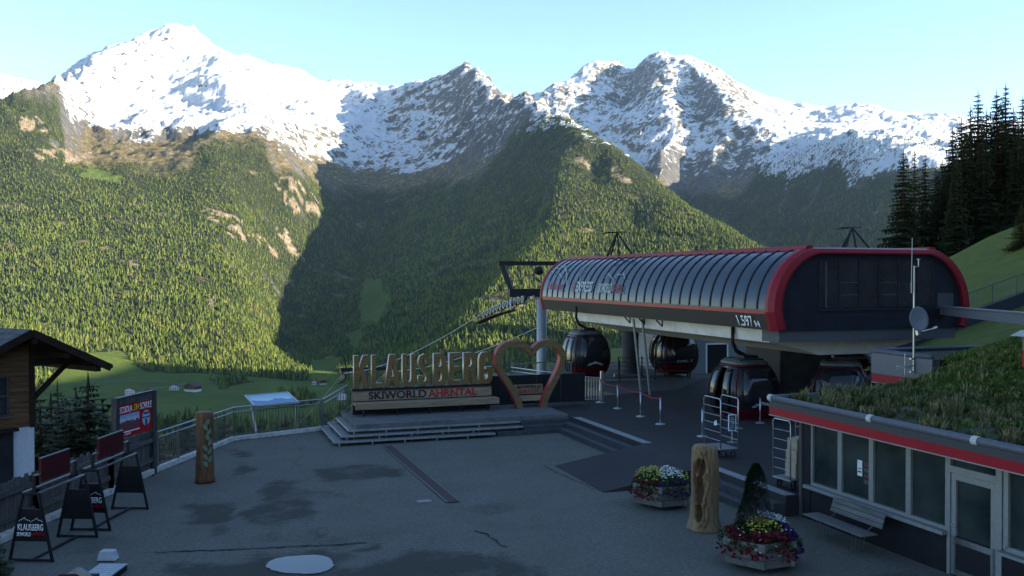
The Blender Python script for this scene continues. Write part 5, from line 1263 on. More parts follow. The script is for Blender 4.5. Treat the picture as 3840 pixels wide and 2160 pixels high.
# ------------------------------------------------------------------ cabins
M_CBLK = NT('cabin_lacquer'); M_CBLK.set(color=(.014, .010, .012), rough=.22, spec=.3); M_CBLK = M_CBLK.m
M_CRED = mat('cabin_red', (.075, .006, .01), .3, var=.1)
M_CGL = NT('cabin_glass'); M_CGL.set(color=(.014, .015, .018), rough=.08, spec=.4); M_CGL = M_CGL.m
M_CROOF = mat('cabin_roof', (.08, .085, .085), .45, .3, var=.2)
def cab_sec(z):
    """half-size of the body (x: door side to side, y: front to back) by height 0..2.1"""
    k = z / 2.1; f = 1 - .34 * (abs(k - .42) / .58) ** 2.4 if k > .42 else 1 - .26 * ((.42 - k) / .42) ** 2.2
    return 1.1 * f, 1.2 * f
def cabin(name, p, rz, label, logo=None, opened=False, zoff=0.0, hang=True):
    root = empty(name, p, rz); tag(root, label, 'cabin', 'gondola cabins in the station')
    zs_ = np.linspace(0, 2.1, 15); b = MB(); ring = 28; vs = []; inner = []
    def sect(a, hx, hy, e=5.0):
        c, s = math.cos(a), math.sin(a); r = 1 / ((abs(c) / hx) ** e + (abs(s) / hy) ** e) ** (1 / e); return c * r, s * r
    for z in zs_:
        hx, hy = cab_sec(z)
        for j in range(ring): x, y = sect(2 * math.pi * j / ring, hx, hy); vs.append((x, y, z))
    fs = [(i * ring + j, i * ring + (j + 1) % ring, (i + 1) * ring + (j + 1) % ring, (i + 1) * ring + j) for i in range(14) for j in range(ring)]
    door = lambda j: (j + .5) / ring * 360
    keep, cut = [], []
    for f_ in fs:
        j = f_[0] % ring; i = f_[0] // ring; a = door(j)
        if opened and abs(a - 180) < 14 and 1 <= i < 13: cut.append(f_); continue
        keep.append(f_)
    b.add(vs, keep); b.f.append(tuple(range(ring - 1, -1, -1))); b.mi.append(0)
    b.mi = [1 if max(b.v[i][2] for i in f) < .47 else 0 for f in b.f]; body = b.build('body', [M_CBLK, M_CRED], root, smooth=True)
    if opened:
        md = body.modifiers.new('solid', 'SOLIDIFY'); md.thickness = .03; md.offset = -1
        b = MB(); b.box(-.75, .75, -.8, -.45, .35, .45); b.box(-.75, .75, .45, .8, .35, .45); b.build('seat', mat('cabin_seat', (.05, .05, .055), .7), root)
    # roof cap and red rings
    b = MB(); hx, hy = cab_sec(2.1); prof = [(1.0, 2.1), (1.02, 2.16), (.9, 2.24), (.45, 2.32)]
    vs = []
    for k, z in prof:
        for j in range(ring): x, y = sect(2 * math.pi * j / ring, hx * k, hy * k); vs.append((x, y, z))
    b.add(vs, [(i * ring + j, i * ring + (j + 1) % ring, (i + 1) * ring + (j + 1) % ring, (i + 1) * ring + j) for i in range(3) for j in range(ring)] + [tuple(3 * ring + j for j in range(ring))]); b.build('roof', M_CROOF, root, smooth=True)
    for z, m in ((2.05, M_CRED), (.06, M_CRED)):
        hx, hy = cab_sec(z); b = MB(); b.tube([(*sect(2 * math.pi * j / ring, hx * 1.01, hy * 1.01), z) for j in range(ring)], .024, 6, closed=True); b.build('red_ring', m, root, smooth=True)
    # corner posts in red
    for q in (45, 135, 225, 315):
        pts = []
        for z in np.linspace(.1, 2.05, 9): hx, hy = cab_sec(z); pts.append((*sect(R(q) + .0, hx * 1.0, hy * 1.0), z))
        b = MB(); b.tube(pts, .022, 6); b.build('corner_post', M_CRED, root, smooth=True)
    # windows: curved dark glass on each face, split in two on the door sides
    def face_patch(a0, a1, z0, z1, grow, nm, m, nx=4, nz=6):
        b = MB(); vs = []
        for i in range(nz + 1):
            z = z0 + (z1 - z0) * i / nz; hx, hy = cab_sec(z)
            for j in range(nx + 1): x, y = sect(R(a0 + (a1 - a0) * j / nx), hx * grow, hy * grow); vs.append((x, y, z))
        b.add(vs, [(i * (nx + 1) + j, i * (nx + 1) + j + 1, (i + 1) * (nx + 1) + j + 1, (i + 1) * (nx + 1) + j) for i in range(nz) for j in range(nx)])
        o = b.build(nm, m, root, smooth=True); md = o.modifiers.new('solid', 'SOLIDIFY'); md.thickness = .012; md.offset = 1; return o
    for c in (270, 90): face_patch(c - 33, c + 33, .62, 1.95, 1.006, 'window', M_CGL)
    for c in (180, 0):
        if opened and c == 180:
            for a0, a1 in ((148, 168), (192, 212)): face_patch(a0, a1, .12, 1.98, 1.05, 'door', M_CGL)
        else:
            for a0, a1 in ((c - 33, c - 2), (c + 2, c + 33)): face_patch(a0, a1, .12, 1.98, 1.01, 'door', M_CGL)
    b = MB(); b.box(-.7, .7, -.75, .75, -.12, .02); b.build('floor_frame', M_CRED, root, bevel=.03)
    # hanger and grip
    b = MB(); b.tube([(-.5, -.55, 2.27), (-.5, .55, 2.27), (.5, .55, 2.27), (.5, -.55, 2.27)], .045, 6, closed=True); b.build('roof_frame', M_BLACK, root)
    if hang:
        b = MB(); b.tube([(.28, 0, 2.3), (.0, 0, 2.42), (-.35, 0, 2.6), (-.52, 0, 2.95), (-.5, 0, 3.55)], [.085, .085, .08, .075, .07], 8); b.build('hanger', M_BLACK, root, smooth=True)
        b = MB(); b.box(-.2, .45, -.3, .3, 2.28, 2.42); b.build('hanger_base', M_BLACK, root)
    if logo == 'hills':
        b = MB()
        for dx, k in ((-.42, 1), (-.3, .9)):
            pts = [(0, 0), (.2, .14), (.27, .1), (.42, .22), (.55, .08), (.66, .16), (.78, .0)]
            P = []
            for x, z in pts: zz = .52 + z * k; hx, hy = cab_sec(zz); P.append(Vector((dx + x, -hy * 1.01 - .035, zz)))
            for a, c in zip(P[:-1], P[1:]): b.beam(a, c, .014, .006, up=(0, -1, 0))
        b.build('logo', M_WHITE, root)
    if logo == 'EXPRESS':
        text_on('lettering', 'EXPRESS', (-.45, -cab_sec(.6)[1] * 1.01 - .03, .55), (1, 0, 0), (0, 0, 1), .95, .16, mat('print_dim', (.35, .37, .38), .5), root, bold=.01)
    if logo == 'bars':
        b = MB(); y = -cab_sec(.8)[1] * 1.01 - .035
        for a, c in (((-.6, .2), (-.1, .95)), ((-.1, .95), (.12, .93)), ((.12, .93), (-.35, .2)), ((-.72, 1.0), (-.72, .2))): b.beam((a[0], y, a[1]), (c[0], y, c[1]), .018, .006, up=(0, -1, 0))
        b.build('logo', mat('print_dim', (.35, .37, .38), .5), root)
    return root
cabin('gondola_cabin', W(20.55, 31.6, .48), AX, 'black cabin with open doors and white mountain line logo on the platform', 'hills', True)
cabin('gondola_cabin', W(25.5, 46.2, .72), AX, 'black cabin lettered EXPRESS hanging deep under the station', 'EXPRESS')
cabin('gondola_cabin', W(19.75, 45.3, .85), AX, 'black cabin with mountain line logo hanging at the far end behind the heart', 'hills')
cabin('gondola_cabin', W(23.75, 29.9, .48), AX - R(38), 'black cabin turning round the bullwheel with slanted white lines', 'bars')
cabin('gondola_cabin', W(26.6, 32.4, .48), AX + R(20), 'cabin half hidden behind the office roof beside the turning one')
# stays by the far pillar
c0 = gnd(2406, 1488, ZP - .06)
for k in range(2):
    c = c0 + Vector((.42 * k, .15 * k, 0)); a = far(2375 + 34 * k, 1195, c0.y + .6); b = MB(); b.tube([a, c], .06, 8); b.lathe([(.16, 0), (.16, .03)], 10, tuple(c)); o = b.build('stay_pole', mat('stay_grey', (.14, .15, .15), .5, .3)); tag(o, ['slanting steel stay under the station, nearer the far pillar', 'slanting steel stay under the station beside the EXPRESS cabin'][k], 'stay', 'stays under the station')
# ------------------------------------------------------------------ ground and small walls seen under the station
M_GRASS = NT('grass'); v = M_GRASS.world(); n1 = M_GRASS.noise(v, 1.1, 6, .65); n2 = M_GRASS.noise(v, 14, 4, .7)
M_GRASS.set(color=M_GRASS.mix(M_GRASS.ramp(n2, (.35, 0.0), (.7, 1.0)), M_GRASS.ramp(n1, (.3, (.055, .08, .016)), (.7, (.095, .12, .022))), M_GRASS.ramp(n1, (.3, (.085, .1, .022)), (.7, (.13, .13, .04)))), rough=.9, spec=.1); M_GRASS.bump(n2, .8, .05); M_GRASS = M_GRASS.m
def hill_z(x, y):
    z = .3 * np.maximum(x - 12.5, -8) + .012 * np.maximum(0, x - 27) ** 2 - .4
    px = 1920 + x / y * F_PX
    yc = np.interp(px, [2500, 3000, 3300, 3560, 3700, 3840, 4300], [1160, 1090, 1040, 968, 892, 835, 640])
    cap = CAM_H + (1035 - yc) / F_PX * y
    z = np.minimum(z, cap) - np.maximum(0, y - 96) * .12
    z = np.where(px < 2950, np.minimum(z, .05 - (y - 47) * .05), z)
    return z
xs_ = np.concatenate([np.arange(2, 75, 1.0)]); ys_ = np.arange(44, 135, 1.3)
b = MB(); nxx, nyy = len(xs_), len(ys_); xm, ym = np.meshgrid(xs_, ys_); zm = hill_z(xm.ravel(), ym.ravel()) + .12 * fbm(xm.ravel(), ym.ravel(), 6, 4, 400)
b.v = [tuple(q) for q in np.stack([xm.ravel(), ym.ravel(), zm], 1)]; b.f = [(j * nxx + i, j * nxx + i + 1, (j + 1) * nxx + i + 1, (j + 1) * nxx + i) for j in range(nyy - 1) for i in range(nxx - 1)]; b.mi = [0] * len(b.f)
o = b.build('grass_hillside', M_GRASS, smooth=True); tag(o, kind='structure')
# pale shed with dark doorway behind the cabins
sd = empty('pale_shed', W(28.0, 50.5, 0), AX); tag(sd, 'pale rendered shed with dark doorway behind the EXPRESS cabin', 'shed')
b = MB(); b.box(-1.2, 6, 0, 4, -.6, 2.3); b.build('wall', mat('shed_render', (.2, .215, .21), .8, var=.12), sd)
b = MB(); b.add([(-1.5, -.3, 2.2), (6.3, -.3, 2.9), (6.3, 4.3, 3.3), (-1.5, 4.3, 2.6), (-1.5, -.3, 2.32), (6.3, -.3, 3.02), (6.3, 4.3, 3.42), (-1.5, 4.3, 2.72)], [(3, 2, 1, 0), (4, 5, 6, 7), (0, 1, 5, 4), (1, 2, 6, 5), (2, 3, 7, 6), (3, 0, 4, 7)]); b.build('roof', mat('shed_roof', (.2, .22, .23), .6), sd)
b = MB(); b.box(2.2, 3.6, -.02, .03, -.4, 1.75); b.build('doorway', mat('doorway_dark', (.02, .02, .022), .7), sd)
b = MB(); b.box(2.1, 2.2, -.04, .03, -.4, 1.85); b.box(3.6, 3.7, -.04, .03, -.4, 1.85); b.box(2.1, 3.7, -.04, .03, 1.75, 1.85); b.build('door_frame', M_WHITE, sd)
b = MB(); b.box(.1, 1.0, -.05, .03, -.1, .7); b.build('utility_box', mat('utility_pale', (.5, .54, .56), .5), sd)
ts = MB(); ts.add([(-4.2, -.5, -.2), (-1.0, -.5, -.2), (4.5, 0, 4.2), (-3, 1, 4.4)], [(0, 1, 2, 3)])
# low walls and wire rail beside the strip
lw = empty('ramp_wall', W(18.9, 44.0, 0), AX); tag(lw, 'low concrete ramp wall with posts and wires beside the far pillar', 'wall')
for k, (x0, x1, y) in enumerate(((.3, 7.0, .8), (3.2, 7.9, 2.6))):
    b = MB(); b.add([(x0, y, -.2), (x1, y, -.4), (x1, y + .2, -.4), (x0, y + .2, -.2), (x0, y, .62), (x1, y, .35), (x1, y + .2, .35), (x0, y + .2, .62)], [(3, 2, 1, 0), (4, 5, 6, 7), (0, 1, 5, 4), (1, 2, 6, 5), (2, 3, 7, 6), (3, 0, 4, 7)]); b.build('wall_slab', M_CONC, lw)
    for i in range(4):
        x = x0 + .2 + (x1 - x0 - .4) * i / 3; b = MB(); b.box(x - .03, x + .03, y - .05, y + .01, .1, 1.55); b.build('post', M_BLACK, lw)
    for z in (1.05, 1.5):
        b = MB(); b.tube([(x0 + .2, y - .02, z), (x1 - .2, y - .02, z - .2)], .016, 5); b.build('wire', M_GALV, lw)
# steep grass bank below the plaza edge
bx_ = np.arange(-120, 14, 3.0); by_ = np.arange(-20, 84, 3.0); xm, ym = np.meshgrid(bx_, by_); xf_, yf_ = xm.ravel(), ym.ravel()
zb_ = -3.2 - .36 * np.maximum(0, -11.5 - xf_) - .5 * np.maximum(0, yf_ - 37) - .02 * np.maximum(0, yf_ - 37) ** 2 * .3 + .5 * fbm(xf_, yf_, 12, 3, 610)
b = MB(); nxx = len(bx_); b.v = [tuple(q) for q in np.stack([xf_, yf_, zb_], 1)]; b.f = [(j * nxx + i, j * nxx + i + 1, (j + 1) * nxx + i + 1, (j + 1) * nxx + i) for j in range(len(by_) - 1) for i in range(nxx - 1)]; b.mi = [0] * len(b.f)
o = b.build('grass_bank', M_GRASS, smooth=True); tag(o, kind='structure')
# ------------------------------------------------------------------ ticket office at the right, with its planted roof
UW = 14.45                                    # wall line
of = empty('ticket_office', W(UW, 19.7, 0), AX); tag(of, 'low office with red fascia, row of dark windows and planted roof', 'building')
# local: x along u into the building, y along v (negative towards the camera)
M_OWALL = mat('office_dark_wall', (.012, .013, .016), .7, var=.25, scale=3)
M_FRAME = mat('window_aluminium', (.18, .195, .2), .5, .2, var=.12, scale=10)
t = NT('office_glass'); n = t.noise(t.coord((1, 1, 1)), .9, 3, .5); t.set(color=t.ramp(n, (.35, (.012, .018, .018)), (.7, (.03, .042, .042))), rough=.12, spec=.5); M_OGL = t.m
b = MB(); b.box(0, 12, -16, -.02, -.05, .8); b.build('base_wall', M_OWALL, of)
b = MB(); b.box(.3, 12, -16, -.02, .8, 2.5); b.build('wall_core', mat('office_interior', (.02, .025, .026), .9), of)
b = MB(); b.box(-.02, .35, -.42, -.0, .0, 2.5); b.build('corner_pier', M_OWALL, of)
b = MB(); b.box(-.06, .06, -.14, -.02, 0, 2.55); b.build('downpipe', mat('pipe_dark', (.05, .052, .055), .5), of, bevel=.02)
mul = [-.42, -1.5, -2.57, -3.72, -4.82]      # window jambs, y relative to 19.7
for i in range(4):
    y0, y1 = mul[i], mul[i + 1]
    b = MB(); b.box(.06, .09, y1 + .05, y0 - .05, .92, 2.42); w_ = b.build('window', M_OGL, of)
    b = MB(); b.box(-.0, .12, y0 - .07, y0, .86, 2.5); b.box(.0, .12, y1, y1 + .07, .86, 2.5); b.box(.0, .11, y1 + .07, y0 - .07, .86, .93); b.box(.0, .11, y1 + .07, y0 - .07, 2.42, 2.5); b.build('frame', M_FRAME, w_)
    b = MB()
    for k in range(10 if i >= 2 else 5): b.box(.10, .115, y1 + .08, y0 - .08, .98 + k * .15, 1.06 + k * .15)
    b.build('blind', mat('blind_grey', (.07, .085, .085), .7), w_)
b = MB(); b.box(-.16, .05, mul[4] - .02, mul[0] + .1, .78, .86); b.build('sill', M_FRAME, of, bevel=.008)
# paper notices on the second pane
b = MB(); b.box(.052, .058, -2.22, -2.06, 1.42, 1.78); b.build('paper_notice', mat('paper', (.5, .54, .55), .7), of)
b = MB(); b.box(.048, .052, -2.2, -2.08, 1.5, 1.53); b.box(.048, .052, -2.19, -2.09, 1.58, 1.6); b.build('paper_print', M_INK, of)
for k in range(4):
    b = MB(); b.box(.052, .057, -2.46, -2.28, 1.28 + k * .13, 1.37 + k * .13); b.build('sticker', mat('sticker_red', (.09, .03, .035), .5) if k % 2 else mat('sticker_green', (.05, .07, .06), .5), of)
# door
dy0, dy1 = -4.90, -6.02
b = MB(); b.box(-.02, .14, dy0 - .0, dy0 + .08, -.0, 2.5); b.box(-.02, .14, dy1 - .14, dy1, 0, 2.5); b.box(-.02, .13, dy1, dy0, 2.06, 2.2); b.build('door_frame', M_FRAME, of)
b = MB(); b.box(.06, .09, dy1, dy0, 2.2, 2.48); b.build('transom_window', M_OGL, of)
dr_ = MB(); dr_.box(.05, .09, dy1 + .02, dy0 - .02, .04, 2.04); door = dr_.build('door', M_OGL, of)
b = MB(); b.box(.0, .1, dy0 - .13, dy0 - .015, .02, 2.05); b.box(.0, .1, dy1 + .015, dy1 + .13, .02, 2.05); b.box(.0, .1, dy1 + .13, dy0 - .13, 1.93, 2.05); b.box(.0, .1, dy1 + .13, dy0 - .13, .02, .14); b.box(.0, .1, dy1 + .13, dy0 - .13, .66, .78); b.build('stile', M_FRAME, door)
b = MB(); b.box(.02, .06, dy1 + .13, dy0 - .13, .14, .66); b.build('kick_panel', mat('kick_panel', (.34, .37, .39), .5, .2), door)
b = MB(); b.tube([(-.01, dy0 - .07, 1.02), (-.06, dy0 - .07, 1.02), (-.06, dy0 - .2, 1.02)], .014, 6); b.build('handle', M_STEEL, door)
y0, y1 = dy1 - .2, dy1 - 1.5
b = MB(); b.box(.06, .09, y1, y0, .92, 2.42); w_ = b.build('window', M_OGL, of); b = MB(); b.box(0, .12, y0 - .07, y0 + .04, .86, 2.5); b.box(0, .12, y1 - .07, y1, .86, 2.5); b.box(0, .11, y1, y0, .84, .93); b.build('frame', M_FRAME, w_)
b = MB(); b.box(-.16, .05, y1 - 4, y0 + .06, .78, .84); b.build('sill', M_FRAME, of)
# roof slab, fascia in three bands with a rounded metal coping
XF = -.62; YF = .42
b = MB(); b.box(XF + .06, 12, -16, YF - .06, 2.52, 2.86); b.build('roof_slab', M_OWALL, of)
for nm, z0, z1, dx, m in (('fascia_trim', 2.49, 2.515, .012, M_FRAME), ('fascia_red', 2.515, 2.71, 0, mat('fascia_red', (.2, .008, .018), .4, var=.08, scale=2)), ('fascia_dark', 2.71, 2.88, .006, mat('fascia_dark', (.04, .043, .05), .5, var=.12))):
    b = MB(); b.box(XF - dx, XF + .06, -16, YF + dx, z0, z1); b.box(XF + .06, 9, YF - .06, YF + dx, z0, z1); b.build(nm, m, of)
M_COP = mat('coping_zinc', (.075, .085, .108), .5, .1, var=.15)
b = MB(); b.tube([(XF + .04, -16, 2.92), (XF + .04, YF, 2.92), (9, YF, 2.92)], .085, 10); b.build('coping', M_COP, of, smooth=True)
for y in (YF - .03, -3.25, -6.1):
    b = MB(); b.tube([(XF + .04, y - .07, 2.925), (XF + .04, y + .07, 2.925)], .09, 10); b.build('coping_joint', mat('bird_lime', (.34, .37, .36), .7, var=.35, scale=30), of)
# planted roof: soil mound that climbs to the right
def mound(x, y):
    """x, y local to the office"""
    z = 2.84 + .16 * sstep(.0, 1.6, x - XF) + 1.45 * sstep(2.4, 8.0, x - .10 * y) * sstep(5.2, -2.0, y) + .5 * sstep(6, 11, x)
    z = z - 1.2 * sstep(-5.5, -9, y) * sstep(2, 5, x) * 0
    return z + .06 * fbm(x, y, 1.4, 4, 500)
gx_ = np.arange(XF + .12, 14, .22); gy_ = np.arange(-14, 4.6, .22); xm, ym = np.meshgrid(gx_, gy_)
keepm = (ym < YF - .1) | (xm > 5.6)
zmn = mound(xm.ravel(), ym.ravel()).reshape(xm.shape)
b = MB(); nxx = len(gx_); b.v = [tuple(q) for q in np.stack([xm.ravel(), ym.ravel(), zmn.ravel()], 1)]
b.f = [(j * nxx + i, j * nxx + i + 1, (j + 1) * nxx + i + 1, (j + 1) * nxx + i) for j in range(len(gy_) - 1) for i in range(nxx - 1) if keepm[j, i] and keepm[j + 1, i + 1] and keepm[j + 1, i]]; b.mi = [0] * len(b.f)
M_SOIL = NT('roof_soil'); v = M_SOIL.world(); n1 = M_SOIL.noise(v, 2.2, 6, .65); n2 = M_SOIL.noise(v, 22, 4, .7)
M_SOIL.set(color=M_SOIL.mix(M_SOIL.ramp(n1, (.4, 0.0), (.62, 1.0)), M_SOIL.ramp(n2, (.3, (.05, .042, .032)), (.62, (.11, .1, .085)), (.75, (.24, .23, .21))), M_SOIL.ramp(n2, (.3, (.02, .04, .012)), (.7, (.05, .075, .02)))), rough=.95, spec=.1); M_SOIL.bump(n2, .8, .03); M_SOIL = M_SOIL.m
b.build('roof_soil', M_SOIL, of, smooth=True)
# grass tufts
def tuft_mesh(name, seed, n, h, w, m, flop=.5):
    rd = random.Random(seed); b = MB()
    for i in range(n):
        a = rd.random() * 6.28; r = rd.random() * w; x, y = r * math.cos(a), r * math.sin(a); hh = h * rd.uniform(.5, 1.1); fl = rd.uniform(.15, flop) * hh; da = rd.random() * 6.28; ww = .016 * rd.uniform(.7, 1.4)
        px, py = -math.sin(da) * ww, math.cos(da) * ww; mx, my = x + math.cos(da) * fl * .35, y + math.sin(da) * fl * .35; tx, ty = x + math.cos(da) * fl, y + math.sin(da) * fl
        b.add([(x - px, y - py, 0), (x + px, y + py, 0), (mx + px * .8, my + py * .8, hh * .6), (mx - px * .8, my - py * .8, hh * .6), (tx, ty, hh)], [(0, 1, 2, 3), (3, 2, 4)])
    return b.mesh(name, m)
t = NT('grass_blades'); oi = t.n('ShaderNodeObjectInfo'); t.set(color=t.ramp(oi.outputs['Random'], (.0, (.03, .06, .01)), (.5, (.06, .11, .016)), (.85, (.1, .135, .026)), (1.0, (.2, .17, .07))), rough=.7, spec=.2); M_BLD = t.m
t = NT('dry_blades'); oi = t.n('ShaderNodeObjectInfo'); t.set(color=t.ramp(oi.outputs['Random'], (.0, (.04, .055, .018)), (.6, (.1, .1, .045)), (1.0, (.2, .17, .09))), rough=.8, spec=.1); M_DRYB = t.m
def scatter_local(n, xr, yr, dens, hfun, rot):
    P = []; k = 0
    x = rng.uniform(*xr, n); y = rng.uniform(*yr, n); d = dens(x, y); s = rng.random(n) < d; x, y = x[s], y[s]
    z = hfun(x, y); u_, v_ = UW + x, 19.7 + y
    return np.stack([u_ * CA - v_ * SA, u_ * SA + v_ * CA, z], 1), x, y
def dens_lush(x, y): return np.where((y < YF - .15) | (x > 5.8), sstep(1.0, 4.2, x - .12 * y + 1.2 * fbm(x, y, 1.5, 3, 520)) * .95, 0)
def dens_dry(x, y): return np.where((y < YF - .15) & (x > XF + .3), .55 * sstep(-.25, .3, fbm(x, y, 1.0, 3, 530) + .25 * sstep(-3, 0, y)) * (1 - sstep(2.5, 5, x)) + .08, 0)
P, x, y = scatter_local(24000, (XF + .2, 13), (-12, 4.5), dens_lush, mound, AX)
for k in range(2):
    s = np.arange(len(P)) % 2 == k; n = int(s.sum()); h = rng.uniform(.5, 1.5, n)
    pr = bpy.data.objects.new('grass_tuft_shape', tuft_mesh('grass_tuft_shape', 60 + k, 40, .11, .17, M_BLD, 1.2))
    tag(gn_instancer('roof_grass', pr, P[s], np.stack([np.ones(n) * 1.1, np.ones(n) * 1.1, h], 1), np.stack([np.zeros(n), np.zeros(n), rng.random(n) * 6.28], 1)), 'lush green grass growing on the office roof', 'grass', kind='stuff')
P, x, y = scatter_local(5000, (XF + .2, 7), (-12, .3), dens_dry, mound, AX); n = len(P)
pr = bpy.data.objects.new('dry_tuft_shape', tuft_mesh('dry_tuft_shape', 66, 12, .22, .09, M_DRYB, .6))
tag(gn_instancer('dry_roof_grass', pr, P, np.stack([np.ones(n), np.ones(n), rng.uniform(.4, 1.4, n)], 1), np.stack([np.zeros(n), np.zeros(n), rng.random(n) * 6.28], 1)), 'thin dry grass and herbs on the gravel edge of the office roof', 'grass', kind='stuff')
# upper roof block behind the mound
ur = empty('upper_roof_block', W(20.0, 23.7, 0), AX); tag(ur, 'upper grey roof edge with red band rising out of the planted roof', 'roof edge')
for nm, z0, z1, dx, m in (('fascia_trim', 2.70, 2.73, .01, M_FRAME), ('fascia_red', 2.73, 3.0, 0, mat('fascia_red', (.2, .008, .018), .4)), ('fascia_grey', 3.0, 3.62, .005, mat('fascia_grey', (.1, .105, .118), .5, var=.1))):
    b = MB(); b.box(-dx, .08, -2.5, .0 + dx, z0, z1); b.box(.08, 9, -.08, dx, z0, z1); b.build(nm, m, ur)
b = MB(); b.tube([(.03, -2.45, 3.68), (.03, 0, 3.68), (9, 0, 3.68)], .08, 10); b.build('coping', M_COP, ur, smooth=True)
b = MB(); b.box(.08, 9, -2.5, -.08, 2.9, 3.6); b.build('core', M_SOIL, ur)
b = MB(); b.box(.04, .4, -2.75, -2.5, 2.7, 3.62); b.build('end_pier', M_OWALL, ur)
# another roof corner at the right edge of the view
rc = empty('roof_corner', Vector((10.95, 20.0, 0)), AX); tag(rc, 'grey and red roof corner with white cap near the steel beam', 'roof corner')
b = MB(); b.box(0, 2.5, -.4, 0, 4.42, 4.85 - .12); b.build('fascia_grey', mat('fascia_grey', (.1, .105, .118), .5), rc)
b = MB(); b.box(-.005, 2.5, -.405, .005, 4.05, 4.42); b.build('fascia_red', mat('fascia_red', (.2, .008, .018), .4), rc)
b = MB(); b.add([(-.25, -.5, 4.72), (2.5, -.5, 4.72), (2.5, .1, 4.72), (-.25, .1, 4.72), (-.05, -.4, 4.84), (2.5, -.4, 4.84), (2.5, 0, 4.84), (-.05, 0, 4.84)], [(3, 2, 1, 0), (4, 5, 6, 7), (0, 1, 5, 4), (1, 2, 6, 5), (2, 3, 7, 6), (3, 0, 4, 7)]); b.build('cap', mat('cap_pale', (.25, .28, .3), .5), rc)
b = MB(); b.box(.05, 2.5, -.38, -.02, 2.6, 4.05); b.build('pier', M_OWALL, rc)
# antenna mast with satellite dish
mpx = 3428; am = UV(Vector(((mpx - 1920) / F_PX * 27.2, 27.2, 0))); ma = empty('antenna_mast', W(am[0], am[1], 0), AX); ma.location = Vector(((mpx - 1920) / F_PX * 27.2, 27.2, 0)); tag(ma, 'thin steel antenna mast with whip aerial in front of the station end', 'antenna')
def mz(y): return CAM_H - (y - 1035) / F_PX * 27.2
b = MB(); b.tube([(0, 0, mz(1400)), (0, 0, mz(997))], [.035, .026], 8); b.build('mast', M_STEEL, ma)
b = MB(); b.tube([(-.02, 0, mz(1000)), (.14, -.02, mz(1000)), (.14, -.02, mz(975))], .018, 6); b.lathe([(.03, 0), (.06, .02), (.06, .03), (.02, .035)], 10, (.14, -.02, mz(975))); b.build('sensor_arm', M_STEEL, ma)
b = MB(); b.tube([(0, 0, mz(1098)), (-.1, 0, mz(1098)), (-.1, 0, mz(1060))], [.015, .015, .02], 6); b.tube([(-.1, 0, mz(1066)), (-.075, 0, mz(892))], .012, 6); b.build('whip_aerial', mat('whip_white', (.3, .32, .33), .4), ma)
for y in (1346, 1395):
    b = MB(); b.box(-.12, .12, -.03, .05, mz(y) - .02, mz(y) + .03); b.build('wall_bracket', M_STEEL, ma)
b = MB(); b.tube([(-.62, -.02, mz(1371)), (-.1, -.04, mz(1376)), (-.1, 0, mz(1376))], .013, 5); b.tube([(-.62, -.02, mz(1380)), (-.05, -.02, mz(1370))], .013, 5); b.tube([(-.33, -.02, mz(1325)), (-.33, -.02, mz(1412))], .014, 5); b.build('dipole_aerial', M_STEEL, ma)
sdz = empty('satellite_dish', ma.location + Vector((0.06, -.08, mz(1197)))); tag(sdz, 'round grey satellite dish clamped to the antenna mast', 'satellite dish'); sdz.rotation_euler = (R(82), 0, R(22))
b = MB(); vs = []; ringn = 28
for i in range(6):
    r = .36 * i / 5
    for j in range(ringn): a = 2 * math.pi * j / ringn; vs.append((r * math.cos(a), r * 1.02 * math.sin(a), .07 * (r / .36) ** 2))
b.add(vs, [(i * ringn + j, i * ringn + (j + 1) % ringn, (i + 1) * ringn + (j + 1) % ringn, (i + 1) * ringn + j) for i in range(5) for j in range(ringn)]); o = b.build('reflector', mat('dish_grey', (.135, .15, .17), .5, var=.06), sdz, smooth=True); md = o.modifiers.new('s', 'SOLIDIFY'); md.thickness = .012
b = MB(); b.tube([(.05, -.36, .06), (.2, -.3, .42)], .014, 6); b.tube([(.2, -.3, .38), (.22, -.27, .48)], .035, 8); b.build('feed_arm', mat('feed_pale', (.4, .42, .43), .5), sdz)
b = MB(); b.box(-.05, .05, -.46, -.3, -.06, .02); b.build('clamp', M_STEEL, sdz)
# steel beam from the station end to the right
b = MB(); b.beam(W(27.4, 28.6, 4.68), W(18.0, 14.5, 4.95), .3, .24); b.beam(W(27.4, 28.6, 4.83), W(18.0, 14.5, 5.1), .36, .04); b.beam(W(27.4, 28.6, 4.55), W(18.0, 14.5, 4.82), .36, .04); o = b.build('steel_beam', mat('beam_grey', (.11, .12, .135), .5, .2, var=.12)); tag(o, 'long grey steel beam reaching from the station end over the office roof', 'beam')
# sloping path with dark wall and railing on the hillside
fa_, fb_ = far(3240, 1318, 49), far(3900, 1075, 52)
dwl = MB(); A_, B_ = fa_, fb_
dwl.add([A_ + Vector((0, 0, -2.5)), B_ + Vector((0, 0, -6)), B_, A_, A_ + Vector((0, .4, -2.5)), B_ + Vector((0, .4, -6)), B_ + Vector((0, .4, 0)), A_ + Vector((0, .4, 0))], [(0, 1, 2, 3), (7, 6, 5, 4), (3, 2, 6, 7), (0, 4, 5, 1), (1, 5, 6, 2), (0, 3, 7, 4)]); o = dwl.build('stair_wall', mat('stair_wall', (.03, .032, .042), .7, var=.15)); tag(o, 'dark sloping wall under the hillside railing', 'wall')
railing('hillside_railing', [A_ + Vector((0, -.06, .02)), B_ + Vector((0, -.06, .02))], 'long dark bar railing climbing the grassy hillside behind the station', h=1.05, gap=.145, z0=.02, rails=1, mt=mat('rail_dark', (.07, .085, .085), .5, .4))
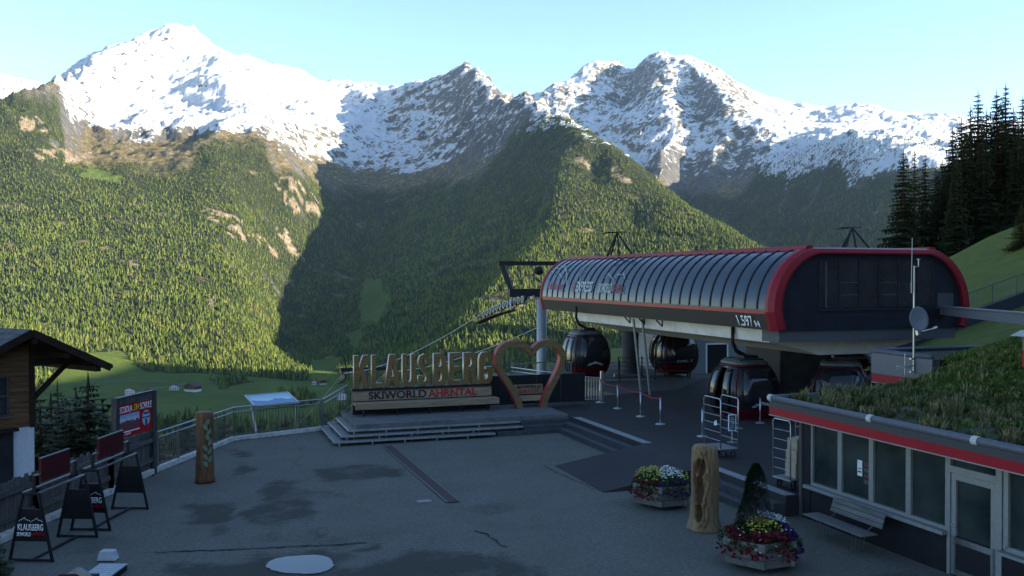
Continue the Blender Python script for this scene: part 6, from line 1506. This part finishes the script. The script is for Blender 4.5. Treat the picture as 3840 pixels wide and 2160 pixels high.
# bench below the windows
bn = empty('wall_bench', W(13.72, 17.35, 0), AX); tag(bn, 'weathered plank bench on hairpin legs below the office windows', 'bench')
M_GP = wood('grey_planks', (.075, .078, .078), (.16, .16, .155), 'y', .7)
for i in range(3):
    b = MB(); b.box(-.22 + i * .15, -.08 + i * .15, -1.05, .95, .43, .46); b.build('seat_plank', M_GP, bn, bevel=.006)
for i in range(3):
    b = MB(); b.obox((.3 + i * .035, -.25, .62 + i * .105), (.01, 0, .0), (0, .85, 0), (.015, 0, .046)); b.build('back_plank', M_GP, bn)
for y in (-.72, .5):
    for dx in (-.1, .12):
        b = MB(); b.tube([(dx - .02, y - .07, .43), (dx - .05, y - .045, .04), (dx - .05, y - .02, .008), (dx - .05, y + .02, .008), (dx - .05, y + .045, .04), (dx - .02, y + .07, .43)], .009, 5); b.build('hairpin_leg', M_GALV, bn)
    b = MB(); b.tube([(.2, y, .43), (.32, y - .1, .6), (.38, y - .1, .86)], .012, 5); b.build('back_support', M_GALV, bn)
# carved trunk
tk = empty('carved_trunk', gz(14, 990, 1105)); tag(tk, 'thick pale tree trunk carved with twisting roots and deep hollows', 'wood sculpture')
rs = 64; nz_ = 70; Htk = 1.98; vs = []
def trunk_r(a, z):
    k = z / Htk; r = .37 - .09 * k + .05 * max(0, .12 - k) / .12 - .02 * math.sin(k * 6)
    return r * (1 + .03 * math.sin(3 * a + k * 3) + .02 * math.sin(5 * a - k * 7))
af = -math.pi / 2 - .42                        # direction of the carved face
dep = np.zeros((nz_ + 1, rs))
def vine(z, ph, amp, fr): return amp * math.sin(fr * z * 3.2 + ph)
for i in range(nz_ + 1):
    z = Htk * i / nz_; k = z / Htk
    for j in range(rs):
        a = 2 * math.pi * j / rs; da = (a - af + math.pi) % (2 * math.pi) - math.pi
        d = 0.0
        if .06 < k < .93:
            x = da * .36
            for cx, cz, wx, wz, dp_ in ((-.08, .42, .12, .22, .16), (-.08, .98, .14, .36, .17), (-.04, 1.5, .15, .22, .13), (-.24, 1.3, .06, .32, .09)):
                q = ((x - cx) / wx) ** 2 + ((z - cz) / wz) ** 2; d = max(d, dp_ * max(0, 1 - q) ** .45)
            for ph, am_, off in ((0, .12, .02), (1.6, .1, -.12), (3.2, .09, .1)):
                vx = off + am_ * math.sin(z * 3.6 + ph); e = abs(x - vx)
                if e < .035: d -= .05 * math.cos(e / .035 * math.pi / 2)
                elif e < .06: d += .025
        dep[i, j] = d; r = trunk_r(a, z) - d + .006 * math.sin(17 * a + 2 * math.sin(z * 5))
        if k > .97: r *= 1 - (k - .97) * 4
        vs.append((r * math.cos(a), r * math.sin(a), z))
b = MB(); b.add(vs, [(i * rs + j, i * rs + (j + 1) % rs, (i + 1) * rs + (j + 1) % rs, (i + 1) * rs + j) for i in range(nz_) for j in range(rs)] + [tuple(range(rs - 1, -1, -1)), tuple(nz_ * rs + j for j in range(rs))])
me = b.mesh('trunk', NT('x').m); bpy.data.materials.remove(me.materials[0]); me.materials.clear()
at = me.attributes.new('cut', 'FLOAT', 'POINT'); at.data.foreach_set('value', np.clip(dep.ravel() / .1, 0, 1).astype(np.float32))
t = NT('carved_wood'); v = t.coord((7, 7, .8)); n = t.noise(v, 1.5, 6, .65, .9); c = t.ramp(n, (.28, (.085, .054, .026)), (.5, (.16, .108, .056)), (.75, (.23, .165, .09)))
t.set(color=t.mix(t.ramp(t.attr('cut').outputs['Fac'], (.05, 0.0), (.55, .95)), c, (.05, .024, .012)), rough=.7, spec=.25); t.bump(n, .4, .01); me.materials.append(t.m)  # hollows darkened in the colour by depth, so the recesses read as shaded
me.polygons.foreach_set('use_smooth', [True] * len(me.polygons)); link(bpy.data.objects.new('trunk', me), tk)
# flower planters
M_PLK = wood('planter_wood', (.07, .072, .07), (.15, .15, .14), 'x', .6)
def flower_bed(name, pts, m, root, size, seed, center=None):
    rd = random.Random(seed); b = MB()
    for (x, y, z) in pts:
        n = 6; s = size * .8 * rd.uniform(.7, 1.25); tx, ty = rd.uniform(-.8, .8), rd.uniform(-.9, .3); nv = Vector((tx, ty, 1)).normalized(); a1 = nv.orthogonal().normalized(); a2 = nv.cross(a1); vs = [Vector((x, y, z)) + nv * .0]
        for j in range(n): a = 2 * math.pi * j / n; vs.append(Vector((x, y, z)) + (a1 * math.cos(a) + a2 * math.sin(a)) * s + nv * s * .35)
        b.add(vs, [(0, 1 + j, 1 + (j + 1) % n) for j in range(n)])
    o = b.build(name, m, root); tag(o, kind='stuff'); return o
def leaf_bed(name, pts, m, root, size, seed):
    rd = random.Random(seed); b = MB()
    for (x, y, z) in pts:
        d = Vector((rd.uniform(-1, 1), rd.uniform(-1, 1), rd.uniform(-.2, 1))).normalized(); s = size * rd.uniform(.6, 1.4); sd_ = d.orthogonal().normalized() * s * .35; p = Vector((x, y, z))
        b.add([p, p + d * s * .5 + sd_, p + d * s, p + d * s * .5 - sd_], [(0, 1, 2, 3)])
    o = b.build(name, m, root); tag(o, kind='stuff'); return o
M_LF = mat('planter_leaves', (.025, .045, .016), .7, var=.5, scale=15)
M_YF = mat('yellow_petals', (.3, .28, .035), .6, var=.2, scale=12); M_WF = mat('white_petals', (.5, .53, .53), .6, var=.1); M_RF = mat('red_petals', (.085, .005, .012), .6, var=.4, scale=14); M_PF = mat('purple_petals', (.022, .012, .06), .6, var=.4, scale=14)
def planter(p, rz, label, rad, hgt_, patches, seed, conifer=False):
    root = empty('flower_planter', p, rz); tag(root, label, 'planter', 'wooden flower planters on the plaza')
    rd = random.Random(seed)
    for lv in range(3):
        z0 = .1 + lv * hgt_ / 3; z1 = z0 + hgt_ / 3 - .012
        for k in range(6):
            a = k * math.pi / 3; a2 = a + math.pi / 3; r = rad * (1 + .03 * lv); P, Q = Vector((math.cos(a), math.sin(a), 0)) * r, Vector((math.cos(a2), math.sin(a2), 0)) * r
            e = (.07 if (k + lv) % 2 else -.02); d = (Q - P).normalized(); b = MB(); b.beam(P - d * e + Vector((0, 0, (z0 + z1) / 2)), Q + d * e + Vector((0, 0, (z0 + z1) / 2)), .07, z1 - z0); b.build('plank', M_PLK, root, bevel=.008)
    for k in range(3):
        a = k * 2 * math.pi / 3 + .5; b = MB(); x, y = math.cos(a) * rad * .7, math.sin(a) * rad * .7; b.box(x - .08, x + .08, y - .08, y + .08, 0, .12); b.build('foot', M_DARKB, root)
    b = MB(); b.lathe([(rad * .9, .12), (rad * .92, hgt_ + .02), (rad * .5, hgt_ + .1)], 12); b.build('soil', mat('soil', (.03, .024, .018), .95), root)
    zt = hgt_ + .1
    # leafy cushion that spills over the rim
    lv = []
    for _ in range(1500):
        a = rd.random() * 6.28; r = rad * 1.12 * math.sqrt(rd.random()); k = r / rad; lv.append((r * math.cos(a), r * math.sin(a), zt - .06 + (.3 * (1 - k * k * .8)) * rd.uniform(.3, 1.05) - (.12 * rd.random() if k > .95 else 0)))
    leaf_bed('leaves', lv, M_LF, root, .085, seed + 1)
    for nm, m, n, (a0, a1), (r0, r1), h, s, sp in patches:
        pts = []
        for _ in range(n):
            a = R(rd.uniform(a0, a1)); r = rad * rd.uniform(r0, r1); k = r / rad; z = zt + h * max(.0, 1 - .55 * k * k) + rd.uniform(-.05, .07) - (max(0, k - .93) * 1.3)
            pts.append((r * math.cos(a), r * math.sin(a), z))
        flower_bed(nm, pts, m, root, s, seed + n)
    if conifer:
        b = MB(); rd2 = random.Random(5)
        for _ in range(9000):
            k = rd2.random() ** .8; z = zt + .02 + 1.4 * k; rr = .42 * (1 - k) ** .6 * (1 + .12 * math.sin(9 * k)) + .015; a = rd2.random() * 6.28; r = rr * (rd2.random() ** .35); d = Vector((math.cos(a) * .45, math.sin(a) * .45, 1)).normalized(); s = rd2.uniform(.03, .075); p_ = Vector((r * math.cos(a), r * math.sin(a) + .1, z)); sd_ = d.orthogonal().normalized() * s * .3
            b.add([p_, p_ + d * s * .5 + sd_, p_ + d * s, p_ + d * s * .5 - sd_], [(0, 1, 2, 3)])
        tag(b.build('conifer', mat('thuja_green', (.035, .055, .02), .8, var=.5, scale=9), root), kind='stuff')
        b = MB(); b.tube([(0, .1, hgt_), (0, .1, zt + 1.0)], [.04, .01], 6); b.build('stem', M_BARK, root)
    return root
pc = (gz(14, 270, 870) + gz(14, 800, 890)) / 2 + Vector((.05, .35, 0))
planter(pc, .3, 'hexagonal wooden planter with yellow and white flowers beside the ramp', .72, .52, [('yellow_flowers', M_YF, 170, (120, 250), (.2, 1.0), .34, .03, 0), ('yellow_flowers', M_YF, 60, (-60, 20), (.3, .95), .28, .028, 0), ('white_flowers', M_WF, 200, (230, 320), (.1, .85), .36, .027, 0), ('red_flowers', M_RF, 130, (150, 240), (.9, 1.2), .12, .05, 0), ('red_flowers', M_RF, 70, (300, 400), (.9, 1.15), .12, .05, 0), ('purple_flowers', M_PF, 120, (230, 320), (.88, 1.15), .12, .045, 0)], 21)
p2 = gnd(2850, 2118)
planter(p2 + Vector((0, .1, 0)), .35, 'hexagonal wooden planter with red flowers and a small pointed conifer', .74, .52, [('yellow_flowers', M_YF, 150, (200, 290), (.15, .8), .34, .027, 0), ('white_flowers', M_WF, 170, (-10, 60), (.35, .95), .38, .026, 0), ('white_flowers', M_WF, 26, (160, 330), (.7, 1.2), .2, .024, 0), ('red_flowers', M_RF, 330, (160, 300), (.72, 1.2), .14, .05, 0), ('purple_flowers', M_PF, 300, (290, 390), (.7, 1.2), .16, .048, 0)], 33, True)
# ------------------------------------------------------------------ single conifers near the station and below the chalet
def big_spruce(name, seed, H, Rb, droop, dens, m_leaf, m_bark):
    """trunk, whorls of boughs and needle sprays; returns trunk and crown meshes"""
    rd = random.Random(seed); tb = MB(); tb.tube([(0, 0, -1.5), (rd.uniform(-.1, .1), 0, H * .5), (0, 0, H)], [H * .014, H * .009, .02], 7)
    cb = MB(); z = H * .06
    while z < H * .985:
        k = z / H; L = Rb * ((1 - k) ** .8) * rd.uniform(.72, 1.12) + .12; nb = max(4, int(dens * (.55 + .45 * (1 - k)))); ph = rd.random() * 6.28
        for j in range(nb):
            a = ph + 6.28 * j / nb + rd.uniform(-.25, .25); l = L * rd.uniform(.6, 1.12)
            if rd.random() < .06: continue
            d = Vector((math.cos(a), math.sin(a), 0)); up0 = .25 * (k - .3) ; base = Vector((0, 0, z + rd.uniform(-.15, .15)))
            ns = max(3, int(l / .42)); sd_ = Vector((-d.y, d.x, 0))
            prev = base
            for i in range(1, ns + 1):
                t = i / ns; p = base + d * l * t + Vector((0, 0, l * (up0 * t - droop * t * t + .22 * droop * t ** 4 * 2)))
                w = .55 * l * (.34 + .6 * math.sin(math.pi * min(1, t * .85 + .1))) * rd.uniform(.6, 1.1)
                hang = rd.uniform(.25, .7) * (l * .34 + .3)
                # flat spray on both sides and hanging twigs below
                m1 = prev.lerp(p, .5)
                for sg in (-1, 1):
                    tip = m1 + sd_ * sg * w + d * w * .45 + Vector((0, 0, -.18 * w - rd.uniform(0, .1)))
                    cb.add([prev, p, tip], [(0, 1, 2)])
                cb.add([prev, p, m1 + Vector((rd.uniform(-.08, .08), rd.uniform(-.08, .08), -hang))], [(0, 1, 2)])
                prev = p
            tipd = (prev - base).normalized(); cb.add([prev + sd_ * .07, prev - sd_ * .07, prev + tipd * .3 + Vector((0, 0, .05))], [(0, 1, 2)])
        z += H * .021 * rd.uniform(.8, 1.25) + .06
    # leader
    cb.add([(-.06, 0, H * .97), (.06, 0, H * .97), (0, 0, H + .5)], [(0, 1, 2)]); cb.add([(0, -.06, H * .97), (0, .06, H * .97), (0, 0, H + .5)], [(0, 1, 2)])
    return tb.mesh('trunk', m_bark), cb.mesh('crown', m_leaf)
t = NT('spruce_needles'); oi = t.n('ShaderNodeObjectInfo'); nz = t.noise(t.coord((1, 1, 1)), 1.3, 4, .6)
t.set(color=t.mix(t.math('MULTIPLY', oi.outputs['Random'], .5), t.ramp(nz, (.3, (.014, .022, .011)), (.7, (.034, .048, .02))), (.03, .036, .014)), rough=.8, spec=.15); M_SPR = t.m
t = NT('larch_needles'); nz = t.noise(t.coord((1, 1, 1)), 1.3, 4, .6); t.set(color=t.ramp(nz, (.3, (.03, .04, .014)), (.7, (.06, .07, .022))), rough=.8, spec=.15); M_LAR = t.m
PROT = [big_spruce('s', 100 + i, 20, r, dr_, dn, M_SPR, M_BARK) for i, (r, dr_, dn) in enumerate(((3.9, .34, 15), (3.5, .42, 14), (4.3, .30, 16)))]
PROT.append(big_spruce('l', 120, 20, 3.3, .22, 11, M_LAR, M_BARK))
def plant(px, py_top, Y, base_z, k, wide, label, group, rz):
    top = far(px, py_top, Y); h = top.z - base_z; root = empty('spruce_tree' if k < 3 else 'larch_tree', (top.x, Y, base_z), rz); tag(root, label, 'tree', group)
    s = h / 20.4; tr, cr = PROT[k]
    for nm, me_ in (('trunk', tr), ('crown', cr)): o = inst(nm, me_, root); o.scale = (s * wide, s * wide, s)
    return root
G1 = 'spruces standing on the hillside behind the station'
rows = [(3388, 552, 96, 0, 1.15, 'slim dark spruce behind the station roof, outermost of the loose group of three'), (3430, 548, 99, 3, .95, 'slim sparse larch in the middle of the loose group of three'), (3470, 560, 97, 1, .95, 'slim dark spruce of the loose group of three, next to the dense wood')]
wood_ = [(3535, 590, 104), (3572, 470, 100), (3605, 430, 102), (3640, 390, 106), (3668, 330, 101), (3700, 400, 108), (3738, 325, 103), (3772, 303, 105), (3800, 395, 99), (3836, 350, 101), (3880, 330, 104), (3930, 300, 102), (3625, 480, 95), (3690, 470, 94), (3755, 440, 95), (3820, 460, 93), (3880, 430, 95), (3550, 640, 97), (3510, 620, 101), (3590, 560, 93)]
for (px, py, Y, k, w_, lab) in rows:
    bz = float(hill_z(np.array([(px - 1920) / F_PX * Y]), np.array([float(Y)]))[0]) - 2.0; plant(px, py, Y, bz, k, w_, lab, None, px * .7)
for i, (px, py, Y) in enumerate(wood_):
    bz = float(hill_z(np.array([(px - 1920) / F_PX * Y]), np.array([float(Y)]))[0]) - .6; plant(px, py, Y, bz, (i * 7) % 3 if i % 6 else 2, 1.05 + .1 * (i % 3), 'tall dark spruce of the dense wood above the grassy hillside', G1, i * 1.3)
bush = plant(3830, 760, 68, float(hill_z(np.array([37.1]), np.array([68.0]))[0]) - .5, 3, 2.2, 'olive green bushy larch at the lower edge of the hillside wood', None, .4)
G2 = 'spruces below the plaza beside the chalet'
for i, (px, py, Y, w_, lab) in enumerate(((330, 1392, 38, 1.25, 'dark young spruce with bushy top between the chalet and the ski school sign'), (190, 1470, 40, 1.3, 'wide dark green spruce close behind the chalet corner'), (215, 1420, 62, .8, 'slim bluish spruce farther down behind the chalet brace'), (262, 1530, 37, 1.2, 'low spruce in front of the bushy topped one'), (430, 1560, 44, 1.1, 'low dark spruce behind the ski school sign'), (150, 1520, 36, 1.1, 'dark spruce hugging the white chalet base'), (285, 1450, 46, 1.2, 'taller spruce standing behind the bushy topped one'), (385, 1500, 43, 1.2, 'dark spruce just left of the ski school sign'), (130, 1430, 52, 1.1, 'spruce behind the chalet brace'), (235, 1490, 42, 1.3, 'spreading spruce in the thicket below the plank fence'))):
    plant(px, py, Y, -12.0 if Y < 50 else -18.0, i % 3, w_ * 1.7, lab, G2, i * 1.9)
for i in range(18):
    px = 470 + i * 46 + random.uniform(-20, 20); Y = random.uniform(95, 150); plant(px, 1600 + random.uniform(-40, 30) - (i % 3) * 16, Y, -34 - (Y - 95) * .3, i % 3, 1.5, 'dark spruce top seen through the plaza railing bars', 'spruce tops below the railing', i)
# conifer branch in the near left corner
plant(-60, 1890, 17.0, -.0, 2, 1.7, 'dark conifer at the near end of the plank fence', None, 2.0)
# ------------------------------------------------------------------ farms in the valley
M_FW_ = mat('farm_white', (.55, .55, .53), .8, var=.08); M_FR_ = mat('farm_roof', (.10, .06, .05), .8, var=.25); M_FT_ = mat('farm_timber', (.09, .055, .035), .8, var=.25); M_PN = mat('farm_pane', (.03, .035, .04), .2)
def farm(p, q, w, d, h, rz, label, timber=True):
    P = hit(p, q); root = empty('farmhouse', P - Vector((0, 0, .5)), rz); tag(root, label, 'house', 'farmhouses in the valley')
    hb_ = h * (.45 if timber else .8)
    b = MB(); b.box(-w / 2, w / 2, -d / 2, d / 2, -2, hb_); b.build('wall', M_FW_, root)
    b = MB(); b.prism([(-w / 2, 0), (w / 2, 0), (w / 2, h - hb_), (0, h - hb_ + w * .22), (-w / 2, h - hb_)], (0, -d / 2 + .05, hb_), (1, 0, 0), (0, 0, 1), (0, d - .1, 0)); b.build('upper_wall', M_FT_ if timber else M_FW_, root)
    for s in (-1, 1):
        b = MB(); a = Vector((0, 0, h + w * .23)); e = Vector((s * (w / 2 + 1.6), 0, h - .75)); b.add([a + Vector((0, y, z)) for y, z in ((-d / 2 - 1.6, 0), (d / 2 + 1.6, 0), (d / 2 + 1.6, .4), (-d / 2 - 1.6, .4))] + [e + Vector((0, y, z)) for y, z in ((-d / 2 - 1.6, 0), (d / 2 + 1.6, 0), (d / 2 + 1.6, .4), (-d / 2 - 1.6, .4))], [(0, 1, 2, 3), (7, 6, 5, 4), (0, 4, 5, 1), (1, 5, 6, 2), (2, 6, 7, 3), (3, 7, 4, 0)]); b.build('roof', M_FR_, root)
    for i in range(4):
        for z in (hb_ * .35,) if timber else (h * .2, h * .5):
            x = -w / 2 + w * (i + .5) / 4; b = MB(); b.box(x - .7, x + .7, -d / 2 - .06, -d / 2 + .02, z, z + 1.5); b.build('window', M_PN, root)
    return root
farm(325, 992, 12, 12, 7.5, .2, 'white farmhouse above the ski school sign', False)
farm(437, 981, 14, 10, 6, .3, 'long white farmhouse on the meadow left of the brown roofed barn', False)
farm(484, 985, 19, 16, 9, -.3, 'broad farmhouse with brown timber storey on the valley meadow')
farm(372, 991, 10, 9, 5, .1, 'small barn half hidden over the ski school sign')
farm(812, 968, 11, 10, 6, .3, 'small farmhouse in the dark meadow near the letter K')
farm(792, 968, 9, 8, 5, -.2, 'tiny white farmhouse beside the dark meadow edge', False)
farm(860, 1005, 14, 11, 8, .2, 'white farmhouse seen past the stage railing', False)
for pts in ([(215, 962), (330, 960), (470, 966), (585, 962), (640, 950)], [(350, 985), (420, 975), (470, 966)], [(520, 985), (560, 975), (600, 978)]):
    P = []
    for a, c in zip(pts[:-1], pts[1:]):
        for i in range(16): h_ = hit(a[0] + (c[0] - a[0]) * i / 16, a[1] + (c[1] - a[1]) * i / 16); P.append(Vector((h_.x, h_.y, 0)))
    vs = []
    for i, p in enumerate(P):
        d = (P[min(i + 1, len(P) - 1)] - P[max(i - 1, 0)]).normalized(); n = Vector((-d.y, d.x, 0)) * 1.6
        for s in (-1, 1): q = p + n * s; z = float(hgt(np.array([q.x]), np.array([q.y]))[0]); vs.append((q.x, q.y, z + .5))
    b = MB(); b.add(vs, [(2 * i, 2 * i + 1, 2 * i + 3, 2 * i + 2) for i in range(len(P) - 1)]); tag(b.build('farm_track', mat('track', (.16, .15, .13), .9)), kind='structure')
# ------------------------------------------------------------------ the morning haze in the valley
b = MB(); b.box(-9000, 9000, -7000, 11500, -420, 2300)
t = bpy.data.materials.new('haze_air'); t.use_nodes = True; nt = t.node_tree; nt.nodes.clear()
ov = nt.nodes.new('ShaderNodeOutputMaterial'); pv = nt.nodes.new('ShaderNodeVolumePrincipled')
pv.inputs['Color'].default_value = (.5, .72, 1.0, 1); pv.inputs['Density'].default_value = HAZE; pv.inputs['Anisotropy'].default_value = .2
nt.links.new(pv.outputs[0], ov.inputs['Volume'])
hz = b.build('haze', t); tag(hz, 'thin blue morning haze filling the valley', 'haze', kind='stuff')
